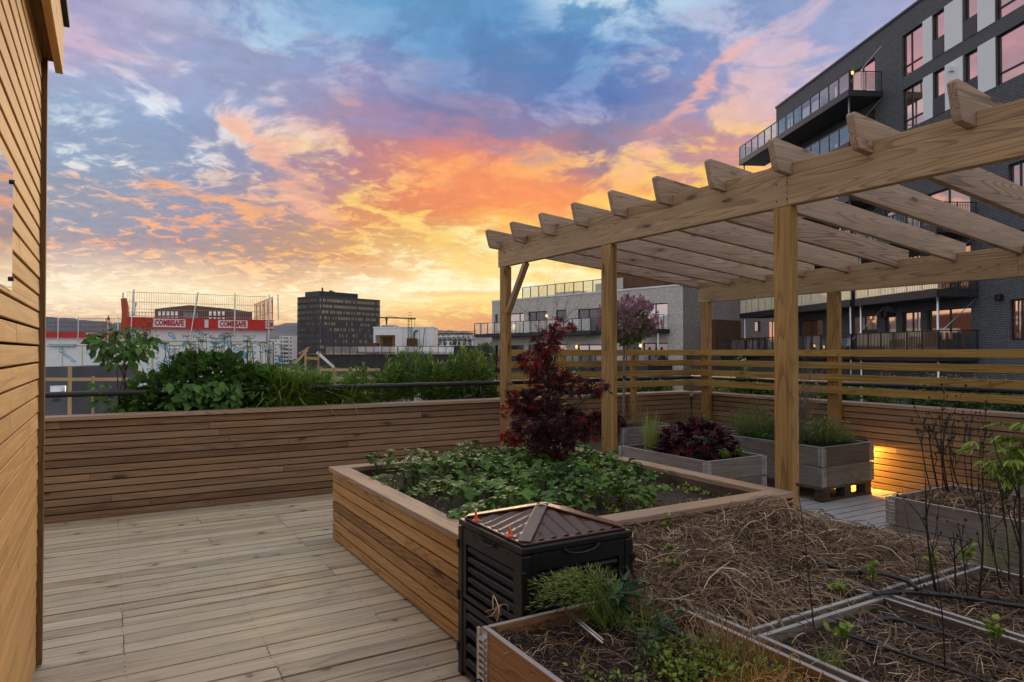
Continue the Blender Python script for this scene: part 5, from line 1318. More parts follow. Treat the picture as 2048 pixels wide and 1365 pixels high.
for i, (y0, y1, n, mt, h, nf) in enumerate(((6.2, 7.0, 60, 'leaf_lime', .30, .02), (5.3, 6.1, 60, 'leaf_dark', .26, .05), (4.4, 5.2, 60, 'leaf_mid', .28, .06), (3.55, 4.3, 60, 'leaf_dark', .36, .32), (3.0, 3.5, 44, 'leaf_dark', .34, .32), (2.3, 2.9, 60, 'leaf_mid', .32, .45), (1.2, 2.1, 60, 'leaf_mid', .32, .3))):
    outer(LAB[i] + ' shrub outside the right parapet counted from the far corner', 7.25, 7.7, y0, y1, n, mt, OVATE, (.035, .06), h, 'petal_pink', nf)
for i, (x0, x1, n, mt, h, nf) in enumerate(((3.95, 4.6, 55, 'leaf_mid', .30, .08), (4.7, 5.3, 60, 'leaf_dark', .42, .25), (5.4, 6.1, 55, 'leaf_dark', .28, .04), (6.2, 7.0, 55, 'leaf_mid', .28, .02))):
    outer(LAB[i] + ' shrub behind the slat screen at the back, counted from the first pergola post', x0, x1, 7.25, 7.65, n, mt, OVATE, (.035, .06), h, 'petal_pink', nf)
outer('tall thin green shrub rising behind the slats at the far corner post', 7.15, 7.3, 6.1, 6.35, 12, 'leaf_mid', OVATE, (.05, .08), .62)

# ================================================================ the town beyond the terrace
brickm('brick_black', (.030, .037, .045, 1), (.062, .072, .082, 1), (.19, .20, .21, 1), .25, .078, .012)
brickm('brick_grey', (.045, .042, .040, 1), (.085, .080, .076, 1), (.24, .23, .22, 1), .25, .078, .014)
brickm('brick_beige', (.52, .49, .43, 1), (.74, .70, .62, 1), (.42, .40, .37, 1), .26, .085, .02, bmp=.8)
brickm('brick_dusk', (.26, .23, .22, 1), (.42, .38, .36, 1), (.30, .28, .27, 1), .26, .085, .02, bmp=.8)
brickm('brick_red', (.16, .07, .05, 1), (.24, .11, .08, 1), (.22, .18, .16, 1), .25, .078, .014)
plain('concrete_pale', (.70, .72, .72), .8, noise=.12, nscale=.8)
plain('white_board', (.80, .82, .82), .6, noise=.05, nscale=1.2)
plain('white_panel', (.82, .88, .88), .45)
plain('dark_panel', (.045, .036, .042), .4)
plain('frame_black', (.012, .011, .014), .35)
plain('soffit_grey', (.030, .034, .040), .6)
plain('roof_grey', (.10, .105, .115), .85, noise=.2, nscale=.5)
plain('dark_cladding', (.030, .028, .028), .7, noise=.15, nscale=2)
plain('red_board', (.60, .018, .008), .5, noise=.08, nscale=3); plain('sign_white', (.75, .74, .72), .6); plain('sign_red', (.50, .01, .02), .6); plain('logo_blue', (.10, .40, .58), .6); plain('tape_yellow', (.50, .50, .22), .6)
plain('curtain', (.45, .40, .32), .9); plain('warm_interior', (.20, .12, .06), .8); plain('dark_interior', (.012, .012, .014), .7)
plain('forest', (.034, .052, .066), .95, noise=.5, nscale=.012); plain('land', (.045, .05, .04), .95, noise=.4, nscale=.05); plain('orange_net', (.42, .09, .03), .8); plain('sheeting', (.35, .45, .50), .5, noise=.3, nscale=2)  # forest's blue cast: distant haze put partly into its colour
plain('car_white', (.55, .56, .58), .3, coat=.5); plain('car_dark', (.03, .03, .035), .3, coat=.5); plain('rust_wood', (.12, .05, .03), .8)
mirrorglass('coated_glass', (.62, .58, .60), .03, .92); mirrorglass('sunset_tint_glass', (.95, .84, .60), .04, .95); mirrorglass('bronze_glass', (.90, .62, .50), .03, .94); mirrorglass('office_glass', (.90, .74, .42), .25, .6); plain('tower_metal', (.085, .080, .078), .5); mirrorglass('dark_glass', (.12, .13, .15), .04, .7)  # gold and office tints hold the yellow sunset reflection in their colour
glassm('rail_glass', (.80, .84, .86), .02, .26)
wood('brown_slats', C('3c2a1c'), C('5c4029'), C('745236'), knot=.2, rough=.8)
emit('warm_lamp', (1.0, .50, .14), 3.5)
def s_of(px, l0, d0, tl, td):
    r = (px - 1024) / 1365.3
    return (l0 - r * d0) / (r * td - tl)
def z_of(py, d): return EYE - (py - 702.0) / 1365.3 * d
class Face:
    """a wall plane: origin (l,d), run direction (tl,td), outward normal (nl,nd)"""
    def __init__(s, l0, d0, tl, td, nl, nd):
        s.o = (l0, d0); s.t = (tl, td); s.n = (nl, nd)
        s.ex = W(tl, td, 0); s.out = W(nl, nd, 0)
    def P(s, u, z, out=0.0):
        return W(s.o[0] + s.t[0] * u + s.n[0] * out, s.o[1] + s.t[1] * u + s.n[1] * out, z)
    def u(s, px): return s_of(px, s.o[0], s.o[1], s.t[0], s.t[1])
    def d(s, u): return s.o[1] + s.t[1] * u
    def z(s, py, u): return z_of(py, s.d(u))
    def box(s, b, u0, u1, z0, z1, o0, o1, mi=0):
        b.obox(s.P(u0, z0, o0), s.ex * (u1 - u0), s.out * (o1 - o0), Vector((0, 0, z1 - z0)), mi)
    def wall(s, b, u0, u1, z0, z1, holes, depth=.22, mi=0):
        us = sorted({u0, u1, *[h[0] for h in holes], *[h[1] for h in holes]}); zs = sorted({z0, z1, *[h[2] for h in holes], *[h[3] for h in holes]})
        us = [u for u in us if u0 <= u <= u1]; zs = [z for z in zs if z0 <= z <= z1]
        flip = s.ex.cross(Vector((0, 0, 1))).dot(s.out) < 0
        def quad(pts, wc):
            if flip: pts = pts[::-1]; wc = wc[::-1]
            b.add([tuple(p) for p in pts], [(0, 1, 2, 3)], wc, .5, mi)
        for a, c in zip(us[:-1], us[1:]):
            for e, f in zip(zs[:-1], zs[1:]):
                mu, mz = (a + c) / 2, (e + f) / 2
                if any(h[0] < mu < h[1] and h[2] < mz < h[3] for h in holes): continue
                quad([s.P(a, e), s.P(c, e), s.P(c, f), s.P(a, f)], [(a, e, 0), (c, e, 0), (c, f, 0), (a, f, 0)])
        for (a, c, e, f) in holes:
            for (p, q) in (((a, e), (a, f)), ((c, f), (c, e)), ((a, f), (c, f)), ((c, e), (a, e))):
                quad([s.P(*p), s.P(*q), s.P(*q, -depth), s.P(*p, -depth)][::-1], [(p[0], p[1], 0), (q[0], q[1], 0), (q[0] + .2, q[1], 0), (p[0] + .2, p[1], 0)][::-1])
    def window(s, t, u0, u1, z0, z1, split=(), glass='coated_glass', depth=.16, bar=.07, sash=None, inner=None, name='window'):
        """frame part with the pane as its sub-part, set back in its opening"""
        b = MB(); o0, o1 = -depth, -depth + .07
        s.box(b, u0, u0 + bar, z0, z1, o0, o1); s.box(b, u1 - bar, u1, z0, z1, o0, o1)
        s.box(b, u0 + bar, u1 - bar, z0, z0 + bar, o0, o1); s.box(b, u0 + bar, u1 - bar, z1 - bar, z1, o0, o1)
        for f in split:
            m = u0 + (u1 - u0) * f; s.box(b, m - bar / 2, m + bar / 2, z0 + bar, z1 - bar, o0, o1)
        if sash:
            zz = z0 + (z1 - z0) * sash; s.box(b, u0 + bar, u1 - bar, zz - bar / 2, zz + bar / 2, o0 + .003, o1 + .003)
        w = part(b, name, M['frame_black'], t)
        b = MB(); s.box(b, u0 + bar * .5, u1 - bar * .5, z0 + bar * .5, z1 - bar * .5, -depth + .02, -depth + .035); part(b, 'pane', M[glass], w)
        return w
def railing(f, t, u0, u1, zt, o, h=1.05, step=1.0, glass='rail_glass', post='frame_black', bars=False, infill=None):
    """glazed railing along a face at distance o out from it"""
    b = MB(); n = max(1, round(abs(u1 - u0) / step)); r = .032
    f.box(b, u0, u1, zt - .05, zt, o - .035, o + .035)
    for k in range(n + 1):
        u = u0 + (u1 - u0) * k / n; f.box(b, u - r, u + r, zt - h, zt - .04, o - r, o + r)
    if bars:
        m = int(abs(u1 - u0) / .12)
        for k in range(m):
            u = u0 + (u1 - u0) * (k + .5) / m; f.box(b, u - .009, u + .009, zt - h - .12, zt - .05, o + .012, o + .03)
    rl = part(b, 'railing', M[post if not infill else infill], t)
    if glass:
        b = MB()
        for k in range(n):
            a = u0 + (u1 - u0) * k / n; c = u0 + (u1 - u0) * (k + 1) / n; sg = 1 if u1 > u0 else -1
            f.box(b, a + sg * .03, c - sg * .03, zt - h + .04, zt - .06, o - .006, o + .006)
        part(b, 'glazing', M[glass], t)
    return rl
# ---- the dark brick block on the right
def dark_block():
    F = Face(21.4, 37.0, -.0906, .996, -.996, -.0906)
    t = thing('apartment_building', 'tall dark brick apartment building with long glazed balconies, filling the right side behind the pergola', 'building', F.P(-3, -14, -7))
    uend = 14.67; u0 = -20.0; ZT = 19.85; st = 2.97
    holes = []; wins = []
    U = {p: F.u(p) for p in (1809, 1851, 1871, 1895, 1932, 1961.5, 1998)}
    A = (U[1851], U[1809]); B = (U[1895], U[1871]); Bb = (U[1961.5], U[1934] if 1934 in U else F.u(1934)); Cc = (-11.6, U[1998])
    for k in range(2):
        zb = 16.40 - st * k; zt_ = zb + 2.28
        wins += [(*A, zb, zt_, (.62,), .24), (*B, zb + .92, zt_ - .02, (), None), (*Bb, zb + .92, zt_ - .02, (), None), (*Cc, zb, zt_, (.5,), .24)]
    for k in range(5):
        zt_ = 3.72 + 2.985 * k if k < 3 else None
        if zt_: wins.append((-7.9, F.u(2020), zt_ - 1.8, zt_, (.5,), None))
    # doors behind the balconies
    doorsB = [(2.6, 5.2), (6.2, 7.2), (8.4, 11.4), (12.2, 13.4)]; doorsA = [(-4.6, -1.6), (-1.1, .4), (.9, 1.9)]
    for k in range(6):
        zf = 1.32 + 3.0 * k
        for d_ in doorsB: wins.append((*d_, zf + .05, zf + 2.25, (.5,), None))
        if k < 3:
            for d_ in doorsA: wins.append((*d_, zf + .05, zf + 2.25, (.5,) if d_[1] - d_[0] > 1.2 else (), None))
    holes = [(a, c, e, f) for (a, c, e, f, *_q) in wins]
    b = MB(); F.wall(b, u0, uend, 5.4 if 0 else -14, ZT, holes)
    # the other sides
    p = [F.P(u0, -14), F.P(uend, -14), F.P(uend, -14, -15), F.P(u0, -14, -15)]; H = Vector((0, 0, ZT + 14))
    for i, j in ((1, 2), (2, 3), (3, 0)):
        L = (p[j] - p[i]).length; b.add([tuple(p[i]), tuple(p[j]), tuple(p[j] + H), tuple(p[i] + H)], [(0, 1, 2, 3), ], [(0, 0, 0), (L, 0, 0), (L, 33, 0), (0, 33, 0)], .5)
    part(b, 'wall', M['brick_black'], t)
    b = MB(); F.box(b, u0, uend + .06, ZT, ZT + .14, -15, .06); part(b, 'roof', M['frame_black'], t)
    b = MB(); F.box(b, u0 + .5, uend - .3, -13.9, ZT - .1, -14.6, -.8); part(b, 'interior', M['dark_interior'], t)
    for i, (a, c, e, f, sp, sash) in enumerate(wins):
        dr = f < 18 and (c - a) < 3.2 and abs((e - .05 - 1.32) / 3.0 - round((e - .05 - 1.32) / 3.0)) < .02
        F.window(t, a, c, e, f, sp, 'bronze_glass', .18, .08, sash, name='balcony_door' if dr else 'window')
    for k in range(2):          # light and dark panels between the top windows
        zb = 16.40 - st * k; zt_ = zb + 2.28
        for (a, c, e, f, m) in ((U[1871], U[1851], zb, zt_, 'white_panel'), (U[1932], U[1895], zb, zt_, 'white_panel'), (U[1998], U[1961.5], zb, zt_, 'white_panel'), (U[1895], U[1871], zb, zb + .9, 'dark_panel'), (F.u(1961.5), F.u(1934), zb, zb + .9, 'dark_panel')):
            b = MB(); F.box(b, a + .02, c - .02, e, f, .003, .035); part(b, 'facade_panel', M[m], t)
    # long balconies of the far half, every floor; shorter ones of the near half on the three low floors
    def balcony(k, a, c, zf, dep, style):
        b = MB(); F.box(b, a, c, zf - .34, zf, .02, dep); bal = part(b, 'balcony', M['soffit_grey'], t)
        b = MB(); F.box(b, a - .01, c + .01, zf - .36, zf + .02, dep + .002, dep + .05); part(b, 'edge_beam', M['frame_black'], bal)
        railing(F, bal, a, c, zf + 1.1, dep - .02, 1.08, 1.05, 'rail_glass' if style != 2 else 'sunset_tint_glass', bars=style > 0, infill='galvanised' if style == 2 and zf > 3 else None)
        # end railings, running out from the wall
        for uu in (a, c):
            b = MB(); F.box(b, uu - .02, uu + .02, zf + 1.06, zf + 1.1, .05, dep - .03)
            for q in (.1, dep / 2): F.box(b, uu - .02, uu + .02, zf, zf + 1.06, q, q + .04)
            if style > 0:
                for q in range(14): F.box(b, uu - .008, uu + .008, zf - .1, zf + 1.06, .12 + q * .13, .135 + q * .13)
            part(b, 'end_railing', M['frame_black'], bal)
            b = MB(); F.box(b, uu - .005, uu + .005, zf + .04, zf + 1.02, .14, dep - .06); part(b, 'end_glazing', M['rail_glass'], bal)
    for k in range(6):
        zf = 1.32 + 3.0 * k
        balcony(k, 1.85, 16.6, zf, 2.05, 2 if k == 1 else 0)
        if k < 3: balcony(k, -5.1, 1.35, zf, 2.05, 2 if k < 2 else 1)
    for (u, o, z1) in ((-4.9, 1.9, 7.0), (1.1, 1.9, 7.0), (2.1, 1.9, 16.0), (9.5, 1.9, 4.0), (16.0, 1.95, 16.0)):
        b = MB(); b.tube([F.P(u, -14, o), F.P(u, z1, o)], .055, 8); part(b, 'column', M['galvanised'], t, smooth=True)
    for k in range(6):
        zf = 1.32 + 3.0 * k
        b = MB(); b.tube([F.P(1.9, zf + 2.6, .05), F.P(2.9, zf + .2, 1.9)], .02, 6); part(b, 'tie_rod', M['galvanised'], t)
        if k < 2: b = MB(); b.tube([F.P(-5.0, zf + 2.6, .05), F.P(-3.8, zf + .2, 1.9)], .02, 6); part(b, 'tie_rod', M['galvanised'], t)
    for (u, z) in ((-6.4, 3.85), (-6.3, 6.9), (1.5, 3.5), (2.0, 3.5)):
        b = MB(); F.box(b, u - .14, u + .14, z - .14, z + .14, .01, .24); part(b, 'vent_hood', M['frame_black'], t, bevel=.03)
    b = MB(); F.box(b, F.u(1915), F.u(1908), 15.2, 15.42, .03, .26); part(b, 'vent_hood', M['white_panel'], t)
    for (u, z, o) in ((3.2, 17.9, 1.0), (-.3, 9.3, 1.4)):
        b = MB(); b.tube([F.P(u, z - .12, o), F.P(u, z + .06, o), F.P(u, z + .12, o)], [.06, .08, .02], 10); part(b, 'lamp', M['warm_lamp'], t, smooth=True)
dark_block()

# ---- the pale brick block in the middle
def beige_block():
    F = Face(13.03, 52.0, -.652, .758, -.758, -.652)
    t = thing('apartment_building', 'lower pale brick apartment building with glass balconies and rooftop terrace, seen through the pergola', 'building', F.P(8, -14, -6))
    ZT = 6.42; ue = F.u(984)
    wins = []
    def w(px0, px1, py, h=2.15, sp=(.5,), gl='dark_glass', nm='window'):
        a, c = sorted((F.u(px0), F.u(px1))); zt_ = F.z(py, (a + c) / 2); wins.append((a, c, zt_ - h, zt_, sp, gl))
    for (a, c, y, h, sp, gl) in ((1286, 1336, 607, 2.2, (.5,), 'coated_glass'), (1251, 1277, 611, 2.1, (), 'dark_glass'), (1156, 1203, 617.5, 2.15, (.55,), 'dark_glass'), (1112, 1133, 620, 2.15, (), 'dark_glass'), (1057, 1094, 623, 2.1, (.62,), 'dark_glass'), (1017, 1048, 627, 2.1, (.3,), 'coated_glass'), (990, 996, 629, 2, (), 'dark_glass')):
        w(a, c, y, h, sp, gl)
        k = len(wins) - 1; W_ = wins[k]
        for j in (1, 2): wins.append((W_[0], W_[1], W_[2] - 3.12 * j, W_[3] - 3.12 * j, W_[4], 'coated_glass' if a in (1156, 1286, 1112) else W_[5]))
    holes = [x[:4] for x in wins]
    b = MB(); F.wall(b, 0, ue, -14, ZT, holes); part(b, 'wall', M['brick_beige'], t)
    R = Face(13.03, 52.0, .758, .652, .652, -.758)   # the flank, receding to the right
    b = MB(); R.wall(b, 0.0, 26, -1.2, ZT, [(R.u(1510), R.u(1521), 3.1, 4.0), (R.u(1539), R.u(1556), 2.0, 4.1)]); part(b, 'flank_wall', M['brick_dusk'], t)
    b = MB(); R.wall(b, 0, 26, -14, -1.205, []); part(b, 'plinth', M['brick_red'], t)
    R.window(t, R.u(1510), R.u(1521), 3.1, 4.0, (), 'coated_glass'); R.window(t, R.u(1539), R.u(1556), 2.0, 4.1, (.5,), 'bronze_glass')
    b = MB(); p = [F.P(ue, -14), R.P(26, -14) + (F.P(ue, -14) - F.P(0, -14)), R.P(26, -14)]
    for i, j in ((0, 1), (1, 2)):
        L = (p[j] - p[i]).length; H = Vector((0, 0, ZT + 14)); b.add([tuple(p[i]), tuple(p[j]), tuple(p[j] + H), tuple(p[i] + H)], [(0, 1, 2, 3)], [(0, 0, 0), (L, 0, 0), (L, 20, 0), (0, 20, 0)], .5)
    part(b, 'rear_wall', M['brick_beige'], t)
    b = MB(); q = [F.P(-.05, ZT, .05), F.P(ue + .05, ZT, .05), p[1] + Vector((0, 0, ZT + 14)), R.P(26, ZT)]
    b.add([tuple(v) for v in q] + [tuple(v + Vector((0, 0, .14))) for v in q], [(0, 1, 2, 3), (4, 7, 6, 5), (0, 4, 5, 1), (1, 5, 6, 2), (2, 6, 7, 3), (3, 7, 4, 0)]); part(b, 'roof', M['concrete_pale'], t)
    b = MB(); F.box(b, .6, ue - .6, -13.5, ZT - .2, -9, -.9); part(b, 'interior', M['dark_interior'], t)
    for (a, c, e, f, sp, gl) in wins: F.window(t, a, c, e, f, sp, gl, .15, .09)
    def bal(px0, px1, zf, dep, glz='rail_glass'):
        a, c = sorted((F.u(px0), F.u(px1))); b = MB(); F.box(b, a, c, zf - .32, zf, .02, dep); bl = part(b, 'balcony', M['dark_cladding'], t)
        railing(F, bl, a, c, zf + 1.1, dep - .02, 1.1, 1.05, glz)
        for uu in (a, c):
            b = MB(); F.box(b, uu - .02, uu + .02, zf + 1.06, zf + 1.1, .05, dep - .03); F.box(b, uu - .02, uu + .02, zf, zf + 1.06, dep * .5, dep * .5 + .05); part(b, 'end_railing', M['frame_black'], bl)
    for j in range(3):
        z = 3.13 - 3.12 * j
        bal(972 + 0, 1205, z, 1.5); bal(1290, 1340, z, 1.5)
    # rooftop terrace
    railing(F, t, F.u(1232), F.u(1030), 7.72, -1.0, 1.15, 1.15); railing(R, t, .8, 12, 7.72, -1.0, 1.15, 1.15)
    b = MB(); F.box(b, F.u(1245), F.u(1192), ZT + .15, 8.5, -9, -4.0); part(b, 'penthouse', M['dark_cladding'], t)
    b = MB(); R.box(b, 2.0, 14, ZT + .15, 8.3, -9, -3.2); pc = part(b, 'penthouse', M['brown_slats'], t)
    b = MB(); u1, u2 = F.u(1190), F.u(1163)
    for u in (u1, u2):
        for o in (-6.0, -4.2): F.box(b, u - .05, u + .05, ZT + .15, 8.3, o, o + .1)
    F.box(b, u1, u2, 8.3, 8.42, -6.1, -4.1)
    for k in range(6): u = u1 + (u2 - u1) * (k + .5) / 6; F.box(b, u - .03, u + .03, 8.42, 8.54, -6.3, -3.9)
    part(b, 'roof_pergola', M['frame_black'], t)
    for (pa, pc_, h) in ((1180, 1160, .9), (1212, 1195, .55), (1125, 1082, .45)): b = MB(); F.box(b, F.u(pa), F.u(pc_), ZT + .15, ZT + .15 + h, -3.2, -2.0); part(b, 'planter_box', M['brown_slats'], t)
    for (px, py) in ((1017, 640), (1094, 632), (1154, 694), (1282, 692), (1094, 694)):
        u = F.u(px); b = MB(); z = F.z(py, u); F.box(b, u - .045, u + .045, z - .11, z + .11, .02, .12); part(b, 'wall_lamp', M['warm_lamp'], t)
    b = MB(); R.box(b, R.u(1412), R.u(1462), 1.5, 3.9, .02, .9); part(b, 'slatted_box', M['brown_slats'], t)
    # terrace in front of the flank
    b = MB(); R.box(b, .4, 24, .78, 1.15, .02, 3.0); te = part(b, 'balcony', M['dark_cladding'], t); railing(R, te, .4, 24, 2.3, 2.95, 1.15, 1.1, 'rail_glass', bars=True)
    b = MB(); b.tube([F.P(F.u(1337), -14, 1.3), F.P(F.u(1337), 3.0, 1.3)], .06, 8); part(b, 'downpipe', M['white_panel'], t)
beige_block()

# ---- office tower
def office():
    l0, d0 = -112.6, 400.0; A = Face(l0, d0, .625, .781, .781, -.625); B = Face(l0, d0, -.804, .595, -.595, -.804)
    t = thing('office_tower', 'dark glass and steel office tower with a plant room on its roof, on the skyline', 'building', A.P(20, -14, -12))
    zt = z_of(591.6, 400); zb = -14
    b = MB(); A.box(b, .3, 44.7, zb, zt - .3, -20.7, -.3); part(b, 'core', M['dark_interior'], t)
    n = 13; top = zt - 1.6; fh = 3.45
    for k in range(n):
        z1 = top - k * fh
        for (f, L) in ((A, 45), (B, 21)):
            b = MB(); nn = int(L)
            for q in range(nn):
                u = .1 + (L - .2) * q / nn; f.box(b, u, u + (L - .2) / nn, z1 - 1.75, z1, -.3, -.05 - .06 * rnd.random(), mi=0 if rnd.random() < (.8, .85, .75, .5, .35, .4, .3, .3, .2, .15, .1, .1, .1)[k] else 1)  # yellow sky reflection painted on panes, on more of them towards the top
            part(b, 'window_band', [M['office_glass'], M['dark_glass']], t)
    b = MB()
    for k in range(n + 1):
        z1 = top - k * fh + 1.65
        for (f, L) in ((A, 45), (B, 21)): f.box(b, 0, L, z1 - 1.6, z1, -.28, 0.0)
    part(b, 'spandrels', M['dark_panel'], t)
    b = MB()
    for (f, L, m) in ((A, 45, 46), (B, 21, 22)):
        for k in range(m + 1): u = L * k / m; f.box(b, u - .11, u + .11, zt - n * fh - 2, zt - .05, .01, .35)
    part(b, 'mullions', M['tower_metal'], t)
    pz = z_of(583, 405); b = MB(); A.box(b, .8, 29, zt, pz, -16, -2); part(b, 'plant_room', M['soffit_grey'], t)
    b = MB()
    for k in range(26): u = .8 + 28.2 * k / 25; A.box(b, u - .1, u + .1, zt, pz, -1.99, -1.8)
    for z in (zt + 1, zt + 2, pz - .1): A.box(b, .8, 29, z - .1, z + .1, -1.79, -1.65)
    part(b, 'louvres', M['frame_black'], t)
    for (u, h, r) in ((6, 2.4, .6), (12, 1.2, 1.0), (13.5, .8, 1.2)): b = MB(); b.tube([A.P(u, pz, -6), A.P(u, pz + h, -6)], r, 8); part(b, 'chimney', M['frame_black'], t)
office()
def small_windows(f, t, us, zs, w, h, mat='dark_glass'):
    for u in us:
        for z in zs: b = MB(); f.box(b, u, u + w, z, z + h, .02, .09); part(b, 'window', M[mat], t)
def white_blocks():
    for (px0, px1, ytop, d, lab, dk) in ((537, 556, 679, 480, 'lower of the two white apartment towers left of the office tower', 2), (559, 585, 672.5, 460, 'taller white apartment tower with a column of balconies, left of the office tower', 1), (586, 597, 674, 470, 'narrow white apartment tower wing touching the left edge of the office tower', 0)):
        l0 = (px0 - 1024) / 1365.3 * d; l1 = (px1 - 1024) / 1365.3 * d; F = Face(l0, d, 1, 0, 0, -1); L = l1 - l0; zt = z_of(ytop, d)
        t = thing('apartment_tower', lab, 'building', F.P(L / 2, -14, -6)); b = MB(); F.box(b, 0, L, -14, zt, -12, 0); part(b, 'wall', M['concrete_pale'], t)
        n = 8
        small_windows(F, t, [L * .08, L * .82] if dk < 2 else [L * .10, L * .72], [zt - 1.9 - 2.6 * k for k in range(n)], L * .12, 1.3)
        if dk == 1:
            for k in range(n): b = MB(); F.box(b, L * .30, L * .68, zt - 2.3 - 2.6 * k, zt - .9 - 2.6 * k, .02, .1); part(b, 'window', M['dark_glass'], t); b = MB(); F.box(b, L * .27, L * .72, zt - 2.9 - 2.6 * k, zt - 2.0 - 2.6 * k, .1, 1.2); part(b, 'balcony', M['white_panel'], t)
        if dk == 2: b = MB(); F.box(b, L * .42, L * .60, -10, zt - 1.5, .02, .15); part(b, 'stair_window', M['dark_glass'], t)
white_blocks()

# ---- wrapped building under construction
def site_building(d1, d2, px0, px1, ytop, label, nlet, scale=1.0, big=True):
    l0 = (px0 - 1024) / 1365.3 * d1; l1 = (px1 - 1024) / 1365.3 * d2; L = math.hypot(l1 - l0, d2 - d1); tl, td = (l1 - l0) / L, (d2 - d1) / L
    F = Face(l0, d1, tl, td, td, -tl); zt = z_of(ytop, d1); hb = .72 * scale
    t = thing('construction_building', label, 'building', F.P(L / 2, -14, -4))
    a = .35; b = MB(); F.box(b, a, L - .45, -14, zt - .72, -9, 0); part(b, 'wall', M['white_board'], t)
    b = MB(); F.box(b, a - .1, L - .35, zt - .72, zt - .5, -9.1, .08); part(b, 'roof', M['white_board'], t)
    b = MB(); F.box(b, 0, L, zt - hb, zt, .35, .39); F.box(b, L - .02, L + .02, zt - hb, zt, -3, .34); bd = part(b, 'toe_board', M['red_board'], t)
    return F, L, zt, t, bd, hb
def combi():
    F, L, zt, t, bd, hb = site_building(45.0, 49.4, 253, 545, 635, 'white-boarded building under construction with red banner, steel edge posts and mesh fence on its roof', 2)
    ex = F.ex; up = Vector((0, 0, 1))
    def sign(u0, u1, txt, tu=None, tw=None):
        b = MB(); F.box(b, u0, u1, zt - hb + .10, zt - .07, .392, .402); sg = part(b, 'sign', M['sign_white'], bd)
        if txt: lettering(txt, .52, M['sign_red'], sg, F.P((u0 + u1) / 2 if tu is None else tu, zt - hb / 2 + .01, .407), ex, up, width=tw or (u1 - u0) * .90, thick=.006, bold=.026)
    f = F.u
    sign(f(305.5), f(370), 'COMBISAFE'); sign(f(408), f(415.5), ''); sign(f(435), f(493.5), 'COMBISAFE'); sign(f(529), f(545), 'COM', tu=(f(530.5) + f(544)) / 2, tw=(f(544) - f(531)))
    # yellow joint tape and printed marks on the boards
    b = MB(); F.box(b, .5, L - .5, zt - 1.62, zt - 1.52, .004, .010); part(b, 'joint_tape', M['tape_yellow'], t)
    for px in (305, 380, 432, 501, 536): b = MB(); u = f(px); F.box(b, u - .06, u + .06, -3.5, zt - 1.63, .004, .010); part(b, 'joint_tape', M['tape_yellow'], t)
    k = 0
    def logo(px, py, size, ang=-38, txt='Glasroc'):
        u = f(px); z = F.z(py, u); a = R_(ang); e1 = ex * math.cos(a) + up * math.sin(a); e2 = -ex * math.sin(a) + up * math.cos(a)
        c = F.P(u, z, .014); lettering(txt, size, M['logo_blue'], t, c, e1, e2, name='logo', thick=.004, bold=.006)
        b = MB(); q = c + e1 * size * 2.1 - e2 * size * .02; pr = [(math.sin(x) * size * .30, -math.cos(x) * size * .30) for x in np.linspace(.5, 5.78, 12)] + [(0, size * -.0 + size * .52)]
        pr = [(x, -y) for x, y in pr[:-1]] + [(0, size * .55 * -1 * -1)]; b.prism(pr, q - F.out * .002, e1, e2, F.out * .004); part(b, 'logo_drop', M['logo_blue'], t)
    logo(339, 700, .62); logo(461, 688, .62); logo(344, 672, .45, -38, 'Gla'); logo(402, 667, .55, -38, 'roc'); logo(541 - 8, 700, .55, -38, 'Gla'); logo(352, 733, .6); logo(462, 717, .55, -38, 'roc'); logo(278, 750, .55, -38, 'roc')
    for i, px in enumerate((297, 315, 368, 389, 422, 441, 489, 510)):
        for j in range(7):
            py = 672 + j * 11; u = f(px); z = F.z(py, u)
            b = MB(); F.box(b, u - .10, u + .10, z - .02, z + .03, .012, .016); F.box(b, u - .03, u + .03, z - .16, z - .03, .012, .016) if j % 2 else F.box(b, u - .08, u - .03, z - .14, z - .03, .012, .016); part(b, 'printed_mark', M['logo_blue'], t)
    # edge posts and mesh
    def post(pxb, pyb, pxt, pyt, o=.5, r=.05, m='galvanised'):
        u = f(pxb); b = MB(); b.tube([F.P(u, F.z(pyb, u), o), F.P(f(pxt), F.z(pyt, u), o)], r, 8); part(b, 'edge_post', M[m], t)
    for a in ((262, 664, 267, 580), (379, 680, 394, 585), (467, 680, 468, 588), (535, 682, 536, 590), (268, 632, 270, 606), (554, 640, 553, 590)): post(*a)
    post(243, 665, 244, 581, -2, .06); post(264, 634, 272, 607, .5, .04)
    b = MB(); z0, z1 = F.z(635, 0), F.z(585, 0)
    u0, u1 = f(254), f(531); n = 62
    for k in range(n + 1): u = u0 + (u1 - u0) * k / n; F.box(b, u - .008, u + .008, z0, z1, .44, .455)
    for z in (z0 + .1, z0 + .55, z0 + 1.0, z1): F.box(b, u0, u1, z - .014, z + .014, .456, .475)
    part(b, 'mesh_fence', M['steel_screw'], t)
    b = MB()      # far-side mesh and the drooping orange net on the right
    for k in range(40): u = u0 + (u1 - u0) * k / 39; F.box(b, u - .01, u + .01, z0 - .3, z0 + .8, -8.9, -8.88)
    for z in (z0, z0 + .4, z0 + .8): F.box(b, u0, u1, z - .015, z + .015, -8.88, -8.86)
    part(b, 'mesh_fence', M['rust_wood'], t)
    Rr = Face(F.P(0, 0)[0] * 0 + F.o[0] + F.t[0] * L, F.o[1] + F.t[1] * L, -F.n[0], -F.n[1], F.t[0], F.t[1])
    b = MB(); n = 26
    for k in range(n + 1): u = 9.0 * k / n; Rr.box(b, u - .012, u + .012, z0 - .2, z1 + .1, 0, .02)
    for z in (z0, z0 + .6, z1): Rr.box(b, 0, 9, z - .02, z + .02, .021, .04)
    part(b, 'mesh_fence', M['orange_net'], t)
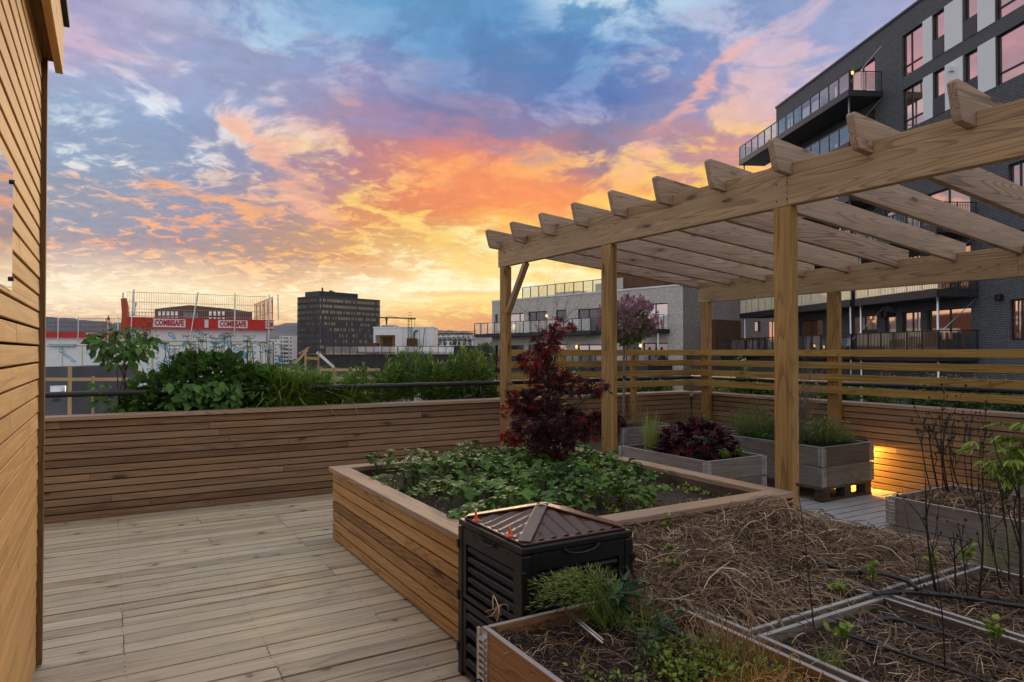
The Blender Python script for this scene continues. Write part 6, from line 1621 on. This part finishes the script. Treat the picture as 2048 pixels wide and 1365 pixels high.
    for k in range(5):
        u = .5 + 1.9 * k; b = MB(); w = .25; pts = [(0, 0), (w * 1.6, -.1), (w * 1.2, -.6), (w * .6, -1.2), (w * .2, -1.5), (-w * .1, -.9)]; b.prism(pts, Rr.P(u, z1 - .05, .06), Rr.ex, up, Rr.out * .02); part(b, 'net', M['orange_net'], t)
    b = MB(); b.prism([(-.22, 0), (.12, .05), (.26, -.5), (.30, -2.6), (.05, -3.0), (-.22, -2.4), (-.15, -1.0)], F.P(f(247), z1 - .3, -1.9), ex, up, F.out * .1); part(b, 'net', M['orange_net'], t)
    b = MB(); F.box(b, f(252), f(262), zt - 1.5, zt - .75, .1, .5); part(b, 'bracket', M['frame_black'], t)
    # a second one, farther left
    F2, L2, zt2, t2, bd2, hb2 = site_building(80, 80.5, 84, 212, 664.5, 'farther white-boarded construction building with a small red banner, beside the wooden building', 1, .9)
    b = MB(); F2.box(b, F2.u(176), F2.u(209), zt2 - hb2 + .1, zt2 - .08, .392, .402); sg = part(b, 'sign', M['sign_white'], bd2); lettering('COMBISAFE', .5, M['sign_red'], sg, F2.P((F2.u(178) + F2.u(208)) / 2, zt2 - hb2 / 2, .41), F2.ex, up, width=F2.u(207) - F2.u(179), thick=.006, bold=.024)
    for px in (121, 161, 220, 240): u = F2.u(px); b = MB(); b.tube([F2.P(u, zt2 - 1.2, .5), F2.P(F2.u(px), zt2 + 1.8, .5)], .06, 6); part(b, 'edge_post', M['galvanised'], t2)
    b = MB(); n = 50
    for k in range(n + 1): u = F2.u(90) + (F2.u(245) - F2.u(90)) * k / n; F2.box(b, u - .015, u + .015, zt2, zt2 + 1.6, .44, .46)
    for z in (.1, .6, 1.1, 1.6): F2.box(b, F2.u(90), F2.u(245), zt2 + z - .02, zt2 + z + .02, .461, .49)
    part(b, 'mesh_fence', M['rust_wood'], t2)
    b = MB(); F2.box(b, .5, L2 - .5, zt2 - 1.7, zt2 - 1.55, .004, .012); part(b, 'joint_tape', M['tape_yellow'], t2)
    for px in (125, 165, 200): b = MB(); u = F2.u(px); F2.box(b, u - .06, u + .06, -5, zt2 - 1.71, .004, .012); part(b, 'joint_tape', M['tape_yellow'], t2)
    for (px, py) in ((135, 712), (190, 715)): u = F2.u(px); a = R_(-38); lettering('Glasroc', .8, M['logo_blue'], t2, F2.P(u, F2.z(py, u), .014), F2.ex * math.cos(a) + up * math.sin(a), -F2.ex * math.sin(a) + up * math.cos(a), name='logo', thick=.004, bold=.008)
    b = MB(); F2.box(b, F2.u(100), F2.u(152), F2.z(693, 1), F2.z(688, 1), .02, .3); part(b, 'sheeting', M['sheeting'], t2)
combi()
def house_behind():
    d = 95; F = Face((309 - 1024) / 1365.3 * d, d, 1, 0, 0, -1); L = (460 - 309) / 1365.3 * d; z0 = z_of(640, d)
    t = thing('gabled_house', 'reddish brown building with shallow pitched roof seen through the mesh above the red banner', 'building', F.P(L / 2, -14, -5))
    e = z_of(618, d); r = z_of(610.5, d); b = MB(); b.prism([(0, -14), (L, -14), (L, e), (L * .46, r), (0, e)], F.P(0, 0, -8), F.ex, (0, 0, 1), F.out * 8); part(b, 'wall', M['rust_wood'], t)
    small_windows(F, t, [.5, 1.1, 1.7, 2.3, 2.9, 7.6, 8.2, 8.8, 9.4], [z0 - .2, z0 + .6], .38, .55, 'coated_glass')
    b = MB(); F.box(b, L * .38, L * .58, z0 - .4, z0 + 1.0, .02, .1); part(b, 'window', M['dark_glass'], t)
house_behind()

# ---- roof with terraces and the white rooftop house
def roof_terrace():
    d = 66.0; F = Face((598 - 1024) / 1365.3 * d, d, 1, .04, .04, -1); z1 = z_of(710, d); L = F.u(985)
    t = thing('terrace_building', 'long dark building with a roof terrace, glass railing and windows below, behind the plants', 'building', F.P(L / 2, -14, -8))
    wn = [(F.u(a), F.u(c), z1 - 3.6, z1 - 1.1) for a, c in ((668, 684), (690, 697), (706, 722), (742, 762), (772, 790), (810, 836), (860, 880))]
    b = MB(); F.wall(b, 0, L, -14, z1, wn); F.box(b, 0, L, -13.9, z1 - .01, -14, -.6); part(b, 'wall', M['dark_cladding'], t)
    for w_ in wn: F.window(t, *w_, (.5,), 'dark_glass')
    b = MB(); F.box(b, 0, L, z1, z1 + .05, -14, .1); part(b, 'roof', M['rust_wood'], t)
    railing(F, t, F.u(650), F.u(908), z1 + .85, -.2, .82, .8, 'rail_glass')
    for (a, c, y, dep, m) in ((719, 741, 686, -4, 'brown_slats'), (805, 826, 677, -3.5, 'brown_slats'), (727, 745, 672, -7, 'brown_slats')): b = MB(); F.box(b, F.u(a), F.u(c), z1 + .06, z_of(y, 70), dep - 1.6, dep); part(b, 'shed', M[m], t)
    b = MB(); F.box(b, F.u(908), F.u(978), z1, z_of(692, 67), -6, -.3); part(b, 'parapet', M['dark_cladding'], t)
    b = MB(); F.box(b, F.u(921), F.u(957), -2.5, z1 - .15, .02, .12); part(b, 'timber_wall', M['brown_slats'], t)
    for (px, h) in ((842, 2.6), (885, 1.2), (858, .9), (900, 1.3)): u = F.u(px); b = MB(); b.tube([F.P(u, z1, -1.2), F.P(u + .25, z1 + h, -1.2)], .035, 6); part(b, 'pole', M['frame_black'], t)
    # white house on the roof
    d2 = 71.0; zz0 = z1 + .06; zt = z_of(656, d2); l0 = (794 - 1024) / 1365.3 * d2
    A = Face(l0, d2, 1, .02, .02, -1); B = Face(l0, d2, -.97, .24, -.24, -.97)
    h = thing('rooftop_house', 'white panelled rooftop house with a timber-lined recess on the roof terrace', 'building', A.P(1, z1, -3))
    LA = A.u(867); LB = B.u(747)
    b = MB(); A.box(b, 0, LA, zz0, zt, -5, 0); part(b, 'white_wall', M['white_board'], h)
    b = MB(); B.wall(b, 0.002, LB, zz0, zt, [(B.u(790.5), B.u(750.5), zz0 + .02, zt - .75)], depth=1.2); part(b, 'front_wall', M['white_board'], h)
    b = MB(); B.box(b, B.u(791), B.u(750), zz0, zt - .7, -1.4, -1.21); part(b, 'timber_lining', M['slat_wood'], h)
    b = MB(); B.box(b, B.u(775), B.u(757), zz0, zt - 1.0, -1.20, -1.12); part(b, 'door', M['brown_slats'], h)
    b = MB(); B.box(b, B.u(788), B.u(782), zz0 + .2, zt - 1.0, -1.20, -1.12); part(b, 'window', M['coated_glass'], h)
    b = MB(); A.box(b, -.05, LA + .05, zt, zt + .12, -5.05, .05); B.box(b, .06, LB + .05, zt + .002, zt + .122, -4.5, .05); part(b, 'roof', M['white_panel'], h)
    b = MB()
    for px in (806, 820, 839, 852): A.box(b, A.u(px) - .012, A.u(px) + .012, zz0, zt, .002, .012)
    part(b, 'panel_joints', M['soffit_grey'], h)
    b = MB(); ua, ub = A.u(817), A.u(824)
    for u in (ua, ub): A.box(b, u - .03, u + .03, zz0 + 1.0, zt + 1.1, .25, .3)
    for k in range(11): z = zz0 + 1.1 + k * .32; A.box(b, ua, ub, z, z + .035, .26, .29)
    part(b, 'ladder', M['frame_black'], h)
    b = MB(); u = A.u(828.5); b.tube([A.P(u, zz0 + .3, .2), A.P(u, zt - .55, .2), A.P(u + .12, zt - .35, .2), A.P(u + .4, zt - .3, .2)], .08, 8); part(b, 'vent_pipe', M['soffit_grey'], h)
    b = MB(); A.box(b, A.u(826), A.u(829), zz0 + 1.2, zz0 + 1.5, .02, .14); part(b, 'wall_lamp', M['warm_lamp'], h)
    tt = thing('roof_frame', 'thin steel frame standing on the flat roof of the white rooftop house', 'frame', A.P(1, zt, -1)); b = MB()
    for px in (816, 827): u = A.u(px); A.box(b, u - .02, u + .02, zt + .125, z_of(639, 72), -1, -.96)
    A.box(b, A.u(815), A.u(828), z_of(639.5, 72), z_of(638.7, 72), -1, -.96); part(b, 'frame', M['frame_black'], tt)
roof_terrace()
def car_park():
    d = 120.0; F = Face((868 - 1024) / 1365.3 * d, d, 1, .1, .1, -1); L = F.u(948); z0 = z_of(700, d)
    t = thing('car_park', 'open steel car park with slanting white braces behind the roof terrace', 'car park', F.P(L / 2, -14, -4))
    zs = [z_of(y, d) for y in (693, 679, 666)]
    for i, z in enumerate(zs): b = MB(); F.box(b, 0, L, z - .14, z, -10, 0); part(b, 'deck_slab', M['dark_panel'] if i < 2 else M['frame_black'], t)
    for k in range(8):
        u = L * (k + .3) / 8; b = MB(); b.tube([F.P(u, -14, -.3), F.P(u + .3, zs[1], -.3), F.P(u - .25, zs[2], -.3)], .09, 6); part(b, 'column', M['white_panel'], t)
        b = MB(); b.tube([F.P(u - .4, zs[1], -.25), F.P(u + .6, zs[2], -.25)], .05, 6); part(b, 'brace', M['white_panel'], t)
    b = MB(); F.box(b, 0, L, z_of(663.5, d), z_of(662.5, d), -.1, 0); part(b, 'eave_truss', M['frame_black'], t)
    b = MB(); F.box(b, .2, L - .2, zs[1] + .1, zs[1] + .6, -9.8, -9.7); part(b, 'lit_wall', M['curtain'], t)
    prof = [(0, .25), (0, .75), (.7, .85), (1.3, 1.3), (2.9, 1.32), (3.6, .85), (4.1, .75), (4.15, .3), (3.7, .22), (.5, .22)]
    g = [(.4, 0, 'car_white', 'white parked car at the left end of the lower car park floor'), (2.7, 0, 'car_dark', 'dark parked car second from the left in the car park'), (5.0, 0, 'car_white', 'white parked car in the right half of the car park')]
    for (u, fl, m, lab) in g:
        c = thing('parked_car', lab, 'car', F.P(u + 1, zs[0], -2)); s_ = .46
        b = MB(); b.prism([(x * s_, y) for x, y in prof], F.P(u, zs[0], -3.4), F.ex, (0, 0, 1), F.out * 1.7); part(b, 'body', M[m], c)
        b = MB(); b.prism([(.75 * s_, .86), (1.32 * s_, 1.24), (2.85 * s_, 1.24), (3.5 * s_, .86)], F.P(u, zs[0], -3.42), F.ex, (0, 0, 1), F.out * 1.74); part(b, 'side_windows', M['dark_glass'], c)
        for x in (.8, 3.3): b = MB(); b.tube([F.P(u + x * s_, zs[0] + .3, -1.72), F.P(u + x * s_, zs[0] + .3, -1.6)], .28 * .7, 10); part(b, 'wheel', M['frame_black'], c)
car_park()
def crane():
    d = 600.0; P = lambda px, py: W((px - 1024) / 1365.3 * d, d, z_of(py, d)); t = thing('tower_crane', 'distant tower crane with long horizontal jib right of the office tower', 'crane', P(773, 702) - Vector((0, 0, 15)))
    b = MB(); b.tube([P(773, 702) - Vector((0, 0, 15)), P(773, 634)], .8, 4); part(b, 'mast', M['frame_black'], t)
    b = MB(); b.beam(P(758, 635.6), P(832, 637.4), .7, 1.1); b.tube([P(773, 632), P(800, 636)], .15, 4); part(b, 'jib', M['rust_wood'], t)
    b = MB(); b.beam(P(771, 639), P(775, 639), 2.1, 2.3); part(b, 'operator_cabin', M['frame_black'], t)
crane()

# ---- building site in front
def site():
    b = MB(); o = W(-42, 22, 0); b.obox(W(-42, 24, -2.6), W(36, 0, 0), W(0, 34, 0), Vector((0, 0, .5))); tag(b.build('flat_roof', M['roof_grey']), 'flat grey roof of the building site below the back parapet', 'roof')
    def guard(label, d, px0, px1, py, pz0, posts, low=None):
        t = thing('guardrail', label, 'guardrail', W((px0 - 1024) / 1365.3 * d, d, -2.1)); z = z_of(py, d)
        P = lambda px, z_: W((px - 1024) / 1365.3 * d, d, z_)
        for zz in [z] + ([z_of(low, d)] if low else []): b = MB(); b.beam(P(px0, zz), P(px1, zz), .05, .12); part(b, 'rail', M['raw_timber'], t)
        for px in posts: b = MB(); b.beam(P(px, -2.1), P(px + 1, z + .12), .05, .10, up=(1, 0, 0)); part(b, 'post', M['raw_timber'], t)
    guard('raw timber guardrail across the building site, between the wooden building and the young lilac', 25.0, 60, 300, 759, 0, (186, 299))
    guard('raw timber guardrail of the building site behind the thin leafy shoots', 30.0, 637, 760, 740, 0, (640, 668, 700, 735), 757)
    t = thing('timber_truss', 'raw timber truss with slanting braces standing on the building site behind the grass', 'timber truss', W((625 - 1024) / 1365.3 * 30, 30, -2.1)); P = lambda px, py: W((px - 1024) / 1365.3 * 30, 30, z_of(py, 30))
    for (a, c, w) in (((590, 728), (615, 700), .10), ((611, 765), (611, 706), .12), ((637, 765), (637, 705), .12), ((609, 716), (639, 718), .12), ((598, 708), (618, 695), .07), ((560, 735), (612, 748), .08)): b = MB(); b.beam(P(*a), P(*c), .06, w, up=(0, 1, 0) if a[0] == c[0] else (0, 0, 1)); part(b, 'timber', M['raw_timber'], t)
    b = MB(); b.beam(P(634, 705), P(668, 735), .08, .10); part(b, 'brace', M['concrete_pale'], t)
    t = thing('site_container', 'pale blue-grey site container beside the wooden building', 'container', W(-20, 29, -2.1)); d = 28; a = (85 - 1024) / 1365.3 * d; c = (142 - 1024) / 1365.3 * d; z = z_of(734, d)
    b = MB(); b.obox(W(a, d, -2.1), W(c - a, 0, 0), W(0, 5, 0), Vector((0, 0, z + 2.1))); part(b, 'body', M['roof_grey'], t); b = MB(); b.obox(W(c - .10, d - .03, -2.1), W(.16, 0, 0), W(0, .02, 0), Vector((0, 0, z + 2.1))); part(b, 'corner_board', M['raw_timber'], t)
    b = MB(); c_ = W((117 - 1024) / 1365.3 * 24, 24, 0); b.tube([c_ + Vector((0, 0, z_of(803, 24))), c_ + Vector((0, 0, z_of(772, 24)))], [.22, .24], 20); tag(b.build('barrel', M['galvanised'], smooth=True), 'shiny cylindrical drum on the building site by the wooden building', 'drum')
    for i, (p0, p1, y0, y1, d, lab) in enumerate(((148, 178, 740, 751, 38, 'pale stack of wrapped insulation packs, left one on the building site'), (181, 228, 741, 753, 38, 'pale stack of wrapped insulation packs, right one on the building site'))):
        t = thing('insulation_stack', lab, 'insulation', W((p0 - 1024) / 1365.3 * d, d, z_of(y1, d)))
        for k in range(2): b = MB(); zz = z_of(y1, d) + k * .19; b.obox(W((p0 - 1024) / 1365.3 * d, d, zz), W((p1 - p0) / 1365.3 * d, 0, 0), W(0, 1.2, 0), Vector((0, 0, .175))); part(b, 'pack', M['sheeting'] if k else M['white_panel'], t, bevel=.04)
        b = MB(); b.obox(W((p0 - 1024) / 1365.3 * d, d, -2.1), W((p1 - p0) / 1365.3 * d, 0, 0), W(0, 1.2, 0), Vector((0, 0, z_of(y1, d) + 2.09))); part(b, 'trestle', M['raw_timber'], t)
    t = thing('site_sign', 'small red site banner behind the stem of the young lilac', 'sign', W((247 - 1024) / 1365.3 * 36, 36, z_of(755, 36))); b = MB(); P2 = lambda px, py: W((px - 1024) / 1365.3 * 36, 36, z_of(py, 36)); b.obox(P2(232, 755), P2(262, 755) - P2(232, 755), W(0, .04, 0), Vector((0, 0, P2(232, 744).z - P2(232, 755).z))); part(b, 'board', M['red_board'], t)
    b = MB(); b.obox(P2(232, 755) - Vector((0, 0, 1.0)), W(.05, 0, 0), W(0, .05, 0), Vector((0, 0, 1.0))); b.obox(P2(259, 755) - Vector((0, 0, 1.0)), W(.05, 0, 0), W(0, .05, 0), Vector((0, 0, 1.0))); part(b, 'stand', M['galvanised'], t)
site()

# ---- far land, hills, trees
def hills():
    b = MB(); n = 200; m = 26
    V = []; 
    g = np.random.default_rng(4)
    az = np.linspace(-62, 62, n)
    def ridge(a):
        pts = [(-62, .050), (-40, .045), (-30, .038), (-24, .036), (-19.3, .040), (-17, .046), (-15, .042), (-11, .034), (-7, .0335), (-3.5, .032), (-.5, .030), (4, .028), (20, .03), (62, .03)]
        return np.interp(a, [p[0] for p in pts], [p[1] for p in pts])
    for j in range(m):
        R = 1500 + 3600 * j / (m - 1); u = j / (m - 1)
        for i, a in enumerate(az):
            hgt = ridge(a) * 3900 * (math.sin(min(1, u * 1.35) * math.pi / 2) ** 2.2) + 25 * math.sin(a * .9 + j * .8) * u + g.normal(0, 5) * u + 20 * math.sin(a * .35 + j * .35) * u
            if u > .75: hgt *= 1 - (u - .75) * 2.2
            r = R_(a); p = W(R * math.sin(r), R * math.cos(r), -16 + max(0, hgt)); V.append(tuple(p))
    Fc = [(j * n + i, j * n + i + 1, (j + 1) * n + i + 1, (j + 1) * n + i) for j in range(m - 1) for i in range(n - 1)]
    b.add(V, Fc); structure(b.build('hills', M['forest'], smooth=True))
    b = MB(); b.obox(W(-9000, -9000, -15.2), W(18000, 0, 0), W(0, 18000, 0), Vector((0, 0, .6))); structure(b.build('ground', M['land']))
hills()
def tree(label, px, d, ztop, r, mat='leaf_dark', seed=0):
    l = (px - 1024) / 1365.3 * d; base = np.array(W(l, d, -14.5)); st = MB(); lf = MB()
    c = base + np.array([0, 0, ztop + 14.5 - r * 1.1]); st.tube(stem_path(base, c, 0, .01, 5), [r * .12, r * .11, r * .1, r * .09, r * .07, r * .05], 7)
    for k in range(9):
        q = c + rng.normal(0, 1, 3) * r * .45; st.tube(stem_path(base + (c - base) * .8, q, 0, .05, 4), [r * .05, r * .04, r * .03, r * .02, r * .01], 5)
        p, dd = blob(170, q, (r * .48, r * .48, r * .42), .5); leaves(lf, p, dd + rng.normal(0, .5, p.shape), rng.uniform(.12, .24, len(p)) * r, OVATE, tilt=1)
    plant('deciduous_tree', label, 'tree', base, [(st, 'trunk', 'bark', True), (lf, 'crown', mat, False)])
for i, (px, d, zt_, r, lab) in enumerate(((958, 100, 3.2, 2.4, 'green tree right of the car park on the skyline'), (974, 110, 3.0, 1.8, 'smaller green tree between the car park and the pale brick building'), (540, 300, -4.0, 3.5, 'left one of the low trees in front of the white apartment towers'), (556, 290, -3.5, 3.8, 'middle one of the low trees in front of the white apartment towers'), (578, 300, -3.8, 3.6, 'right one of the low trees in front of the white apartment towers'), (598, 310, -4.2, 3.4, 'low tree at the foot of the office tower'), (860, 190, 3.2, 3.0, 'tree top just behind the white rooftop house'))):
    tree(lab, px, d, zt_, r)
for (p0, p1, y, d, lab) in ((762, 790, 650, 300, 'flat white-grey building behind the rooftop house, left'), (868, 905, 668, 320, 'low pale building at the foot of the hills behind the car park'), (465, 535, 690, 420, 'pale low building far behind the construction building')):
    F = Face((p0 - 1024) / 1365.3 * d, d, 1, 0, 0, -1); L = (p1 - p0) / 1365.3 * d; t = thing('low_building', lab, 'building', F.P(L / 2, -14, -5)); b = MB(); F.box(b, 0, L, -14, z_of(y, d), -10, 0); part(b, 'wall', M['concrete_pale'], t); b = MB(); F.box(b, .5, L - .5, z_of(y + 4, d), z_of(y + 2, d), .02, .1); part(b, 'window', M['dark_glass'], t)

# ---- acrylic sign on the wooden building
def wall_sign():
    x = -.2265; t = thing('wall_sign', 'clear acrylic sign panel on black standoffs, on the wooden building at the left frame edge', 'sign', (x, 1.95, 1.5))
    za, zb = 1.605, 1.915
    b = MB(); b.box((x, 1.50, za), (x + .006, 2.19, zb)); part(b, 'panel', glassm('acrylic', (.7, .72, .75), .03, .45), t)
    for z in (za + .03, zb - .03):
        for y in (2.165, 1.54): b = MB(); b.tube([(x - .020, y, z), (x + .012, y, z)], .006, 12); part(b, 'standoff', M['frame_black'], t, smooth=True)
wall_sign()

# ---- three people sitting on the lower terrace of the pale building
LM_ = plain('skin', (.42, .26, .18), .6); plain('cloth_lilac', (.42, .32, .44), .9); plain('cloth_dark', (.03, .03, .04), .9); plain('hair_dark', (.02, .015, .012), .7)
def sitter(label, px, d, zf, cloth, turn):
    o = W((px - 1024) / 1365.3 * d, d, zf); t = thing('person', label, 'person', o); WL[t.name] = tuple(o)
    c, s_ = math.cos(turn), math.sin(turn)
    def Q(x, y, z): return (x * c - y * s_, x * s_ + y * c, z)
    J = [Q(0, 0, .48), Q(0, .02, .72), Q(0, .02, .98), Q(0, .03, 1.10), Q(0, .05, 1.20), Q(0, .06, 1.30), Q(.19, .02, .98), Q(.24, .12, .74), Q(.16, .34, .72), Q(-.19, .02, .98), Q(-.24, .12, .74), Q(-.16, .34, .72), Q(.10, .06, .47), Q(.11, .46, .48), Q(.11, .46, .08), Q(.11, .58, .04), Q(-.10, .06, .47), Q(-.11, .46, .48), Q(-.11, .46, .08), Q(-.11, .58, .04)]
    Ed = [(0, 1), (1, 2), (2, 3), (3, 4), (4, 5), (2, 6), (6, 7), (7, 8), (2, 9), (9, 10), (10, 11), (0, 12), (12, 13), (13, 14), (14, 15), (0, 16), (16, 17), (17, 18), (18, 19)]
    Rr = [.15, .14, .15, .055, .095, .08, .065, .045, .035, .065, .045, .035, .09, .065, .045, .04, .09, .065, .045, .04]
    me = bpy.data.meshes.new('body'); me.from_pydata(J, Ed, []); ob = bpy.data.objects.new('body', me); COL.objects.link(ob); ob.parent = t
    me.materials.append(M['skin'])
    sk = ob.modifiers.new('skin', 'SKIN')
    if not me.skin_vertices: 
        import bmesh
        bm = bmesh.new(); bm.from_mesh(me); bm.verts.layers.skin.verify(); bm.to_mesh(me); bm.free()
    for v, r in zip(me.skin_vertices[0].data, Rr): v.radius = (r, r)
    me.skin_vertices[0].data[0].use_root = True
    su = ob.modifiers.new('sub', 'SUBSURF'); su.levels = 1; su.render_levels = 1
    b = MB(); o3 = Vector(o); b.tube([o3 + Vector(Q(0, 0, .44)), o3 + Vector(Q(0, .02, .72)), o3 + Vector(Q(0, .02, .98)), o3 + Vector(Q(0, .03, 1.08))], [.19, .17, .20, .08], 12)
    for sx in (1, -1): b.tube([o3 + Vector(Q(.17 * sx, .02, 1.0)), o3 + Vector(Q(.24 * sx, .12, .74)), o3 + Vector(Q(.18 * sx, .28, .725))], [.085, .062, .05], 8)
    part(b, 'shirt', M[cloth], t, smooth=True)
    b = MB()
    for sx in (1, -1): b.tube([o3 + Vector(Q(.09 * sx, 0, .46)), o3 + Vector(Q(.11 * sx, .46, .48)), o3 + Vector(Q(.11 * sx, .47, .10))], [.115, .08, .06], 8)
    part(b, 'trousers', M['cloth_dark'], t, smooth=True)
    b = MB(); b.tube([o3 + Vector(Q(0, .0, 1.20)), o3 + Vector(Q(0, .01, 1.28)), o3 + Vector(Q(0, .03, 1.36)), o3 + Vector(Q(0, .04, 1.40))], [.10, .115, .10, .04], 10); part(b, 'hair', M['hair_dark'], t, smooth=True)
    h = thing('garden_chair', 'dark garden chair under the ' + label.replace(', behind the top slat', '').replace(', seen from behind', '').replace(' of the group', '').replace(' on the lower terrace', ''), 'chair', o)
    b = MB()
    ex, ey = Vector((c, s_, 0)), Vector((-s_, c, 0))
    b.obox(o3 - ex * .23 - ey * .2 + Vector((0, 0, .38)), ex * .46, ey * .46, Vector((0, 0, .04))); part(b, 'seat', M['frame_black'], h)
    b = MB(); b.obox(o3 - ex * .23 - ey * .24 + Vector((0, 0, .42)), ex * .46, ey * .03, Vector((0, 0, .45))); part(b, 'backrest', M['frame_black'], h)
    for a in (-.2, .18):
        for e in (-.18, .22): b = MB(); q = o3 + ex * a + ey * e; b.tube([q + Vector((0, 0, .005)), q + Vector((0, 0, .38))], .015, 6); part(b, 'leg', M['frame_black'], h)
def terrace_people():
    zf = .34; F = Face(13.03, 52.0, -.652, .758, -.758, -.652); ua, ub = sorted((F.u(1345), F.u(1238)))
    t = thing('ground_terrace', 'lower terrace slab of the pale building where three people sit', 'terrace', F.P((ua + ub) / 2, -14, 1.5)); b = MB(); F.box(b, ua, ub, -14, zf, .03, 3.0); part(b, 'slab', M['dark_cladding'], t)
    railing(F, t, ua, ub, zf + 1.0, 2.9, 1.0, 1.05)
    d = lambda px: F.d(F.u(px)) - 1.6
    for (px, cl, tn, lab) in ((1269, 'cloth_dark', 2.4, 'person in dark clothes sitting leftmost on the lower terrace, behind the top slat'), (1280, 'cloth_lilac', .6, 'person in a lilac top sitting in the middle of the group on the lower terrace'), (1299, 'cloth_dark', -1.2, 'person in dark clothes sitting rightmost on the lower terrace, seen from behind')): sitter(lab, px, d(px), zf, cl, tn)
    c = Vector(W((1289 - 1024) / 1365.3 * (d(1289) - .3), d(1289) - .3, zf)); tb = thing('garden_table', 'small round table between the people on the lower terrace', 'table', c)
    b = MB(); b.tube([c + Vector((0, 0, .70)), c + Vector((0, 0, .73))], .40, 20); part(b, 'tabletop', M['white_panel'], tb); b = MB(); b.tube([c + Vector((0, 0, .005)), c + Vector((0, 0, .70))], .04, 8); part(b, 'leg', M['frame_black'], tb)
terrace_people()

# ================================================================ evening haze over the town
b = MB(); b.obox(W(-5600, -120, -15.6), W(11200, 0, 0), W(0, 5500, 0), Vector((0, 0, 15.6 + 215)))
hz = bpy.data.materials.new('haze_air'); hz.use_nodes = True; hn = NT(hz.node_tree); hn.n.clear()
pv = hn.new('ShaderNodeVolumePrincipled'); pv.inputs['Color'].default_value = (.62, .72, .90, 1); pv.inputs['Density'].default_value = 0.00006; pv.inputs['Anisotropy'].default_value = .1
ho = hn.new('ShaderNodeOutputMaterial'); hn.l.new(pv.outputs[0], ho.inputs['Volume'])
stuff(b.build('haze', hz), 'thin bluish evening haze between the terrace and the hills', 'haze')
S.cycles.volume_bounces = 0
